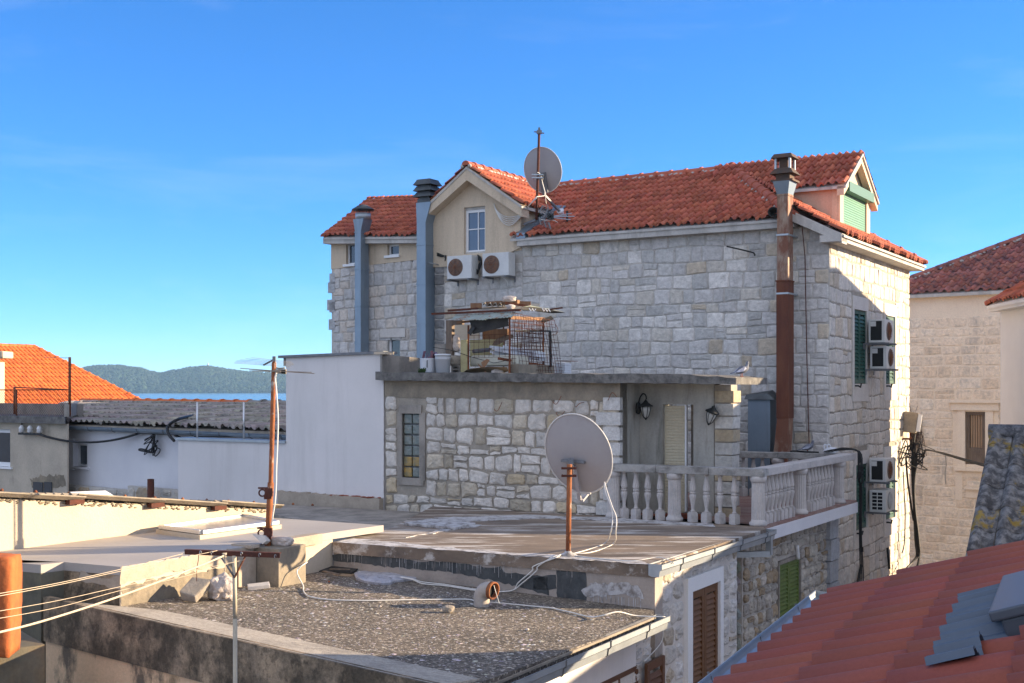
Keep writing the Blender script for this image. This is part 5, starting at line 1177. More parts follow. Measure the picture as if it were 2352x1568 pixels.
mr=MB(); mo=MB(); ridge(mr,R1,R2,r=.14,step=.45,seed=3,collar=False); ridge(mr,R2,E2,r=.15,step=.45,seed=4,collar=True,mortar=mo); rcp=mr.build('ridge_cap',mt['tile_or'],ors); mo.build('ridge_mortar',mt['rockgrey'],rcp)
mb=MB(); mb.prism([V((p.x,p.y,GZ)) for p in (E1+inn*.5,E2+inn*.5-dr_*.5,E2+inn*8.5-dr_*.5,E1+inn*8.5)],(0,0,-1.05-GZ)); mb.build('wall',mt['beige'],ors)
p=at(3,880,38); cr_=thing('rendered_chimney','pale rendered chimney with a coping at the left edge before the orange roof','chimney',(p.x,p.y,-3))
mb=MB(); mb.box((p.x-.25,p.y,-1.3),(.5,.5,4.2)); mb.build('shaft',mt['beige'],cr_); mb=MB(); q=at(0,806,38); mb.box((p.x-.25,p.y,q.z-.12),(.95,.8,.22)); mb.build('coping',mt['beige'],cr_,bevel=.05)

# ------------------------------------------------------------------ concrete house with a fenced roof terrace
cY=30.0
Cf=Fr(at(155,970,cY),-57+360,flip=True)
ch=thing('concrete_house','bare grey concrete house with a fenced flat roof at the left edge','house',Cf.pt(3,GZ,-2)); P=Cf.pt
zs=Cf.Z((160,962)); zs2=zs-.0
wl_=[Cf.hit(Za(75,800)),Cf.hit(Za(-60,1068))]
hw=(wl_[0][0],wl_[0][0]+1.6,wl_[1][1],wl_[0][1])
mb=MB(); backing(mb,Cf,0,9,GZ,zs-.12,[hw],d=0,th=.04); mb.prism([P(.5,GZ,-.25),P(7,GZ,-5),P(9,GZ,-5),P(9,GZ,-.25)],(0,0,zs-.2-GZ)); mb.build('wall',mt['beigeconc'],ch)
mb=MB(); mb.prism([P(-.15,zs-.12,.18),P(9,zs-.12,.18),P(9,zs-.12,-5),P(6.5,zs-.12,-5)],(0,0,.17)); mb.build('roof_slab',mt['slab'],ch)
mb=MB(); zt_=Cf.Z(Za(300,640),-1.4); mb.fbox(Cf,1.6,9,zs+.05,zt_+.1,-1.7,-1.5); mb.prism([P(0,zs+.05,-.05),P(.2,zs+.05,-.05),P(1.8,zs+.05,-1.5),P(1.6,zs+.05,-1.5)],(0,0,zt_+.07-zs)); mb.build('roof_parapet',mt['concrete'],ch)
window(ch,Cf,hw[0],hw[1],hw[2],hw[3],d=-.1,fw=.1)
mb=MB(); mb.fbox(Cf,hw[0]-.1,hw[1]+.1,hw[2]-.06,hw[2],-.1,.05); mb.build('sill',mt['whitepaint'],ch)
for (a,b,c,d_) in ((250,320,1185,1222),(330,385,1185,1222)):
    q0_=Cf.hit(Za(a,c)); q1_=Cf.hit(Za(b,d_)); mb=MB(); mb.fbox(Cf,q1_[0],q0_[0],q1_[1]-.3,q0_[1],.005,.03); mb.build('basement_window',mt['glassd'],ch)
mb=MB(); ragged(mb,Cf,[Cf.hit(Za(x,y)) for x,y in ((225,1170),(300,1140),(400,1135),(480,1150),(485,1225),(230,1225))],.004,jag=.04,seed=2,th=.002); mb.build('soot_stain',mt['skirt'],ch)
# chain link fence on its roof
fe=thing('chain_link_fence','rusty chain link fence with a tall corner post on the concrete roof','fence',P(2,zs+.05,-.1))
pz=zs+.05; tp=[Cf.hit(Za(512,270),-.1),Cf.hit(Za(120,515),-.1),Cf.hit(Za(105,492),-1.2)]
mb=MB(); mb.tube([P(tp[0][0],pz,-.1),P(tp[0][0],tp[0][1],-.1)],.035,n=8); mb.build('post',mt['rust'],fe)
for s,z,d in ((tp[1][0],tp[1][1],-.1),(tp[2][0],tp[2][1],-1.2)): mb=MB(); mb.tube([P(s,pz,d),P(s,z,d)],.025,n=7); mb.build('post',mt['rust'],fe)
zr=Cf.Z(Za(515,510),-.1)
mb=MB(); mb.tube([P(tp[0][0],zr,-.1),P(9,tp[1][1],-.1)],.018,n=6); mb.tube([P(tp[1][0],tp[1][1],-.1),P(tp[2][0],tp[2][1],-1.2)],.018,n=6); mb.tube([P(tp[0][0],zr,-.1),P(tp[2][0],tp[2][1],-1.2)],.018,n=6); mb.build('top_rail',mt['rust'],fe)
mb=MB(); s0=tp[0][0]; L_=7.0; hgt_=zr-pz-.03; st=.075
n_=int((L_+hgt_)/st)
for k in range(n_):
    for sg in (1,-1):
        a=k*st-(hgt_ if sg>0 else 0)
        x0_,z0_=a,0.0; x1_,z1_=a+hgt_*sg,hgt_
        if sg<0: x0_,x1_=k*st,k*st-hgt_
        pts=[(x0_,z0_),(x1_,z1_)]
        # clip to 0..L_
        def cut(p,q):
            if p[0]<0: t=(0-p[0])/(q[0]-p[0]); p=(0,p[1]+(q[1]-p[1])*t)
            if p[0]>L_: t=(L_-p[0])/(q[0]-p[0]); p=(L_,p[1]+(q[1]-p[1])*t)
            return p
        if max(x0_,x1_)<=0 or min(x0_,x1_)>=L_: continue
        p_=cut(*pts); q_=cut(pts[1],pts[0]); mb.tube([P(s0+p_[0],pz+p_[1],-.1),P(s0+q_[0],pz+q_[1],-.1)],.0035,n=3,cap=False)
mb.build('wire_mesh',mt['rust'],fe)
mb=MB(); mb.tube([P(tp[0][0],tp[0][1]-.02,-.1),P(tp[0][0]+1.0,tp[0][1]-.0,-.1)],.006,n=4); mb.build('wire_end',mt['greymetal'],fe)
isx=Cf.hit(Za(225,800),.1)
isu=thing('insulator_bracket','bracket with three white insulators under the concrete roof edge','insulator',P(isx[0],isx[1]-.1,.1))
mb=MB(); mb.bar(P(isx[0]-.45,isx[1]-.12,.12),P(isx[0]+.45,isx[1]-.12,.12),.05); mb.bar(P(isx[0],isx[1]-.12,.12),P(isx[0],isx[1]-.12,-.02),.05); mb.bar(P(isx[0]+.35,isx[1]-.1,.1),P(isx[0]+.5,isx[1]+.3,.0),.03); mb.build('arm',mt['iron'],isu)
for k in (-.38,0,.34): mb=MB(); mb.lathe(P(isx[0]+k,isx[1]-.09,.12),[(.03,0),(.07,.03),(.06,.09),(.075,.11),(.04,.17),(.02,.19)],n=10); mb.build('insulator',mt['insul'],isu)

# ------------------------------------------------------------------ white cottage behind
Wc=Fr(at(155,975,31.0),-51.5+360,flip=True); P=Wc.pt
wc=thing('white_cottage','white cottage with a low grey weathered tile roof and one small window','house',P(-4,GZ,-2))
zg_=Wc.Z((155,976)); e1=Wc.S((700,990))
ww=[Wc.hit(Za(550,905)),Wc.hit(Za(640,1078))]; hw=(ww[1][0],ww[0][0],ww[1][1],ww[0][1])
mb=MB(); backing(mb,Wc,e1,0,-6,zg_-.02,[hw],d=0,th=.3); mb.prism([P(0,-6,-.3),P(e1,-6,-.3),P(e1,-6,-5),P(0,-6,-5)],(0,0,zg_-.2+6)); mb.build('wall',mt['white2'],wc)
window(wc,Wc,hw[0],hw[1],hw[2],hw[3],d=-.1,fw=.05,mun=(('v',.12),))
mb=MB(); mb.fbox(Wc,hw[0]-.1,hw[1]+.1,hw[2]-.06,hw[2],-.1,.06); mb.fbox(Wc,hw[1],hw[1]+.25,hw[2]-.1,hw[3]+.12,.0,.05); mb.build('window_surround',mt['white2'],wc)
q0_=Wc.Z(Za(500,1200)); 
mb=MB(); mb.mi=1; backing(mb,Wc,e1,-.05,-6,q0_-.0,d=.15,th=.1); sB=Wc.S(Za(965,1195),.2); backing(mb,Wc,e1,sB,-6,q0_+.12,d=.3,th=.12); mb.mi=0
stones(mb,Wc,sB+.02,-.1,-4.5,q0_,(.3,.4),(.4,.7),.05,.03,pal_b,d0=.15,seed=61,rnd=.2); stones(mb,Wc,e1,sB,-4.5,q0_+.12,(.3,.42),(.3,.55),.06,.03,pal_b,d0=.3,seed=62,rnd=.25)
mb.build('stone_plinth',[mt['stone'],mt['mortar']],wc)
s=Wc.S(Za(1135,1200),.5); mb=MB(); mb.tube([P(s,-4.5,.6),P(s,Wc.Z(Za(1135,1168),.6),.6)],.08,n=8); o=mb.build('stub_pipe',mt['darkrust'],None,'short dark rusty pipe standing against the cottage plinth','pipe')
rz=zg_+.48; rb=-5.0; sR0=Wc.S((189,921),rb)
Ea=P(.25,zg_+.06,.18); Eb=P(e1,zg_+.06,.18); Rb=P(e1,rz,rb); Ra=P(sR0,rz,rb)
mbT=MB(); cl=tiles(mbT,Ea,Eb,P(0,rz,rb)-P(0,zg_+.06,.18),[Ea,Eb,Rb,Ra],.24,.95,amp=.055,thick=.04,barrel=.6,seed=63,var=.25); rr_=mbT.build('roof',mt['tile_grey'],wc,clips=cl)
mb=MB(); deck(mb,[Ea,Eb,Rb,Ra],th=.08,drop=.04); mb.prism([Ra,Rb,Rb+V((0,0,-1))+Wc.n*-4,Ra+V((0,0,-1))+Wc.n*-4],(0,0,-.08)); mb.build('roof_deck',mt['fibre'],rr_)
mr=MB(); sM=Wc.S((575,923),rb); ridge(mr,P(sR0,rz+.05,rb),P(sM,rz+.04,rb),r=.13,step=.62,seed=64); mr.build('ridge_cap',mt['tile_or'],wc)
mr=MB(); ridge(mr,P(sM,rz+.02,rb),P(e1,rz+.02,rb),r=.16,step=.6,seed=65); mr.build('ridge_cap',mt['tile_grey'],wc)
mb=MB(); mb.rock(P(sR0-.1,rz-.02,rb+.35),(.9,.4,.16),sub=2,seed=4,rz=.6); mb.build('verge_mortar',mt['ridgemortar'],wc)
gutter(wc,P(.25,zg_-.02,.22),P(e1,zg_-.05,.22),r=.085,brackets=1.0,out=Wc.n,mat=mt['zinc'])
mb=MB(); pts=[P(Wc.S(Za(1470,705),-3),Wc.Z(Za(1470,705),-3)+.05,-3),at(*Za(1330,720),28.2),at(*Za(1240,770),27.9),at(*Za(1235,830),27.7),at(*Za(1280,885),27.5)]; mb.tube(smoothpath(pts),.035,n=7)
pts=[P(Wc.S(Za(1470,705),-3),Wc.Z(Za(1470,705),-3)+.05,-3),P(Wc.S(Za(1700,710),-3),Wc.Z(Za(1700,705),-3)+.06,-3),P(Wc.S(Za(2200,720),-3),Wc.Z(Za(2200,715),-3)+.08,-3)]; mb.tube(smoothpath(pts),.03,n=6)
mb.build('roof_cable',mt['cable_b'],None,'black cable looped over the grey cottage roof and gutter','cable')
# power line and its knot on the white wall
k0=Wc.hit(Za(1140,825),.12); K0=P(k0[0],k0[1],.12)
pl=thing('cable_anchor','black knot of power cables hanging on the white cottage wall','cable',K0)
mb=MB(); mb.bar(P(k0[0]+.55,k0[1],.12),P(k0[0]-.75,k0[1],.12),.08); mb.bar(P(k0[0],k0[1]+.15,.1),P(k0[0],k0[1],.1),.05); mb.build('bracket',mt['iron'],pl)
mb=MB(); R_=random.Random(2)
for k in range(5):
    pts=[K0]+[K0+Wc.u*R_.uniform(-.28,.32)+Wc.n*R_.uniform(0,.1)+V((0,0,R_.uniform(-.55,-.05))) for _ in range(3)]+[K0+V((0,0,-.05))]; mb.tube(smoothpath(pts,5),.013,n=5)
pts=[Wc.hit(Za(*q),.12) for q in ((1120,850),(1140,910),(1150,945),(1120,970),(1060,962),(1020,952),(1040,945),(1100,962))]; mb.tube(smoothpath([P(a,b,.12) for a,b in pts],5),.02,n=6)
mb.build('loops',mt['cable_b'],pl)
mb=MB(); a=Cf.pt(isx[0]-.4,isx[1]-.12,.14); mb.tube(sag(a,K0+Wc.u*.5,.22),.03,n=6); mb.tube(sag(K0-Wc.u*.7,at(*Za(1440,858),27.2),.1),.035,n=6); mb.tube(sag(at(*Za(1430,852),27.2),at(*Za(2105,840),25.6),.02),.02,n=6); mb.build('power_line',mt['cable_b'],None,'sagging power line from the concrete house to the white cottage','power line')

# ------------------------------------------------------------------ far stone house on the right
Ff=Fr(at(2090,700,42),-50+360,flip=True); P=Ff.pt
fh=thing('sandstone_house','pale sandstone house with a dark red hipped roof and a plank shutter','house',P(-5,GZ,-4))
zE2=Ff.Z((2090,678)); zC2=zE2-.25
wn=[Ff.hit(Zk(1655,1262)),Ff.hit(Zl(1870,405))]; hw=(wn[1][0],wn[0][0],wn[1][1],wn[0][1])
wn2=[Ff.hit(Zl(1665,650))]
def pal_f(R,s,z):
    k=R.random(); c=(.80,.66,.50) if k<.6 else (.74,.59,.43) if k<.85 else (.82,.70,.55); g=R.uniform(.93,1.06); return tuple(x*g for x in c)
e0_,e1_=-9.0,1.4
mb=MB(); mb.mi=1; backing(mb,Ff,e0_,e1_,GZ,zE2-.02,[hw],d=0,th=.3)
mb.mi=0; stones(mb,Ff,e0_,e1_,-8,zC2-.55,(.28,.42),(.4,.75),.03,.006,pal_f,holes=[(hw[0]-.4,hw[1]+.4,hw[2]-.25,hw[3]+.5)],seed=71,amp=.012,rockface=.006,jit=.02,rnd=.12)
mb.build('ashlar_wall',[mt['stone'],mt['sandstone_m']],fh)
mb=MB(); mb.fbox(Ff,e0_,e1_,zE2-.12,zE2+.0,0,.14); mb.build('cornice',mt['sandstone_m'],fh)
s0,s1,z0,z1=hw; mb=MB()
mb.fbox(Ff,s0-.26,s0,z0-.1,z1+.05,-.1,.05); mb.fbox(Ff,s1,s1+.26,z0-.1,z1+.05,-.1,.05); mb.fbox(Ff,s0-.45,s1+.45,z1+.05,z1+.30,-.1,.10); mb.fbox(Ff,s0-.55,s1+.55,z1+.30,z1+.36,-.1,.18); mb.fbox(Ff,s0-.35,s1+.35,z0-.22,z0-.1,-.1,.12)
mb.build('stone_frame',mt['sandstone_m'],fh)
mb=MB(); mb.fbox(Ff,s0,s0+.12,z0,z1,-.16,-.05); mb.fbox(Ff,s1-.12,s1,z0,z1,-.16,-.05); mb.fbox(Ff,s0+.12,s1-.12,z1-.1,z1,-.16,-.05); mb.fbox(Ff,s0+.12,s1-.12,z0,z0+.55,-.16,-.055); mb.build('window_frame',mt['wood'],fh)
mb=MB(); n_=5
for k in range(n_): a=s0+.13+(s1-s0-.26)*k/n_; mb.fbox(Ff,a+.012,a+(s1-s0-.26)/n_-.012,z0+.56,z1-.11,-.14,-.10)
mb.build('shutter',mt['doorwood'],fh)
q=Ff.hit(Zl(1665,655)); mb=MB(); mb.fbox(Ff,q[0]-3,q[0]+.02,q[1]-.02,q[1]+.05,0,.16); mb.fbox(Ff,q[0]-3,q[0]-.0,q[1]-.3,q[1]-.02,0,.05); mb.build('lintel_moulding',mt['sandstone_m'],fh)
q=[Ff.hit(Zl(1550,478)),Ff.hit(Zl(1625,780))]; mb=MB(); mb.fbox(Ff,q[1][0],q[0][0],q[1][1],q[0][1],-.01,.03); mb.build('raised_panel',mt['sandstone_m'],fh)
Ea=P(e0_,zE2+.02,.3); Eb=P(1.55,zE2+.02,.3); Rt=P(-5.8,zE2+4.3,-7.0); 
hr=Ff.hit((2352,546),-3.2); 
Rt=P(hr[0],hr[1],-3.2); k_=1.9; Rt2=Eb+(Rt-Eb)*k_
mbT=MB(); Re=P(e0_-2,Rt2.z,-(3.5*k_-.3)); cl=tiles(mbT,Ea+Ff.u*-2,Eb,(Rt-Eb)-Ff.u*((Rt-Eb).dot(Ff.u)),[Ea+Ff.u*-2,Eb,Rt2,Re],.30,.40,amp=.075,thick=.03,barrel=.55,seed=72,var=.3); rr_=mbT.build('roof',mt['tile_dark'],fh,clips=cl)
mb=MB(); deck(mb,[Ea+Ff.u*-2,Eb,Rt2,Re],th=.1,drop=.04); hb=P(2.6,zE2,-8); mb.prism([Eb,Rt2,P(1.55,zE2,-13)],(0,0,-.1)); mb.build('roof_deck',mt['fascia'],rr_)
mr=MB(); mo=MB(); ridge(mr,Eb+V((0,0,.05)),Rt2+V((0,0,.1)),r=.13,step=.45,seed=73,collar=False,mortar=mo); rc_=mr.build('ridge_cap',mt['tile_dark'],fh); mo.build('ridge_mortar',mt['ridgemortar'],rc_)
mb=MB(); mb.prism([P(e0_,GZ,-.3),P(1.3,GZ,-.3),P(1.3,GZ,-12),P(e0_,GZ,-12)],(0,0,zE2-.2-GZ)); mb.build('rear_wall',mt['beige'],fh)
# dry creeper on its wall
mb=MB(); R_=random.Random(3)
for k in range(130):
    px=R_.gauss(2099,9); py=R_.gauss(978,20)
    if px<2088: px=2088+(2088-px)*.6
    py=980+ (py-985) + (px-2090)*1.1
    s,z=Ff.hit((px,py),.05); mb.tube([P(s,z,.02),P(s+R_.uniform(-.15,.15),z-R_.uniform(.1,.5),R_.uniform(.02,.2)),P(s+R_.uniform(-.25,.25),z-R_.uniform(.2,.6),R_.uniform(.02,.15))],.007,n=3,cap=False)
mb.build('dry_creeper',M('dry_twigs',(.10,.065,.045),(.16,.11,.08),scale=20,bump=0),None,'dry brown creeper tuft hanging on the sandstone wall','creeper')

# ------------------------------------------------------------------ white corner house (right edge)
whs=thing('white_corner_house','white house with an orange tile eave corner at the right edge','house',V((14,27,GZ)))
p1=V((12.1,30.2,0)); p2=V((11.75,24.9,0)); p3=V((18.5,24.9,0)); p4=V((18.5,30.2,0)); zw=2.0
mb=MB(); mb.prism([V((p.x,p.y,GZ)) for p in (p1,p2,p3,p4)],(0,0,zw-GZ)); mb.build('wall',mt['white2'],whs)
o_=.28; c1_=V((p1.x-o_,p1.y+.15,zw+.08)); c2_=V((p2.x-o_,p2.y-o_,zw+.08)); c3_=V((19,p2.y-o_,zw+.08)); c4_=V((19,p1.y+.15,zw+.08)); ra=V((15.0,27.0,4.3)); rb_=V((15.0,24.62,4.3))
for k,(a,b,c,d,sd_) in enumerate(((c2_,c1_,ra,rb_,81),)):
    poly=[a,b,c]+([d] if d else [])
    mbT=MB(); e_=(b-a).normalized(); mid=(c-a); cl=tiles(mbT,a,b,mid-e_*mid.dot(e_),poly,.23,.38,amp=.07,thick=.03,barrel=.56,seed=sd_,var=.2); rr_=mbT.build('roof',mt['tile'],whs,clips=cl)
    mb=MB(); deck(mb,poly,th=.08,drop=.05); mb.build('roof_deck',mt['white2'],rr_)
mb=MB(); deck(mb,[c1_,c4_,ra],th=.05); deck(mb,[c4_,c3_,rb_,ra],th=.05); mb.build('roof',mt['tile'],whs)
mb=MB(); mb.prism([c2_+V((.3,.3,-.1)),c3_+V((-.5,.3,-.1)),rb_+V((0,.28,-.12))],(0,.2,0)); mb.build('gable_wall',mt['white2'],whs)
mr=MB(); ridge(mr,c1_,ra,r=.13,step=.42,seed=83,collar=False); ridge(mr,rb_,ra,r=.13,step=.42,seed=84,collar=False); mr.build('ridge_cap',mt['tile'],whs)
mb=MB(); mb.prism([c1_+V((.03,-.03,-.06)),c2_+V((.03,.03,-.06)),c2_+V((.4,.3,-.06)),c1_+V((.4,-.3,-.06))],(0,0,-.14)); mb.build('eaves',mt['white2'],whs)
# lean-to beside it, across the alley (outside the picture: it shades the balcony)
lt=thing('lean_to_house','low tiled lean-to across the alley from the balcony','house',V((12,22,GZ)))
prl=[(19.15,-.95),(21.2,-.35),(24.8,.15)]
pf_=[(12.6,-1.0),(16.2,-.96),(17.0,-.62),(19.3,-.55),(20.3,.3),(22.0,1.2),(23.0,1.3),(24.7,2.0)]
mb=MB(); mb.prism([V((11.0,12.6,GZ)),V((11.0,24.7,GZ))]+[V((11.0,a,b-.02)) for a,b in pf_[::-1]],(2.5,0,0)); mb.build('wall',mt['white2'],lt)
mb=MB(); mb.prism([V((10.9,a,b)) for a,b in pf_]+[V((10.9,a,b+.06)) for a,b in pf_[::-1]],(2.7,0,0)); mb.build('roof',mt['tile'],lt)

# ------------------------------------------------------------------ lichened cement roof
L1=at(2276,992,12.4); vd=V((-.5,-.866,0)); rd=V((.866,-.5,0))
L2=at(2219,1275,11.2); vv=L2-L1; 
lh=thing('lichen_roof_house','house with a steep lichened grey cement tile roof at the right','house',V((L1.x+1,L1.y,GZ)))
L2x=L1+vv*1.5; R1_=L1+rd*3; R2_=L2x+rd*3
mbT=MB(); cl=tiles(mbT,L2x,R2_,L1-L2x,[L2x,R2_,R1_,L1],.225,.30,amp=.055,thick=.012,barrel=.6,seed=91,var=.12,seg=8); rr_=mbT.build('roof',mt['lichen'],lh,clips=cl)
bk_=L1-vv*.9; bk_=V((bk_.x,bk_.y,L1.z-1.2))
mb=MB(); deck(mb,[L2x,R2_,R1_,L1],th=.05,drop=.03); mb.prism([L1,R1_,bk_+rd*3,bk_],(0,0,-.06)); mb.build('roof_deck',mt['concrete'],rr_)
mr=MB(); mr.tube([L1+V((-.02,0,.01)),R1_],.075,n=10); mr.build('ridge_cap',mt['lichen'],lh)
ww_=V((.15,.1,0)); mb=MB(); q=[L2x+rd*.15,R2_,bk_+rd*3,bk_+rd*.15]; mb.prism([V((p.x,p.y,GZ)) for p in q],(0,0,L2x.z-.1-GZ)); mb.prism([L2x+rd*.15-V((0,0,.05)),L1+rd*.15-V((0,0,.12)),bk_+rd*.15-V((0,0,.05))],rd*.2); mb.build('wall',mt['concrete'],lh)

# ------------------------------------------------------------------ near red roof, bottom right
h_=1.30; e1_=at(1870,1372,h_*FPX/(1372-HY)); e2_=at(1625,1568,h_*FPX/(1568-HY))
ed=(e1_-e2_).normalized(); e0=e1_-ed*5.5
hd=V((ed.y,-ed.x,0)); e1_=e1_+hd*.13+V((0,0,-.03)); e0=e0+hd*.13+V((0,0,-.03)); tp_=.335; upr=(hd+V((0,0,tp_))).normalized(); nr=ed.cross(upr); nr=-nr if nr.z<0 else nr
rh=thing('red_roof_house','near house with a smooth red tile roof at the bottom right','house',V((e1_.x+1.5,e1_.y-2,GZ)))
W_=4.2; pit=(e1_-at(*Ze(5,1340),h_*FPX/(Ze(5,1340)[1]-HY))).length/7.15
row_=.42
def rp(px,py,h=0.0):
    """pixel -> point on the red roof plane (lifted h)"""
    o=e1_+nr*h; r=ray((px,py)); return r*(o.dot(nr)/r.dot(nr))
def rl(p): return (p-e1_).dot(ed),(p-e1_).dot(upr)
# skylight and flashing footprint in roof coordinates
wq=[rp(*Zq(1385,930),.10),rp(*Zq(1570,480),.10)]
wa=rl(wq[0]); wb=rl(wq[1])
sky_y=(wa[1]+wb[1])/2; sx0=wa[0]; sx1=wb[0]
fl0=rl(rp(*Zq(480,1400)))[0]-.0; 
fy0=sum(rl(rp(*Zq(*q_),.09))[1] for q_ in ((480,1440),(670,1150),(845,870),(1000,640)))/4
def skip(x,y):
    # x measured from A (=e0) along ed
    X=x-5.5
    if X>sx1-.05 or X<rl(rp(*Zq(530,1400)))[0]-.02: return False
    return y>fy0-.02+.0
mbT=MB(); seedR=101
cl=tiles(mbT,e0,e1_,upr,[e0,e1_,e1_+upr*W_,e0+upr*W_],pit,row_,amp=.084,thick=.026,barrel=.80,seed=101,var=.05,seg=9,stag=0)
rr_=mbT.build('roof',mt['tile_new'],rh,clips=[(e0,-ed),(e0+upr*W_,upr),(e1_+ed*.10,ed)])
mb=MB(); deck(mb,[e0,e1_,e1_+upr*W_,e0+upr*W_],th=.08,drop=.03); mb.build('roof_deck',mt['tile_new'],rr_)
gutter(rh,e1_-hd*.085+V((0,0,.045))+ed*.12,e0-hd*.085+V((0,0,.03)),r=.06,brackets=.9,out=-hd)
mb=MB(); q=[e0+hd*.25,e1_+hd*.25-ed*.12,e1_+hd*W_-ed*.12,e0+hd*W_]; mb.prism([V((p.x,p.y,GZ)) for p in q],(0,0,e1_.z-.1-GZ)); mb.build('wall',mt['white'],rh)
# roof window with its pleated flashing
yA=fy0; xs0=rl(rp(*Zq(480,1440),.09))[0]; xs1=rl(rp(*Zq(1060,600),.09))[0]
fl=MB(); n_=int((xs1-xs0)/(pit))+1; nu=int((xs1-xs0)/.0065); nv=16; yE=sky_y+.012; vs=[]
for i in range(nu+1):
    x=xs0+(xs1-xs0)*i/nu
    ph=((x+5.5)%pit)/pit; pz_=.084*math.sin(math.pi*ph/.80) if ph<.80 else -.014*math.sin(math.pi*(ph-.80)/.20)
    y0=rl(rp(*Zq(1000,640)))[1]*0+yA+ (.0)
    for j in range(nv+1):
        yT=yE if x>sx0-.06 else yA+.16; t=j/nv; y=yA+(yT-yA)*t; f=1; pl=.008*math.sin(x*2*math.pi/.039)
        zt2=pz_+.040+.012*(1 if x>sx0-.06 else 0)+pl*(f*.9+.1); vs.append(e1_+ed*x+upr*y+nr*zt2)
fl.add(vs,[(i*(nv+1)+j,(i+1)*(nv+1)+j,(i+1)*(nv+1)+j+1,i*(nv+1)+j+1) for i in range(nu) for j in range(nv) if (xs0+(xs1-xs0)*i/nu>sx0-.06)==(xs0+(xs1-xs0)*(i+1)/nu>sx0-.06)],smooth=False)
rw=thing('roof_window','dark grey roof window with pleated blue grey flashing in the red roof','window',e1_+ed*((sx0+sx1)/2)+upr*sky_y)
fl.build('pleated_flashing',mt['flashing'],rw)
def rb3(mb,x0,x1,y0,y1,z0,z1,**k):
    Q=lambda x,y,z: e1_+ed*x+upr*y+nr*z
    mb.hexa([Q(x0,y0,z0),Q(x1,y0,z0),Q(x1,y1,z0),Q(x0,y1,z0),Q(x0,y0,z1),Q(x1,y0,z1),Q(x1,y1,z1),Q(x0,y1,z1)],**k)
mb=MB(); rb3(mb,sx0,sx1,sky_y,sky_y+1.3,.0,.125); mb.build('frame',mt['roofwin'],rw,bevel=.01)
mb=MB(); rb3(mb,sx0-.02,sx1+.02,sky_y-.03,sky_y+.10,.126,.165); mb.build('cover_strip',mt['roofwin'],rw,bevel=.008)
mb=MB(); rb3(mb,sx0+.05,sx1-.05,sky_y+.11,sky_y+1.25,.126,.14); mb.build('pane',mt['glassb'],rw)
# ------------------------------------------------------------------ satellite dishes
def dish(t, c, az, el, rh, rv, depth, mat=None):
    a=rad(az); e=rad(el); ax=V((math.sin(a)*math.cos(e),math.cos(a)*math.cos(e),math.sin(e))); x=V((math.cos(a),-math.sin(a),0)); y=x.cross(ax); y=-y if y.z<0 else y
    mb=MB(); n=48; m=9; vs=[]
    for side in (0,1):
        for i in range(m+1):
            r=i/m
            for j in range(n):
                q=2*math.pi*j/n; vs.append(V(c)+x*(rh*r*math.cos(q))+y*(rv*r*math.sin(q))+ax*(depth*r*r-depth*.5+(.008 if side else 0)))
    o=(m+1)*n; fs=[]
    for i in range(m):
        for j in range(n):
            f=(i*n+j,i*n+(j+1)%n,(i+1)*n+(j+1)%n,(i+1)*n+j); fs.append(f); fs.append(tuple(o+k for k in f[::-1]))
    mb.add(vs,fs,smooth=True); d=mb.build('reflector',mat or mt['dishgrey'],t)
    mb=MB(); ring=[V(c)+x*(rh*1.002*math.cos(2*math.pi*j/n))+y*(rv*1.002*math.sin(2*math.pi*j/n))+ax*(depth*.5-.004) for j in range(n+1)]; mb.tube(ring,.0105,n=6,cap=False); mb.build('rim',mt['dishrim'],d)
    return ax,x,y
pY=16.13; pb=onz(1305,1276,ZU); pb=V((pb.x,pb.y,ZU))
dt=thing('satellite_dish','large grey satellite dish on a rusty pole at the middle roof edge','satellite dish',pb)
ptop=at(1308,1066,pb.y)
mb=MB(); mb.tube([pb+V((0,0,-.02)),pb.lerp(ptop,.5),ptop],.034,n=12); mb.build('pole',mt['rustpole'],dt)
mb=MB(); R_=random.Random(3); mb.lathe(pb-V((0,0,.005)),[(.14,0),(.11,.02),(.05,.05),(.04,.07)],n=14); mb.build('mortar_foot',mt['whitecoat'],dt)
dc=at(1326,1046,pb.y+.30)
ax,x_,y_=dish(dt,dc,24,24,.475,.60,.10)
def onback(px,py,lift=.015):
    r=ray((px,py)); o=dc-ax*(.05+lift); t=o.dot(ax)/r.dot(ax); return r*t
mb=MB()
for k in (ptop.z-.05,ptop.z-.15): mb.bar((ptop.x-.11,pb.y-.05,k),(ptop.x+.09,pb.y-.05,k),.02,.03); mb.bar((ptop.x-.09,pb.y-.07,k),(ptop.x-.09,pb.y+.16,k),.012); mb.bar((ptop.x+.07,pb.y-.07,k),(ptop.x+.07,pb.y+.16,k),.012)
mb.build('clamp',mt['darkrust'],dt)
a=onback(*Zr(405,590)); b=onback(*Zr(635,608)); mb=MB(); mb.bar(a,b,.07,.035); mb.bar(a.lerp(b,.45)-ax*.02,V((ptop.x+.02,pb.y+.03,ptop.z-.08)),.06,.12); mb.build('mounting_bracket',mt['greymetal'],dt)
a=onback(*Zr(525,640)); b=onback(*Zr(580,960)); c=onback(*Zr(600,985)); mb=MB(); mb.bar(a,b,.05,.03); mb.bar(b,c+ax*.02,.05,.03); mb.bar(c,c+ax*.25-y_*.02,.05,.03); mb.bar(c+ax*.25-y_*.02,c+ax*.75+y_*.25,.035,.03); mb.build('feed_arm',mt['dishgrey'],dt)
q=c+ax*.78+y_*.27; mb=MB(); mb.lathe(q,[(.03,-.12),(.035,-.05),(.025,0),(.045,.04),(.045,.06)],n=14,axis=tuple((dc-q).normalized())); mb.build('feed_horn',mt['bucket'],dt)
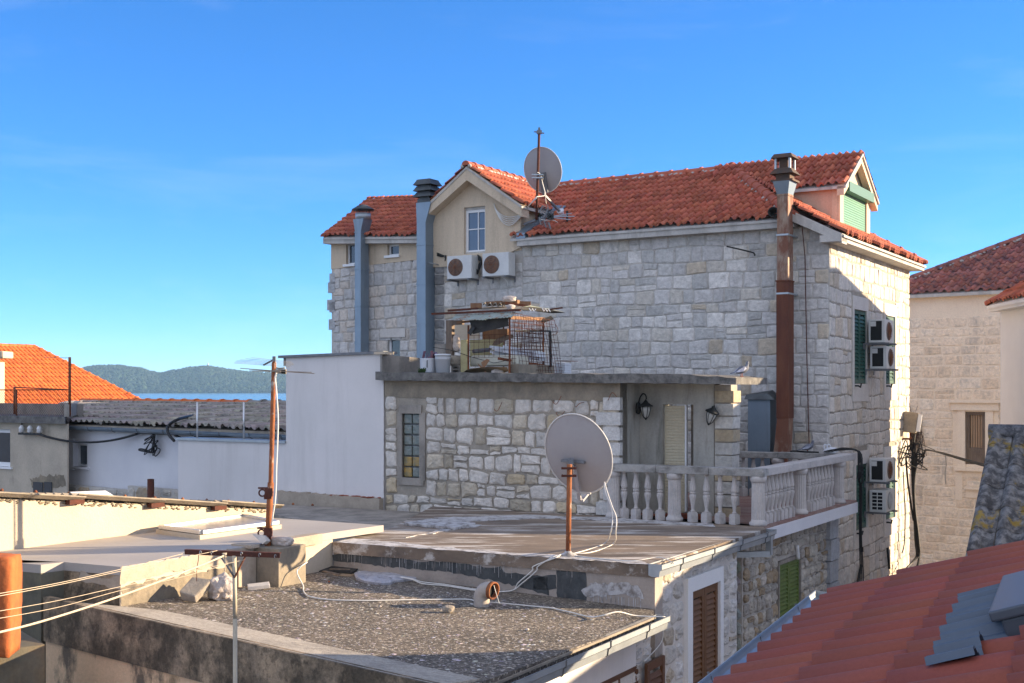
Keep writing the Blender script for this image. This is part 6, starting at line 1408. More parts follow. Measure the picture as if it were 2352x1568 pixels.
a=onback(*Zr(505,893)); b=onback(*Zr(690,912)); mb=MB(); mb.bar(a,b,.03,.025); mb.build('lower_strut',mt['fascia'],dt)
# its two white cables
mb=MB()
e0c=dc-y_*.42+x_*.28
for k,dx in ((0,0),(1,.05)):
    pts=[dc+x_*.34-y_*.38-ax*.02, at(*Zr(835+18*k,900),pb.y+.18), at(*Zr(890+10*k,1040),pb.y+.12), at(*Zr(905+36*k,1150),pb.y+.10), at(*Zr(885+50*k,1290),pb.y+.08), onz(*Zr(820+90*k,1420),ZU)+V((0,0,.02)), onz(*Zr(560+120*k,1500),ZU)+V((0,0,.012)), onz(*Zr(470-40*k,1515),ZU)+V((-.02,.01,.012)),Uf.pt(Uf.S(Zd(165,520),0)+.05*k,ZU+.01,.01)]
    g=[Uf.hit(Zd(40,600),.02),Uf.hit(Zc(2230,640),.03),Uf.hit(Zc(2110,740),.05)]
    pts+= [Uf.pt(a-.06*k,b,.03) for a,b in g]
    pts+= [ongrit(*Zc(2010+10*k,805),.015), ongrit(*Zc(1760,795+8*k),.015),ongrit(*Zc(1480,752+10*k),.015),ongrit(*Zc(1290,730+14*k),.02),ongrit(*Zc(1180,700+5*k),.05),ongrit(*Zc(880,655+4*k),.03),ongrit(*Zc(700,628+6*k),.02)]
    mb.tube(smoothpath(pts,6),.0085,n=6)
mb.build('coaxial_cable',mt['cable_w'],None,'pair of white cables hanging from the big dish down to the lower roof','cable')
mb=MB()
pts=[Wf.pt(ss+.56,Wf.Z(Zc(225,585),dd),dd+.01),at(*Zc(250,640),16.1),ongrit(*Zc(300,760),.03),ongrit(*Zc(305,810),.012),ongrit(*Zc(360,852),.012),ongrit(*Zc(540,878),.012),ongrit(*Zc(860,884),.012),ongrit(*Zc(1200,878),.012),ongrit(*Zc(1640,874),.012),ongrit(*Zc(1740,890),.012),ongrit(*Zc(1960,908),.012),ongrit(*Zc(2350,945),.012),ongrit(*Zd(160,948),.012),ongrit(*Zd(320,985),.012),ongrit(*Zd(470,1020),.02),ongrit(*Zd(570,1008),.07),ongrit(*Zd(700,978),.10),ongrit(*Zd(850,1010),.03),ongrit(*Zd(1090,1020),.03)]
mb.tube(smoothpath(pts,6),.0085,n=6); 
pts=[ongrit(*Zd(1095,1022),.03),Rw.pt(.25,-2.95,.0),Rw.pt(.28,Rw.Z(Zd(1100,1130),0),.0),Rw.pt(Rw.S(Zd(1050,1240),0),Rw.Z(Zd(1050,1240),0),.0),Rw.pt(Rw.S(Zd(915,1390),0),Rw.Z(Zd(915,1390),0),.0)]; mb.tube(smoothpath(pts,6),.006,n=6)
mb.build('roof_cable',mt['cable_w'],None,'single white cable snaking over the gritty roof from the concrete block','cable')
mb=MB(); mb.tube(smoothpath([onz(*Zd(320,515),ZU)+V((0,0,.01)),onz(*Zd(560,548),ZU)+V((0,.05,.01)),onz(*Zd(830,560),ZU)+V((0,0,.01)),onz(*Zd(1040,545),ZU)+V((0,0,.03)),onz(*Zd(1160,575),ZU)+V((0,0,.0))],6),.006,n=6); mb.build('thin_cable',mt['cable_w'],None,'thin white cable along the front edge of the middle roof','cable')
# small dish up on the dormer
mY=28.6; m0=at(1232,505,mY); m1=at(1238.5,303,mY)
d2=thing('satellite_dish','small grey satellite dish on a thin mast beside the cream gable','satellite dish',m0)
mb=MB(); mb.tube([m0,m0.lerp(m1,.5),m1],.032,n=10); mb.build('pole',mt['darkrust'],d2)
mb=MB(); q=m1; mb.box(q,(.12,.09,.08)); mb.bar(q+V((-.12,0,.01)),q+V((.12,0,-.03)),.025); mb.box(q+V((.0,0,.07)),(.05,.05,.07)); mb.build('mast_head',mt['greymetal'],d2)
mb=MB(); mb.bar(m0,H.pt(H.S(Zi(570,1320),.02),m0.z+.0,.0),.05); mb.build('wall_bracket',mt['greymetal'],d2)
dc=at(1245.5,391,mY+.30); ax,x_,y_=dish(d2,dc,22,20,.47,.545,.09)
a=onback(*Zi(810,670)); b=onback(*Zi(845,940)); mb=MB(); mb.bar(a.lerp(b,.05),b,.16,.05); mb.build('back_plate',mt['greymetal'],d2)
mb=MB()
for zy in (710,750): p=at(*Zi(745,zy),mY-.06); mb.bar(p+V((-.13,0,0)),p+V((.14,0,0)),.03); mb.bar(p+V((-.09,-.02,0)),p+V((-.09,.3,0)),.016); mb.bar(p+V((.12,0,0)),p+V((.14,.3,0)),.03)
mb.build('clamp',mt['galv'],d2)
a=onback(*Zi(830,970)); mb=MB(); mb.bar(onback(*Zi(820,900)),a,.06,.04); tip=at(*Zi(1060,1215),mY+1.0); mb.bar(a,tip,.05,.045); mb.build('feed_arm',mt['greymetal'],d2)
mb=MB(); mb.lathe(tip,[(.05,-.1),(.06,0),(.09,.05),(.09,.09)],n=14,axis=tuple((dc-tip).normalized())); mb.build('feed_horn',mt['bucket'],d2)
mb=MB(); 
for k in range(5):
    o=V((0,0,-.03*k))
    pts=[H.pt(H.S(Zi(190,1090),.04),H.Z(Zi(190,1090),.04),.08)]+[H.pt(H.S(Zi(*q),.12),H.Z(Zi(*q),.12)-.012*k*w,.12) for q,w in (((210,1170),1),((290,1240),3.5),((400,1265+0),4),((520,1230),1.5),((630,1120),.3))]+[at(*Zi(735,1000),mY-.08)+o*.3]
    mb.tube(smoothpath(pts,5),.011,n=5)
mb.tube(smoothpath([at(*Zi(735,1000),mY-.08),at(*Zi(840,985),mY+.1),at(*Zi(850,960),mY+.1),at(*Zi(815,830),mY+.1),at(*Zi(785,710),mY+.0),at(*Zi(745,680),mY-.05)],5),.012,n=5)
mb.tube(smoothpath([at(*Zi(850,985),mY+.1),at(*Zi(860,1080),mY+.3),at(*Zi(885,1150),mY+.5),at(*Zi(830,1270),mY+.3),],5),.010,n=5)
mb.build('cable_bundle',mt['cable_w'],None,'looped bundle of white cables from the cream gable to the small dish','cable')
# broadcast aerial lying against the roof
ae=thing('tv_antenna','fallen tv antenna with a grid reflector on the red roof below the small dish','antenna',at(*Zi(900,1280),mY+.2))
aY=mY-.15
def ap(zx,zy,d=0): return at(*Zi(zx,zy),aY+d)
mb=MB(); mb.bar(ap(800,1270),ap(1140,1250,.5),.03); mb.bar(ap(930,1260,.1),ap(1230,1255,.5),.02); mb.bar(ap(940,1255,.1),ap(1190,1215,.45),.02); mb.bar(ap(945,1270,.1),ap(1175,1300,.45),.02); mb.build('boom',mt['galv'],ae)
mb=MB(); mb.bar(ap(815,1115),ap(770,1205),.03); mb.bar(ap(890,1150),ap(820,1275),.03); mb.bar(ap(955,1195),ap(905,1290),.03)
for k in range(6): t=k/5; mb.tube([ap(815-45*t,1115+90*t),ap(885-62*t,1150+100*t),ap(955-50*t,1190+95*t)],.008,n=4)
mb.build('grid_reflector',mt['greymetal'],ae)
mb=MB(); mb.bar(ap(770,1265),ap(790,1365),.03); mb.bar(ap(825,1290),ap(860,1400),.025); mb.bar(ap(895,1335),ap(920,1420),.03)
for k in range(5): t=k/4; mb.tube([ap(772+18*t,1270+90*t),ap(828+32*t,1295+100*t),ap(898+20*t,1340+75*t)],.007,n=4)
mb.build('grid_reflector',mt['greymetal'],ae)
mb=MB(); mb.box(ap(915,1255,.05),(.16,.1,.14)); mb.box(ap(1135,1255,.5),(.05,.07,.26)); mb.bar(ap(890,1230),ap(945,1285),.04); mb.bar(ap(890,1285),ap(950,1225),.04); mb.build('dipole',mt['iron'],ae)
mb=MB(); mb.tube(smoothpath([ap(775,1290),ap(850,1305),ap(950,1305,.1),ap(1010,1335,.2)],5),.009,n=5); mb.build('lead',mt['cable_w'],ae)

# ------------------------------------------------------------------ rusty aerial mast on the block
mk=Wf.pt(ss+.12,ZG_-.02,-.02); mk=at(615,1242,mk.y)
mY=mk.y; ms=thing('antenna_mast','leaning rusty antenna mast rising from the concrete block','antenna mast',mk)
mm=at(622,1108,mY); m1=at(629.5,834,mY)
mb=MB(); mb.tube([V((mk.x,mk.y,ZG_-.06)),mk.lerp(mm,.5),mm],.043,n=12); mb.build('lower_pipe',mt['rustpole'],ms)
mb=MB(); mb.tube([mk.lerp(mm,.9),mm,mm.lerp(m1,.5),m1],.032,n=12); mb.lathe(m1,[(.032,0),(.02,.03),(.018,.06)],n=10); mb.build('upper_pipe',mt['rustpole'],ms)
for py in (1130,1222):
    p=at(612 if py<1200 else 610,py,mY-.02); mb=MB()
    ring=[p+V((-.055+.045*math.cos(q*.524),-.0,.045*math.sin(q*.524)-.01)) for q in range(13)]; mb.tube(ring,.012,n=6,cap=False); mb.bar(p+V((-.11,0,.055)),p+V((.05,0,.055)),.03,.022); mb.bar(p+V((-.03,0,-.07)),p+V((.07,0,-.06)),.05,.05); mb.box(p+V((.035,0,0)),(.10,.10,.11)); mb.tube([p+V((-.02,0,-.0)),p+V((.09,0,-.0))],.014,n=6)
    mb.build('pipe_clamp',mt['darkrust'],ms)
def mp_(zx,zy,d=0): return at(*Za(zx,zy),mY+d)
an=thing('tv_antenna','pair of thin tv antennas at the top of the rusty mast','antenna',m1)
mb=MB(); mb.bar(mp_(1935,330),mp_(2012,288),.022); mb.box(mp_(2014,300),(.04,.04,.13)); 
for k in range(6): t=k/5; c_=mp_(1940+70*t,328-38*t); l_=.30-.1*abs(t-.5); mb.tube([c_+V((-l_*1.3+.1*t,-.35,.02)),c_+V((l_*1.1-.1*t,.35,-.02))],.0028,n=4)
mb.build('upper_array',mt['greymetal'],an)
mb=MB(); b0=mp_(2020,362); mb.tube(smoothpath([mp_(2016,320),mp_(2025,345),mp_(2050,352),mp_(2095,350)],4),.012,n=6); mb.box(mp_(2055,375),(.17,.05,.06)); mb.box(mp_(2085,380),(.06,.05,.05))
for (a,b) in (((1765,352),(2110,378)),((1830,365),(2290,382)),((2010,372),(2310,391)),((1850,375),(2060,376))): mb.tube([mp_(*a,.1),mp_(*b,-.1)],.005,n=4)
mb.build('lower_array',mt['fibre'],an)
mb=MB(); pts=[mp_(2030,385,-.05),mp_(2022,430,-.05),mp_(2030,520,-.05),mp_(2042,720,-.05),mp_(2038,900,-.05),mp_(2030,1080,-.05),mp_(2028,1200,-.05),mp_(2020,1330,-.05),mp_(2005,1430,-.05),mp_(1995,1510,-.05)]; mb.tube(smoothpath(pts,5),.011,n=6); mb.build('mast_cable',mt['cable_w'],None,'white cable hanging beside the leaning rusty mast','cable')

# ------------------------------------------------------------------ clothes line post and its lines
cY=11.2; cp=at(540,1290,cY)
cl_=thing('clothesline_post','thin clothesline post with a rusty T bar in front of the stained wall','clothesline post',V((cp.x,cp.y,-5)))
mb=MB(); mb.tube([V((cp.x+.005,cY,-5.2)),V((cp.x,cY,at(540,1420,cY).z))],.0205,n=12); mb.tube([V((cp.x,cY,at(540,1420,cY).z)),V((cp.x-.008,cY,at(537,1276,cY).z))],.0205,n=12); mb.build('pole',M('cream_worn_pole',(.52,.45,.33),(.34,.30,.24),scale=5,stretch=(1,1,.4),rough=.6,dirt=((.33,.13,.05),3,.70,.05,(1,1,.4),.85)),cl_)
ba0=at(424,1268,cY+.06); ba1=at(643,1276,cY-.06); mb=MB(); dv=(ba1-ba0).normalized(); nn_=V((dv.y,-dv.x,0)); 
mb.bar(ba0,ba1,.006,.042); mb.bar(ba0+V((0,.025,.021)),ba1+V((0,.025,.021)),.05,.006); ob=mb.build('cross_bar',mt['darkrust'],cl_)
for zx,zy in ((1660,487),(1755,489),(1865,510),(2000,497),(2150,507),(2280,517)):
    p=at(*Zb(zx,zy),cY-.05); mb=MB(); mb.tube([p+V((.008*math.cos(q*.6)-.0,-.006,.017*math.sin(q*.6))) for q in range(8)],.003,n=5); mb.build('hook',mt['galv'],cl_)
mb=MB(); z_=at(540,1318,cY).z
mb.tube([V((cp.x-.0,cY-.02,z_-.03)),at(*Zb(1825,515),cY-.02)],.009,n=6); mb.build('brace',mt['greymetal'],cl_)
mb=MB(); mb.tube([V((cp.x+.0,cY-.02,z_-.03)),at(*Zb(2028,522),cY-.02)],.009,n=6); mb.build('brace',mt['rust'],cl_)
def line(name,label,pts,r,mat,cat='clothesline'):
    mb=MB(); mb.tube(smoothpath(pts,6),r,n=6); return mb.build(name,mat,None,label,cat)
mb=MB(); kn=at(*Zb(1860,510),cY-.04); pts=[kn,at(*Zb(1620,610),cY-.5),at(*Zb(1000,845),cY-1.5),at(*Zb(400,1040),cY-2.4),at(*Zb(0,1145),cY-3.0),at(*Zb(-350,1215),cY-3.4)]; mb.tube(smoothpath(pts,6),.0085,n=7)
for k in range(5): mb.tube([kn+V((.018*math.cos(q*1.05+k),-.01+.012*math.sin(q*1.05),-.012+.008*k)) for q in range(7)],.004,n=5,cap=False)
mb.tube(smoothpath([kn,at(*Zb(1862,560),cY-.05),at(*Zb(1866,610),cY-.05),at(*Zb(1858,652),cY-.05)],4),.006,n=5)
mb.build('clothes_rope',mt['rope'],None,'thick pale rope knotted on the T bar and running out left','clothesline')
GL='thin clothes lines running out left'
line('clothes_wire','uppermost thin wire from the left end of the T bar',[at(*Zb(1520,495),cY+.04),at(*Zb(1010,622),cY-.9),at(*Zb(500,735),cY-1.9),at(*Zb(0,825),cY-2.9),at(*Zb(-350,880),cY-3.3)],.0026,mt['rope']).__setitem__('group',GL)
line('clothes_wire','second thin wire from the top, just below the uppermost',[at(*Zb(1800,470),cY+.02),at(*Zb(1010,638),cY-.9),at(*Zb(500,750),cY-1.9),at(*Zb(0,845),cY-2.9),at(*Zb(-350,905),cY-3.3)],.0026,mt['rope']).__setitem__('group',GL)
line('clothes_wire','third thin wire, reaching the T bar through the brace',[at(*Zb(2030,545),cY-.04),at(*Zb(1500,660),cY-.6),at(*Zb(1000,768),cY-1.2),at(*Zb(500,880),cY-2.0),at(*Zb(0,970),cY-2.9),at(*Zb(-350,1030),cY-3.3)],.0023,mt['rope']).__setitem__('group',GL)
line('clothes_wire','lowest thin wire, sagging above the thick rope',[at(*Zb(1940,565),cY-.04),at(*Zb(1500,690),cY-.6),at(*Zb(1000,800),cY-1.2),at(*Zb(500,935),cY-2.0),at(*Zb(0,1030),cY-2.9),at(*Zb(-350,1080),cY-3.3)],.0023,mt['rope']).__setitem__('group',GL)
mb=MB(); mb.tube(smoothpath([at(*Zb(1645,500),cY-.02),at(*Zb(1640,560),cY-.02),at(*Zb(1630,620),cY-.02),at(*Zb(1628,725),cY-.02)],4),.0035,n=5); mb.build('rusty_wire',mt['darkrust'],None,'short rusty wire hanging from the T bar before the grey block stone','wire')

# ------------------------------------------------------------------ loose stones and bits on the roofs
def rest(px,py,h=0): return ongrit(px,py,h)
p=rest(*Zb(1620,905)); mb=MB()
fr_=Fr(p,118); 
q=[(-.36,.02,.10),(-.02,-.05,.10),(.30,.14,.10),(.32,.33,.12),(.10,.44,.16),(-.06,.46,.14),(-.30,.16,.12)]
Y0=p.y+.02; A1=at(*Zb(1480,808),Y0); B1_=at(*Zb(1592,685),Y0+.20); C1_=at(*Zb(1757,707),Y0+.17); D1_=at(*Zb(1612,852),Y0-.04); A2=at(*Zb(1502,885),Y0+.02); D2=at(*Zb(1625,908),Y0-.01); C2=at(*Zb(1768,752),Y0+.21); B2_=B1_+(C2-C1_)+V((0,.06,-.06))
mb.hexa([A2,D2,C2,B2_,A1,D1_,C1_,B1_]); o=mb.build('squared_stone',mt['rockgrey'],None,'squared grey stone leaning on the low wall of the gritty roof','stone',bevel=.018)
p=rest(*Zb(1815,895)); mb=MB(); mb.rock((p.x+.0,p.y+.16,p.z+.14),(.33,.30,.33),sub=4,amp=.28,seed=8,rz=.3,box=.2); mb.build('pitted_stone',mt['rockwhite'],None,'whitish pitted boulder beside the squared grey stone','stone')
p=rest(*Zb(2130,795)); mb=MB(); mb.box((p.x,p.y+.08,p.z+.035),(.28,.17,.05),rz=.25,rx=.08,ry=-.08); mb.build('stone_slab',mt['whitetrim'],None,'small pale stone slab on the gritty roof by the block','stone',bevel=.006)
zt_=bt; c_=Wf.pt(ss+.36,zt_,dd-.17); c_=at(*Zo(1290,800),c_.y); mb=MB(); mb.rock((c_.x,c_.y,zt_+.055),(.36,.2,.13),sub=3,amp=.12,seed=5,rz=-.5,box=.6); mb.build('capping_stone',mt['rockwhite'],None,'pale flat stone lying on the concrete block right of the mast','stone')
c_=at(*Zo(1060,770),Wf.pt(ss+.1,0,dd-.2).y); mb=MB(); mb.prism([c_+V((-.10,0,.07)),c_+V((.06,.0,.05)),c_+V((.10,-.02,-.02)),c_+V((.05,-.03,-.06))],(.03,.12,-.02)); mb.build('broken_tile',mt['whitetrim'],None,'tilted broken stone plate on the concrete block left of the mast','stone')
# flat bluish stone sheet
out=[(725,675),(790,655),(905,662),(950,652),(1080,668),(1150,690),(1240,712),(1130,730),(1065,735),(1030,752),(950,758),(870,748),(800,735),(740,715)]
mb=MB(); R_=random.Random(4); pts=[rest(*Zc(a,b)) for a,b in out]; ce=sum(pts,V())/len(pts); vs=[];n_=len(pts)
for h,sc,jg in ((0,1.0,0),(.03,1.01,.0),(.045,.93,.01),(.05,.6,.012),(.055,.3,.012)):
    for p in pts: vs.append(ce+(p-ce)*sc+V((R_.uniform(-jg,jg)*2,R_.uniform(-jg,jg)*2,h+R_.uniform(-jg,jg))))
vs.append(ce+V((0,0,.06)))
fs=[(k*n_+j,k*n_+(j+1)%n_,(k+1)*n_+(j+1)%n_,(k+1)*n_+j) for k in range(4) for j in range(n_)]+[(4*n_+j,4*n_+(j+1)%n_,5*n_) for j in range(n_)]
mb.add(vs,fs); mb.build('flat_stone',mt['flatstone'],None,'flat bluish white stone sheet lying by the dark painted upstand','stone')
p=rest(*Zc(590,660)); mb=MB(); mb.box((p.x,p.y+.14,p.z+.03),(.5,.3,.02),rz=-.3,rx=.10); ob=mb.build('black_board',mt['tarpaper'],None,'black board lying in the corner of the gritty roof','board')
mb=MB(); mb.bar(rest(*Zc(470,640),.06),rest(*Zc(600,668),.06),.05,.012); mb.bar(rest(*Zc(520,622),.06),rest(*Zc(690,625),.07),.04,.01); mb.build('wood_strip',mt['wood'],None,'thin wood strips on the black board in the corner','wood')
mb=MB(); a=[rest(*Zc(550,675)),rest(*Zc(690,690)),rest(*Zc(745,672)),rest(*Zc(690,655))]; mb.prism([q+V((0,0,.002)) for q in a],(0,0,.006)); mb.build('paper_sheet',mt['cardboard'],None,'flat pale card sheet between black board and bluish stone','card')
# vent elbow
p=rest(*Zc(1790,940)); el=thing('vent_elbow','pale bent vent pipe with a rusty open mouth on the gritty roof','vent pipe',p)
mo_=at(*Zc(1910,862),p.y-.06); r_=.10
c0=p+V((-.02,.09,.0)); dirm=(mo_-(c0+V((0,0,.21)))); dh_=V((.80,-.58,-.10)).normalized()
pts=[c0-V((0,0,.05)),c0+V((0,0,.10))]; 
for k in range(1,8): a=k/7*math.pi/2*1.08; pts.append(c0+V((0,0,.10))+V((0,0,1))*(.125*math.sin(min(a,math.pi/2)))+dh_*(.125*(1-math.cos(a))))
pts.append(pts[-1]+dh_*.05)
mb=MB(); mb.tube(pts,[r_]*len(pts),n=20,cap=False); mb.build('elbow',mt['pipe'],el)
mb=MB(); e=pts[-1]; mb.lathe(e-dh_*.05,[(r_*1.02,0),(r_*1.10,.004),(r_*1.10,.055),(r_*.94,.055),(r_*.92,.0)],n=22,axis=tuple(dh_),cap=False); mb.build('rusty_mouth',mt['rust'],el)
mb=MB(); mb.lathe(e-dh_*.06,[(r_*.97,0),(.002,.001)],n=20,axis=tuple(dh_),cap=False); mb.build('dark_inside',mt['darkvoid'],el)
mb=MB(); mb.tube([e+V((0,0,.07)),e+dh_*.02+V((.01,0,-.02)),e+dh_*.06+V((.02,-.01,-.14))],.004,n=5); mb.build('hanging_wire',mt['galv'],el)
p=rest(*Zc(1500,990)); mb=MB(); mb.rock((p.x,p.y+.05,p.z+.04),(.15,.11,.10),sub=2,amp=.2,seed=6,box=.4); mb.build('small_stone',mt['rockgrey'],None,'small brown stone lump left of the vent pipe','stone')
for (zx,zy,sz,lb,mm_) in ((938,940,.035,'tiny pinkish stone on the middle of the gritty roof',mt['rockwhite']),(515,733,.03,'tiny orange scrap on the gritty roof below the block',mt['orangeplaster']),(2155,1135,.05,'round pale pebble on the right of the gritty roof',mt['rockwhite'])):
    p=rest(*Zc(zx,zy)); mb=MB(); mb.rock((p.x,p.y,p.z+sz*.3),(sz,sz,sz*.7),sub=2,seed=zx); mb.build('pebble',mm_,None,lb,'pebble')
# loose gravel
mb=MB(); R_=random.Random(9); k=0
while k<3000:
    s=R_.uniform(.1,5.2); d=R_.uniform(.05,6.5); p=D0-gu*s-Rw.n*d
    p=V((p.x,p.y,gz(p.x,p.y)))
    # stay on the roof
    if (p-Pf.o).dot(Pf.n)>-.62 or (p-Wf.o).dot(Wf.n)<.05 or (p-Uf.o).dot(Uf.n)<.03: continue
    k+=1; r=R_.uniform(.006,.013) if R_.random()<.85 else R_.uniform(.014,.030); g=R_.uniform(.22,.60); a0_=R_.random()*6
    n5=6; vs=[p+V((math.cos(q*1.047+a0_)*r*R_.uniform(.8,1.4),math.sin(q*1.047+a0_)*r*R_.uniform(.7,1.1),0)) for q in range(n5)]+[p+V((0,0,r*.28))]
    mb.add(vs,[(q,(q+1)%n5,n5) for q in range(n5)],tint=(g,g*R_.uniform(.82,.98),g*R_.uniform(.7,.95)))
mb.build('loose_gravel',mt['pebble'],None,'loose pale pebbles scattered over the gritty roof','gravel',kind='stuff')

# ------------------------------------------------------------------ junk cage on the slab roof
def tz(s): return zSlab(s)+.155
CG=Fr(at(*Zn(1325,1215),22.55),299,flip=True)
cz=tz(0)-.01
cz=CG.Z(Zn(1325,1215)); cz0=tz((V(CG.o)-T.o).dot(T.u))
kg=thing('junk_cage','rusty mesh cage roofed with scrap sheets, standing on the slab roof','cage',V((CG.o.x,CG.o.y,cz0)))
P=CG.pt
Lf=CG.S(Zn(665,1190)); Dr=1.35; ztop=CG.Z(Zn(1325,385)); zb_=cz0
def post(s,d,z0,z1,w=.035):
    mb=MB(); mb.bar(P(s,z0,d),P(s,z1,d),w,up=(1,0,0)); mb.build('post',mt['rust'],kg)
post(0,0,zb_,ztop); post(Lf,0,zb_,ztop-.12); post(0,-Dr,zb_,ztop+.05); post(Lf,-Dr,zb_,ztop)
mb=MB(); mb.bar(P(0,ztop,0),P(0,ztop+.04,-Dr),.07,.06); mb.bar(P(Lf+.25,ztop-.06,.0),P(0,ztop,.0),.04); mb.build('top_frame',mt['plank'],kg)
# roof sheets
def sheet(a,b,c,d,mat,name='roof_sheet',wave=0,pit_=.09,th=.012):
    mb=MB(); n=40; a,b,c,d=[V(q) for q in (a,b,c,d)]; up_=(b-a).cross(d-a).normalized(); up_=-up_ if up_.z<0 else up_; vs=[]; L_=(b-a).length
    for i in range(n+1):
        t=i/n; w=wave*math.sin(t*L_/pit_*2*math.pi); vs+= [a.lerp(b,t)+up_*w, d.lerp(c,t)+up_*w]
    m_=len(vs); vs+=[q-up_*th for q in vs]
    fs=[(2*i,2*i+2,2*i+3,2*i+1) for i in range(n)]+[(m_+2*i+1,m_+2*i+3,m_+2*i+2,m_+2*i) for i in range(n)]+[(m_+2*i,m_+2*i+2,2*i+2,2*i) for i in range(n)]+[(2*i+1,2*i+3,m_+2*i+3,m_+2*i+1) for i in range(n)]
    mb.add(vs,fs,smooth=False); return mb.build(name,mat,kg)
def cp_(zx,zy,d): s,z=CG.hit(Zn(zx,zy),d); return P(s,z,d)
sheet(cp_(400,403,.22),cp_(940,415,.24),cp_(1100,300,-.15),cp_(460,340,-.15),mt['corrug'],wave=.006,pit_=.07)
sheet(cp_(930,400,.24),cp_(1370,370,.24),cp_(1420,290,-.12),cp_(1090,290,-.12),mt['corrug'],wave=.006,pit_=.07)
sheet(cp_(620,255,-.5),cp_(1500,240,-.3),cp_(1560,195,-1.0),cp_(900,215,-1.1),mt['fibre'])
sheet(cp_(1500,250,.0),cp_(1600,195,-.25),cp_(2210,302,-1.35),cp_(2000,312,-1.1),mt['tarpaper'],name='tar_sheet')
sheet(cp_(1540,205,-.1),cp_(1660,190,-.4),cp_(2200,298,-1.6),cp_(1960,240,-1.2),mt['corrug'],wave=.004)
sheet(cp_(900,175,-.6),cp_(1230,175,-.6),cp_(1260,160,-1.0),cp_(930,160,-1.0),mt['fibre'],wave=.035,pit_=.115)
sheet(cp_(690,430,.10),cp_(1300,360,.12),cp_(1310,520,.06),cp_(740,650,.10),mt['tarpaper'],name='hanging_tar_sheet')
sheet(cp_(720,510,.14),cp_(775,540,.16),cp_(700,670,.14),cp_(650,630,.12),mt['tarpaper'],name='hanging_tar_sheet')
sheet(cp_(1830,420,-1.2),cp_(1840,480,-1.2),cp_(2040,410,-1.4),cp_(1990,350,-1.4),mt['tarpaper'],name='hanging_tar_sheet')
mb=MB(); mb.bar(cp_(80,325,-.1),cp_(1500,262,-.05),.04); mb.build('loose_bar',mt['darkrust'],kg)
mb=MB(); mb.bar(cp_(340,272,-.5),cp_(820,240,-.5),.04); mb.bar(cp_(450,315,-.2),cp_(1100,280,-.2),.035); mb.build('loose_bar',mt['darkrust'],kg)
mb=MB(); mb.bar(cp_(1260,145,-.5),cp_(1640,205,-.6),.045); mb.build('loose_bar',mt['rust'],kg)
mb=MB(); mb.bar(cp_(1900,265,-1.0),cp_(2175,225,-1.2),.03); mb.build('loose_bar',mt['darkrust'],kg)
for a,b,w in ((cp_(700,195,-.5),cp_(880,195,-.6),.10),(cp_(960,165,-.9),cp_(1470,135,-.9),.08),(cp_(1480,155,-1.0),cp_(1665,160,-1.1),.08)):
    mb=MB(); mb.bar(a,b,.1,w); mb.build('timber_offcut',mt['plank'],kg)
mb=MB()
for x0_ in (1640,1850):
    pts=[cp_(x0_+26*k,(285 if k%2 else 235)-8*(k%2)+k*3,.02-.3*(x0_-1500)/500) for k in range(5 if x0_<1700 else 6)]; mb.tube(pts,.010,n=5)
mb.build('bent_wire',mt['bucket'],kg)
# wire mesh
def mesh_panel(a,b,c,d,nx_,ny_,r=.0042,name='wire_mesh',mat=None,jit=.012,seed=1):
    a,b,c,d=[V(q) for q in (a,b,c,d)]; mb=MB(); R=random.Random(seed); J=lambda: V((R.uniform(-jit,jit),R.uniform(-jit,jit),R.uniform(-jit,jit)))
    for i in range(nx_+1): t=i/nx_; mb.tube([a.lerp(b,t)+J(),a.lerp(b,t).lerp(d.lerp(c,t),.5)+J()*.7,d.lerp(c,t)+J()],r,n=4)
    for j in range(ny_+1): t=j/ny_; mb.tube([a.lerp(d,t)+J(),a.lerp(d,t).lerp(b.lerp(c,t),.5)+J()*.7,b.lerp(c,t)+J()],r,n=4)
    mb.build(name,mat or mt['darkrust'],kg)
mesh_panel(P(.0,zb_+.02,-.02),P(0,zb_+.05,-Dr+.02),P(0,ztop,-Dr+.02),P(0,ztop-.0,-.02),14,12,seed=2)
mesh_panel(P(.02,zb_,.02),P(-.30,zb_,-Dr-.1),P(-.12,ztop-.0,-Dr-.05),P(.02,ztop-.05,.0),15,13,seed=3) if False else None
g0=CG.hit(Zn(1600,1358),-.55); g1=CG.hit(Zn(2190,1360),-1.55); g2=CG.hit(Zn(2040,430),-1.5); g3=CG.hit(Zn(1420,330),-.1)
mesh_panel(P(g0[0],zb_+.0,-.35),P(g1[0],zb_+.0,-1.5),P(g2[0],g2[1],-1.5),P(g3[0],g3[1],-.05),15,14,seed=4,jit=.02)
mesh_panel(P(Lf,zb_+.3,-.02),P(0,zb_+.3,-.02),P(0,ztop-.3,-.02),P(Lf,ztop-.3,-.02),8,3,r=.004,seed=5)
mesh_panel(P(Lf,zb_+.3,-Dr),P(0,zb_+.3,-Dr),P(0,ztop,-Dr),P(Lf,ztop,-Dr),11,9,r=.005,seed=6)
mb=MB(); mb.bar(cp_(1150,1040,.1),cp_(1900,1160,-1.3),.045); mb.build('loose_bar',mt['rust'],kg)
mb=MB(); mb.bar(cp_(1410,600,-.2),cp_(1975,600,-1.3),.03); mb.bar(cp_(1975,600,-1.3),cp_(1985,1180,-1.3),.05); mb.build('inner_frame',mt['iron'],kg)
mb=MB(); mb.bar(cp_(2060,1078,-1.5),cp_(2420,1082,-1.7),.012); mb.tube(smoothpath([cp_(2060,490,-1.5),cp_(2100,570,-1.5),cp_(2080,640,-1.5),cp_(2010,655,-1.45)],4),.006,n=4); mb.build('stray_wire',mt['rust'],kg)
def put(name,label,cat,fn,mat,**k):
    mb=MB(); fn(mb); return mb.build(name,mat,None,label,cat,**k)
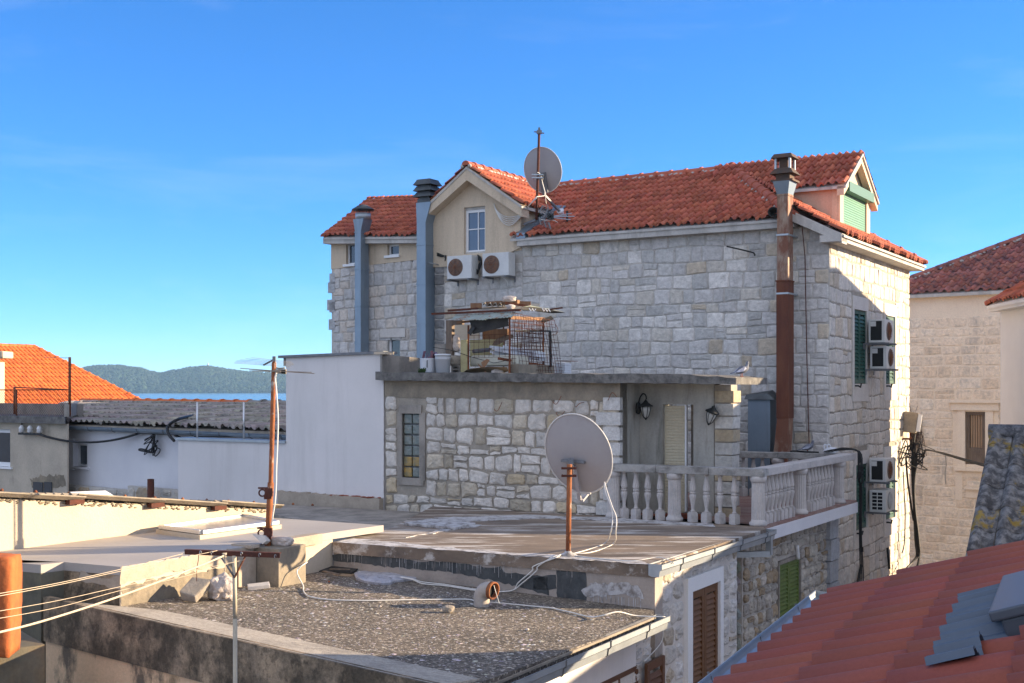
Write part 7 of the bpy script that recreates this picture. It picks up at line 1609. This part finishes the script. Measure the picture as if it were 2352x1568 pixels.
put('enamel_tub','cream enamel tub lying in the junk cage under the white slats','tub',lambda mb: mb.fbox(CG,CG.S(Zn(1440,1080),-.25),CG.S(Zn(692,1080),-.25),CG.Z(Zn(900,1160),-.25),CG.Z(Zn(900,985),-.25),-.75,-.25),mt['tubcream'],bevel=.05)
R_=random.Random(5)
def pipes(mb):
    for k in range(9):
        a=cp_(1000+40*(k%3)+R_.uniform(-20,20)+ (130 if k>4 else 0),850+ (k%5)*26,-.18-.05*(k//3)); b=cp_(1890,960+(k%5)*26,-1.25-.05*(k//3)); mb.bar(a,b,.035,.045)
put('slat_bundle','bundle of long white plastic slats poking out of the cage','slats',pipes,mt['bucket'])
put('foam_slab','yellow foam panel standing at the front left of the cage','foam panel',lambda mb: mb.fbox(CG,CG.S(Zn(640,1000),.05),CG.S(Zn(540,1000),.05),zb_,CG.Z(Zn(590,735),.05),-.02,.05),mt['foam'])
put('foam_board','yellow foam board across the back of the cage','foam board',lambda mb: mb.fbox(CG,CG.S(Zn(1200,900),-.85),CG.S(Zn(690,900),-.85),zb_+.15,CG.Z(Zn(900,735),-.85),-.92,-.85),mt['foam'])
put('plywood_sheet','orange brown plywood sheet upright at the back of the cage','plywood',lambda mb: mb.fbox(CG,CG.S(Zn(1290,600),-.95),CG.S(Zn(890,600),-.95),CG.Z(Zn(1000,735),-.95),CG.Z(Zn(1000,570),-.95),-1.0,-.95),mt['plank'])
put('pale_sheet','pale cream sheet behind the left side of the cage','panel',lambda mb: mb.fbox(CG,CG.S(Zn(830,620),-.8),CG.S(Zn(400,620),-.8),CG.Z(Zn(500,730),-.8),CG.Z(Zn(500,500),-.8),-.84,-.8),mt['beige'])
put('wooden_post','grey weathered timber post at the left of the cage','timber',lambda mb: (mb.fbox(CG,CG.S(Zn(400,700),.0),CG.S(Zn(305,700),.0),CG.Z(Zn(350,990),.0),CG.Z(Zn(350,425),.0),-.1,.0),mb.fbox(CG,CG.S(Zn(560,450),.0),CG.S(Zn(400,450),.0),CG.Z(Zn(350,500),.0),CG.Z(Zn(350,430),.0),-.09,-.01)),mt['wood'])
put('stone_slab','rounded stone slab upright between timber post and foam panel','stone',lambda mb: mb.rock(cp_(465,800,-.12),(.16,.18,.34),sub=3,amp=.12,seed=3,box=.4),mt['rockwhite'])
put('round_stone','grey stone on top of the hollow block','stone',lambda mb: mb.rock(cp_(460,1075,-.08),(.24,.24,.22),sub=3,amp=.12,seed=7,box=.4),mt['rockgrey'])
hb_=[CG.S(Zn(530,1200),-.02),CG.S(Zn(390,1200),-.02)]
def hollow(mb):
    z0=zb_; z1=CG.Z(Zn(460,1145),-.02); zm=(z0+z1)/2; a,b=hb_
    for c,e in ((z0,z0+.03),(zm-.015,zm+.015),(z1-.03,z1)): mb.fbox(CG,a,b,c,e,-.2,-.02)
    for c,e in ((a,a+.03),(b-.03,b)): mb.fbox(CG,c,e,z0+.03,z1-.03,-.2,-.022)
    mb.fbox(CG,a+.03,b-.03,z0+.03,z1-.03,-.2,-.17)
put('hollow_block','grey hollow concrete block beside the white bucket','block',hollow,mt['concrete'])
put('cement_block','grey cement block behind the bucket by the wall','block',lambda mb: mb.fbox(CG,CG.S(Zn(300,870),-.5),CG.S(Zn(130,870),-.5),CG.Z(Zn(200,1000),-.5),CG.Z(Zn(200,808),-.5),-.7,-.5),mt['concrete'])
def bucketf(c,r,h,name,label,pot=False):
    t=thing(name,label,'bucket' if not pot else 'pot',c); mb=MB()
    pr=[(r*.88,0),(r,h-.03),(r*1.05,h-.03),(r*1.05,h),(r*.95,h),(r*.93,h-.05),(.01,h-.06)] if not pot else [(r*.94,0),(r*.98,.02),(r,h-.01),(r*1.04,h),(r*.96,h),(r*.94,h-.04),(.01,h-.05)]
    mb.lathe(c,pr,n=28); mb.build('body',mt['bucket'],t); mb=MB()
    if pot:
        p=c+V((.0,-r*1.0,h*.62)); mb.tube([p+V((0,0,.06)),p+V((0,-.04,.05)),p+V((0,-.04,-.06)),p+V((0,0,-.07))],.009,n=6); mb.build('handle',mt['iron'],t)
    else:
        for k in (.72,.80): mb.lathe(c+V((0,0,h*k)),[(r*1.0,0),(r*1.02,.006),(r*1.0,.012)],n=28,cap=False)
        mb.build('rib',mt['bucket'],t)
    return t
bY=22.35
def base(px,Y): return V(((px-CX)/FPX*Y,Y,tz(((V(((px-CX)/FPX*Y,Y,0)))-T.o).dot(T.u))))
sC=lambda zx: Zn(zx,0)[0]
b1=base(sC(255),22.95); r1=(sC(385)-sC(125))/2/FPX*22.95; bucketf(b1,r1*.97,(Zn(0,1305)[1]-Zn(0,1005)[1])/FPX*22.95,'white_bucket','tall white plastic bucket right of the enamel pot')
b2=base(Zg(455,0)[0],23.1); r2=(Zg(520,0)[0]-Zg(388,0)[0])/2/FPX*23.1; bucketf(b2,r2*.97,(Zg(0,795)[1]-Zg(0,675)[1])/FPX*23.1,'enamel_pot','wide white enamel pot with a handle full of scraps',pot=True)
def scraps(mb):
    R=random.Random(3)
    for k in range(9): a=b2+V((R.uniform(-.1,.1),R.uniform(-.1,.1),.23)); mb.bar(a,a+V((R.uniform(-.02,.2),R.uniform(-.1,.1),R.uniform(.05,.18))),R.uniform(.03,.07),.012)
put('wood_scraps','reddish wood scraps and rags heaped in the enamel pot','scraps',scraps,mt['plastic_blue'])
put('weed_tuft','small green weed growing on the slab roof by the pot','weed',lambda mb: [mb.tube([base(Zm(1815,0)[0]+R_.uniform(-6,8),22.9),base(Zm(1815,0)[0]+R_.uniform(-9,12),22.85)+V((0,0,R_.uniform(.03,.1)))],[.012,.002],n=4) for _ in range(60)] ,mt['weed'])
def card(mb):
    for q in (((590,1300),(620,1240),(700,1210),(1000,1180),(1280,1190),(1310,1240),(1250,1290),(900,1310)),):
        pts=[cp_(a,b,.10+(1300-b)/500) for a,b in q]; pts=[V((p.x,p.y,max(p.z,tz((p-T.o).dot(T.u))+.01))) for p in pts]; mb.prism(pts,(0,-.03,.012))
put('cardboard_sheet','crumpled cardboard sheet on the slab roof before the cage','cardboard',card,mt['cardboard'])
put('bent_plank','splintered plank propped up in front of the tub','plank',lambda mb: (mb.prism([cp_(870,1100,.15),cp_(960,1045,.13),cp_(1010,1060,.13),cp_(930,1180,.16),cp_(985,1325,.2),cp_(960,1330,.2),cp_(890,1190,.17)],(0,.03,0)),mb.prism([cp_(810,1120,.15),cp_(830,1125,.15),cp_(900,1190,.16),cp_(860,1190,.16)],(0,.02,0))),mt['plank'])
put('stone_chunk','pale stone chunk on the slab edge before the cage post','stone',lambda mb: mb.rock(cp_(1130,1265,.22),(.24,.15,.13),sub=2,amp=.2,seed=3,box=.4),mt['rockwhite'])
put('roof_stone','sunlit white stone weighing down the cage roof','stone',lambda mb: mb.rock(cp_(1315,88,-.8),(.27,.18,.13),sub=2,amp=.15,seed=4,box=.6),mt['rockwhite'])
put('roof_rubble','small rubble lump on the cage roof edge','stone',lambda mb: mb.rock(cp_(1345,220,-.35),(.17,.12,.12),sub=2,amp=.25,seed=6),mt['rockwhite'])
put('cement_plinth','rust streaked cement plinth under the right side of the cage','plinth',lambda mb: mb.prism([P(.02,zb_-.05,.02),P(-.12,zb_-.05,-Dr-.35),P(-.5,zb_-.05,-Dr-.35),P(-.25,zb_-.05,.0)],(0,0,.20)) if False else mb.prism([P(.06,zb_-.03,-.05),P(.06,zb_-.03,-1.5),P(-.16,zb_-.03,-1.5),P(-.16,zb_-.03,-.05)],(0,0,.20)),mt['blockc'])
put('grey_tube','grey cardboard tube on the tub','tube',lambda mb: mb.tube([cp_(745,925,-.2),cp_(1010,900,-.6)],.04,n=10),mt['greymetal'])
put('bent_board','grey curved board leaning over the white slats','board',lambda mb: mb.prism([cp_(1040,820,-.45),cp_(1110,730,-.45),cp_(1250,665,-.45),cp_(1380,655,-.5),cp_(1390,700,-.5),cp_(1250,760,-.45),cp_(1120,830,-.45)],(0,.05,0)),mt['wood'])
put('loose_cord','thin dark cord slung across the front of the cage','cord',lambda mb: mb.tube(smoothpath([cp_(100,860,.05),cp_(400,910,.08),cp_(700,1010,.1),cp_(1000,1090,.1),cp_(1090,1108,.1),cp_(1250,1075,.1),cp_(1330,1040,.05)],5),.006,n=5),mt['iron'])
put('plastic_crate','white plastic crate behind the right corner of the cage','crate',lambda mb: [mb.fbox(CG,CG.S(Zn(2205,1200),-1.7),CG.S(Zn(2060,1200),-1.7),CG.Z(Zn(2100,1340-k*38),-1.7),CG.Z(Zn(2100,1306-k*38),-1.7),-2.0,-1.7-.006*(k%2)) for k in range(6)],mt['bucket'])

# ------------------------------------------------------------------ terrace fittings
def lantern(label,c,arm_from,side,broken=False):
    t=thing('wall_lantern',label,'lantern',arm_from,'wall lanterns at the terrace door'); c=V(c); a=V(arm_from); mb=MB()
    mb.lathe(a-V((0,0,.10)),[(.02,0),(.045,.03),(.05,.12),(.035,.2),(.01,.22)],n=10); mb.build('back_plate',mt['iron'],t)
    mb=MB(); mb.tube(smoothpath([a,a+(c-a)*.15+V((0,0,.16)),a+(c-a)*.6+V((0,0,.24)),c+V((0,0,.20)),c+V((.01,0,.13))] if not broken else [a,a+(c-a)*.3+V((.05,0,.05)),a+(c-a)*.6+V((0,0,.08)),c+V((0,0,.1))],5),.013,n=7); mb.build('arm',mt['iron'],t)
    ax_=(0,0,1) if not broken else (.25,-.2,.9)
    mb=MB(); mb.lathe(c,[(.125,0),(.12,.02),(.05,.07),(.02,.11),(.01,.13)],n=14,axis=ax_); mb.build('hood',mt['iron'],t)
    mb=MB(); mb.lathe(c,[(.085,-.01),(.08,-.06),(.05,-.16),(.03,-.19)],n=12,axis=ax_); mb.build('glass',mt['lampglass'],t)
    mb=MB(); A3=V(ax_).normalized(); X3=A3.orthogonal().normalized(); Y3=A3.cross(X3)
    for k in range(6): q=k*1.047; d=X3*math.cos(q)+Y3*math.sin(q); mb.tube([c+d*.09,c+d*.085-A3*.06,c+d*.055-A3*.16,c+d*.03-A3*.2],.006,n=4)
    mb.lathe(c-A3*.235,[(.008,0),(.02,.015),(.035,.04)],n=10,axis=ax_); mb.build('cage',mt['iron'],t)
rf_=T.pt(tR+.0,0,-.30)
c_=at(*Zj(655,355),21.45); a_=at(*Zj(598,370),21.62); lantern('black carriage lantern left of the roller door on the terrace',c_,a_,1)
c_=at(*Zj(1165,400),21.0); a_=at(*Zj(1212,415),21.25); lantern('broken black lantern hanging askew on the rubble pier',c_,a_,-1,broken=True)
put('door_bell','small white bell switch on the stained plaster wall','switch',lambda mb: (mb.box(at(*Zj(535,555),21.62),(.05,.04,.14),rz=-.5),mb.box(at(*Zj(535,562),21.59),(.03,.03,.06),rz=-.5)),mt['galv'])
for (a,b,lb) in ((925,1090,'long terracotta planter behind the balusters right of the round pillar'),(615,790,'long terracotta planter behind the balusters left of the round pillar')):
    t=thing('planter',lb,'planter',at(*Zj((a+b)/2,1200),21.0),'terracotta planters on the terrace'); d=-.38; s0=B1.S(Zj(b,1180),d); s1=B1.S(Zj(a,1180),d); z0=ZU; z1=B1.Z(Zj(a,1172),d)
    mb=MB(); P1=B1.pt; 
    mb.hexa([P1(s0+.03,z0,d-.22),P1(s1-.03,z0,d-.22),P1(s1-.03,z0,d-.02),P1(s0+.03,z0,d-.02),P1(s0,z1,d-.25),P1(s1,z1,d-.25),P1(s1,z1,d),P1(s0,z1,d)]); mb.fbox(B1,s0-.01,s1+.01,z1-.03,z1+.003,d-.26,d+.012); mb.build('trough',mt['terracotta'],t)
    mb=MB(); mb.fbox(B1,s0+.02,s1-.02,z1,z1+.012,d-.23,d-.02); mb.build('soil',mt['ground'],t)
# pigeons
def pigeon(label,feet,az,turn=0,white=False,grp='pigeons'):
    t=thing('pigeon',label,'pigeon',feet,grp); f=V(feet); a=rad(az); d=V((math.sin(a),math.cos(a),0)); s=V((d.y,-d.x,0)); up=V((0,0,1)); mb=MB()
    L=[(-.115,.075,.012),(-.09,.08,.030),(-.05,.095,.050),(0,.115,.062),(.05,.130,.060),(.085,.150,.046),(.10,.180,.032),(.103,.205,.025),(.108,.225,.027),(.118,.240,.025),(.132,.243,.012)]
    mb.tube([f+d*x+up*z for x,z,r in L],[r for x,z,r in L],n=14,tint=(1,1,1))
    mb.build('body',mt['pigeon'],t)
    mb=MB(); mb.prism([f+d*-.07+up*.085+s*-.025,f+d*-.07+up*.085+s*.025,f+d*-.20+up*.05+s*.032,f+d*-.20+up*.05+s*-.032],(0,0,.012)); mb.build('tail',mt['pigeon'],t)
    for sg in (-1,1):
        mb=MB(); g=(2.2,2.2,2.25) if not white else (3.3,3.2,3.1)
        pts=[(.06,.135,.05),(.03,.165,.052),(-.04,.14,.058),(-.12,.085,.035),(-.165,.065,.012),(-.10,.075,.045),(-.01,.09,.062)]
        q=[f+d*x+up*z+s*(sg*w) for x,z,w in pts]; mb.prism(q,s*(sg*.010),tint=g); mb.build('wing',mt['pigeon'],t)
        mb=MB(); mb.tube([f+s*(sg*.02)+up*.075,f+s*(sg*.022)],.006,n=5); mb.bar(f+s*(sg*.022)-d*.015+up*.004,f+s*(sg*.022)+d*.03+up*.004,.008); mb.build('leg',mt['terracotta'],t)
    mb=MB(); h=f+d*.134+up*.242; mb.tube([h,h+d*.018-up*.004],[.007,.002],n=6); mb.build('beak',mt['iron'],t)
fz=T.hit(Zj(1395,178),.1); fs_=T.S(Zj(1395,178),.05); pigeon('pigeon with a white wing patch perched on the slab roof corner',T.pt(fs_,tz(fs_)-.035,.08),70,white=True)
s_=B3.S(Zj(1895,700)); pigeon('grey pigeon standing on the back rail of the balustrade',B3.pt(s_,zr1-.004,0),88)
def bag(mb):
    s=B3.S(Zj(2072,710)); p=B3.pt(s,zr1-.004,0); mb.rock(p+V((0,0,.055)),(.28,.16,.12),sub=3,amp=.3,seed=12); 
    for k in (-.05,.02): mb.tube(smoothpath([p+V((-.07+k,0,.08)),p+V((-.085+k,0,.15)),p+V((-.055+k,.0,.18)),p+V((-.02+k,0,.14)),p+V((-.02+k,0,.09))],5),.013,n=6)
put('plastic_bag','crumpled white plastic bag lying on the corner of the back rail','bag',bag,mt['bucket'])
def blk(mb):
    R=random.Random(4); c=B2.pt(5.12,zr1,.05)
    for k in range(9):
        pts=[c+V((-.40+R.uniform(-.1,.1),.1,.04)),c+V((-.15,0,.07+R.uniform(0,.06))),c+Sd.n*.16+V((R.uniform(-.02,.04),0,.05)),c+Sd.n*(.16+R.uniform(0,.10))+V((0,0,-.25)),c+Sd.n*(.15+R.uniform(-.02,.12))+V((0,0,-R.uniform(.4,.62)))]; mb.tube(smoothpath(pts,4),.010,n=6)
    for k in range(3):
        pts=[c+Sd.n*.16+V((0,0,.02)),c+Sd.n*.17+V((.01*k,0,-.5)),B2.pt(5.28,-2.0,.20+.02*k),B2.pt(5.30,-2.9,.19+.02*k),B2.pt(5.32,-3.7,.2+.03*k),B2.pt(5.32-.03*k,-4.6,.2+.04*k),B2.pt(5.25-.1*k,-4.95,.22+.1*k)]; mb.tube(smoothpath(pts,5),.011,n=6)
put('black_cable_bundle','black cable bundle dropping from the balcony corner to the alley','cable',blk,mt['cable_b'])
put('rail_cable','black cable lying along the back rail under the grey pigeon','cable',lambda mb: mb.tube(smoothpath([B3.pt(B3.S(Zj(1765,690)),zr1+.02,.02),B3.pt(B3.S(Zj(1800,700)),zr1+.025,.0),B3.pt(B3.S(Zj(1870,700)),zr1+.02,.04),B3.pt(B3.S(Zj(1985,708)),zr1+.015,.03)],5),.018,n=6),mt['cable_b'])
# ------------------------------------------------------------------ fittings on the big house
def rod(mb):
    a=H.hit(Zh(1035,882),.03); b=H.hit(Zh(830,828),.5); mb.tube(smoothpath([H.pt(a[0],a[1]-.05,.0),H.pt(a[0],a[1],.06),H.pt(a[0]+.05,a[1]+.03,.12),H.pt(b[0],b[1],.5)],5),.016,n=6)
put('iron_rod','bent black iron rod sticking out of the facade near the flue','rod',rod,mt['iron'])
put('thin_wire','thin brown wire running down the facade right of the flue','wire',lambda mb: mb.tube([H.pt(H.S(Zh(1400,620),.09),H.Z(Zh(1400,620),.09),.30),H.pt(H.S(Zh(1405,900),.09),H.Z(Zh(1405,900),.09),.09),H.pt(H.S(Zj(1890,0),.09),H.Z(Zj(1890,0),.09),.09),H.pt(H.S(Zj(1907,640),.09),H.Z(Zj(1907,640),.09),.09)],.011,n=5),mt['darkrust'])
put('drain_end','black plastic drain end under the hip beside the flue','drain',lambda mb: mb.lathe(H.pt(H.S(Zh(1180,580),.3),H.Z(Zh(1180,580),.3),.15),[(.11,0),(.11,.25),(.09,.25),(.085,.05)],n=16,axis=tuple(H.n)),mt['iron'])
for q,(a,b,c_) in enumerate((((1222,450),(1238,620),'straight black iron bar on the side wall near its lit edge'),((1005,590),(972,755),'slanting black iron bar low on the side wall'),((1011,440),(1012,480),'short black iron pin low on the side wall'))):
    def f(mb,a=a,b=b): s0,z0=Sd.hit(Ze(*a),.07); s1,z1=Sd.hit(Ze(*b),.07); mb.bar(Sd.pt(s0,z0,.07),Sd.pt(s1,z1,.07),.05)
    put('wall_anchor',c_,'iron bar',f,mt['iron'])
def hz_(zx,zy,d): s,z=H.hit(Zf(zx,zy),d); return H.pt(s,z,d)
put('hose_bundle','black hoses looping between the two facade air conditioners','hose',lambda mb: [mb.tube(smoothpath([hz_(1350,990+8*k,.05),hz_(1375,1010+10*k,.2),hz_(1380-6*k,1060,.22),hz_(1355,1100+8*k,.2),hz_(1330,1080+14*k,.2)],5),.016,n=6) for k in range(4)],mt['cable_b'])
put('insulated_pipes','black and white taped pipes left of the facade air conditioners','pipe',lambda mb: [mb.tube(smoothpath([hz_(1055,975+9*k,.05),hz_(1090,990+6*k,.12),hz_(1120,1005-5*k,.2),hz_(1112,1035-12*k,.2)],5),.015,n=6) for k in range(3)],mt['iron'])
put('drip_hose','thin white drip hose hanging under the right facade air conditioner','hose',lambda mb: mb.tube(smoothpath([hz_(1520,1145,.3),hz_(1550,1165,.3),hz_(1570,1190,.25),hz_(1572,1215,.2)],5),.009,n=5),mt['cable_w'])
# floodlight and wires on the far corner of the side wall
fl_=Sd.hit(Zk(1060,1380),.3); fc=at(*Zk(1065,1375),30.9)
ft_=thing('floodlight','pale metal floodlight tilted on the far corner of the side wall','floodlight',fc)
mb=MB(); mb.box(fc,(.36,.14,.52),rz=-.5,rx=-.12,ry=.12); mb.build('housing',mt['fibre'],ft_,bevel=.03)
mb=MB(); mb.box(fc+V((.09,-.09,0)),(.30,.03,.44),rz=-.5,rx=-.12,ry=.12); mb.build('front_glass',mt['whitepaint'],ft_)
mb=MB(); mb.bar(fc+V((-.25,.05,-.15)),fc+V((-.12,.05,.1)),.04); mb.bar(fc+V((-.25,.05,-.42)),fc+V((.05,.0,-.42)),.05); mb.bar(fc+V((0,0,-.42)),fc+V((0,0,-.2)),.03); mb.build('bracket',mt['rust'],ft_)
def wires(mb):
    R=random.Random(8); Y0=30.6
    c=at(*Zl(1105,310),Y0)
    for k in range(12):
        pts=[c+V((R.uniform(-.35,.3),0,R.uniform(-.25,.3))),c+V((R.uniform(-.55,.4),R.uniform(-.1,.1),R.uniform(-.4,.5))),c+V((R.uniform(-.4,.35),0,R.uniform(-.4,.4))),c+V((R.uniform(-.2,.2),0,R.uniform(-.3,.1)))]; mb.tube(smoothpath(pts,5),.014,n=5)
    for k in range(5):
        pts=[c+V((R.uniform(-.1,.05),0,.55-.12*k)),c+V((-.05+.03*k,0,-.1)),at(*Zl(1085+6*k,600),Y0),at(*Zl(1100+4*k,850),Y0),at(*Zl(1110+9*k,1100),Y0),at(*Zl(1120+10*k,1250),Y0),at(*Zl(1130+8*k,1370),Y0),at(*Zl(1080,1450),Y0-.2),at(*Zl(975,1560),Y0-.6)]; mb.tube(smoothpath(pts,5),.022,n=5)
    for off in (0,1): mb.tube(smoothpath([at(*Zl(1020,350),Y0),at(*Zl(1040,600),Y0),at(*Zl(1075,850),Y0),at(*Zl(1100,1000),Y0)],5),.026,n=5)
    mb.tube(smoothpath([at(*Zl(1165,1340),Y0),at(*Zl(1150,1450),Y0),at(*Zl(1115,1545),Y0)],4),.03,n=5)
    mb.tube(smoothpath([at(*Zl(990,480),Y0-.3),at(*Zl(1000,700),Y0-.3),at(*Zl(1010,950),Y0-.3),at(*Zl(1000,1250),Y0-.3),at(*Zl(975,1350),Y0-.3)],4),.016,n=5)
put('wire_tangle','tangle of black wires hanging down the far corner of the side wall','cable',wires,mt['cable_b'])
def ovh(mb):
    for k in range(3): mb.tube(smoothpath([at(*Zl(1195+6*k,320),30.4),at(*Zl(1215,270-6*k),30.2),at(*Zl(1250,248-3*k),29.8),at(*Zl(1400,272+5*k),28),at(*Zl(1650,342+8*k),25),at(*Zl(1900,410+9*k),22),at(*Zl(2300,520+9*k),18)],5),.017,n=5)
    mb.tube([at(*Zl(1125,160),30.6),at(*Zl(1330,248),29.5)],.008,n=4)
put('overhead_cable','sagging black overhead cable crossing the sandstone house','cable',ovh,mt['cable_b'])
put('hanging_cord','pale cord dangling from the overhead cable before the sandstone house','cord',lambda mb: mb.tube(smoothpath([at(*Zl(1440,290),27.6),at(*Zl(1448,400),27.6),at(*Zl(1438,500),27.6),at(*Zl(1445,610),27.6)],5),.012,n=5),mt['rope'])
# haze over the channel
m=bpy.data.materials.new('sea_haze'); m.use_nodes=True; nt=m.node_tree; nt.nodes.remove(nt.nodes['Principled BSDF']); pv=nt.nodes.new('ShaderNodeVolumePrincipled'); pv.inputs['Color'].default_value=(.45,.72,1,1); pv.inputs['Density'].default_value=HAZE; pv.inputs['Anisotropy'].default_value=.1
nt.links.new(pv.outputs[0],nt.nodes['Material Output'].inputs['Volume'])
mb=MB(); mb.box((0,2000,40),(6000,5000,110)); mb.build('haze',m,None,'thin blue sea haze','haze',kind='stuff')
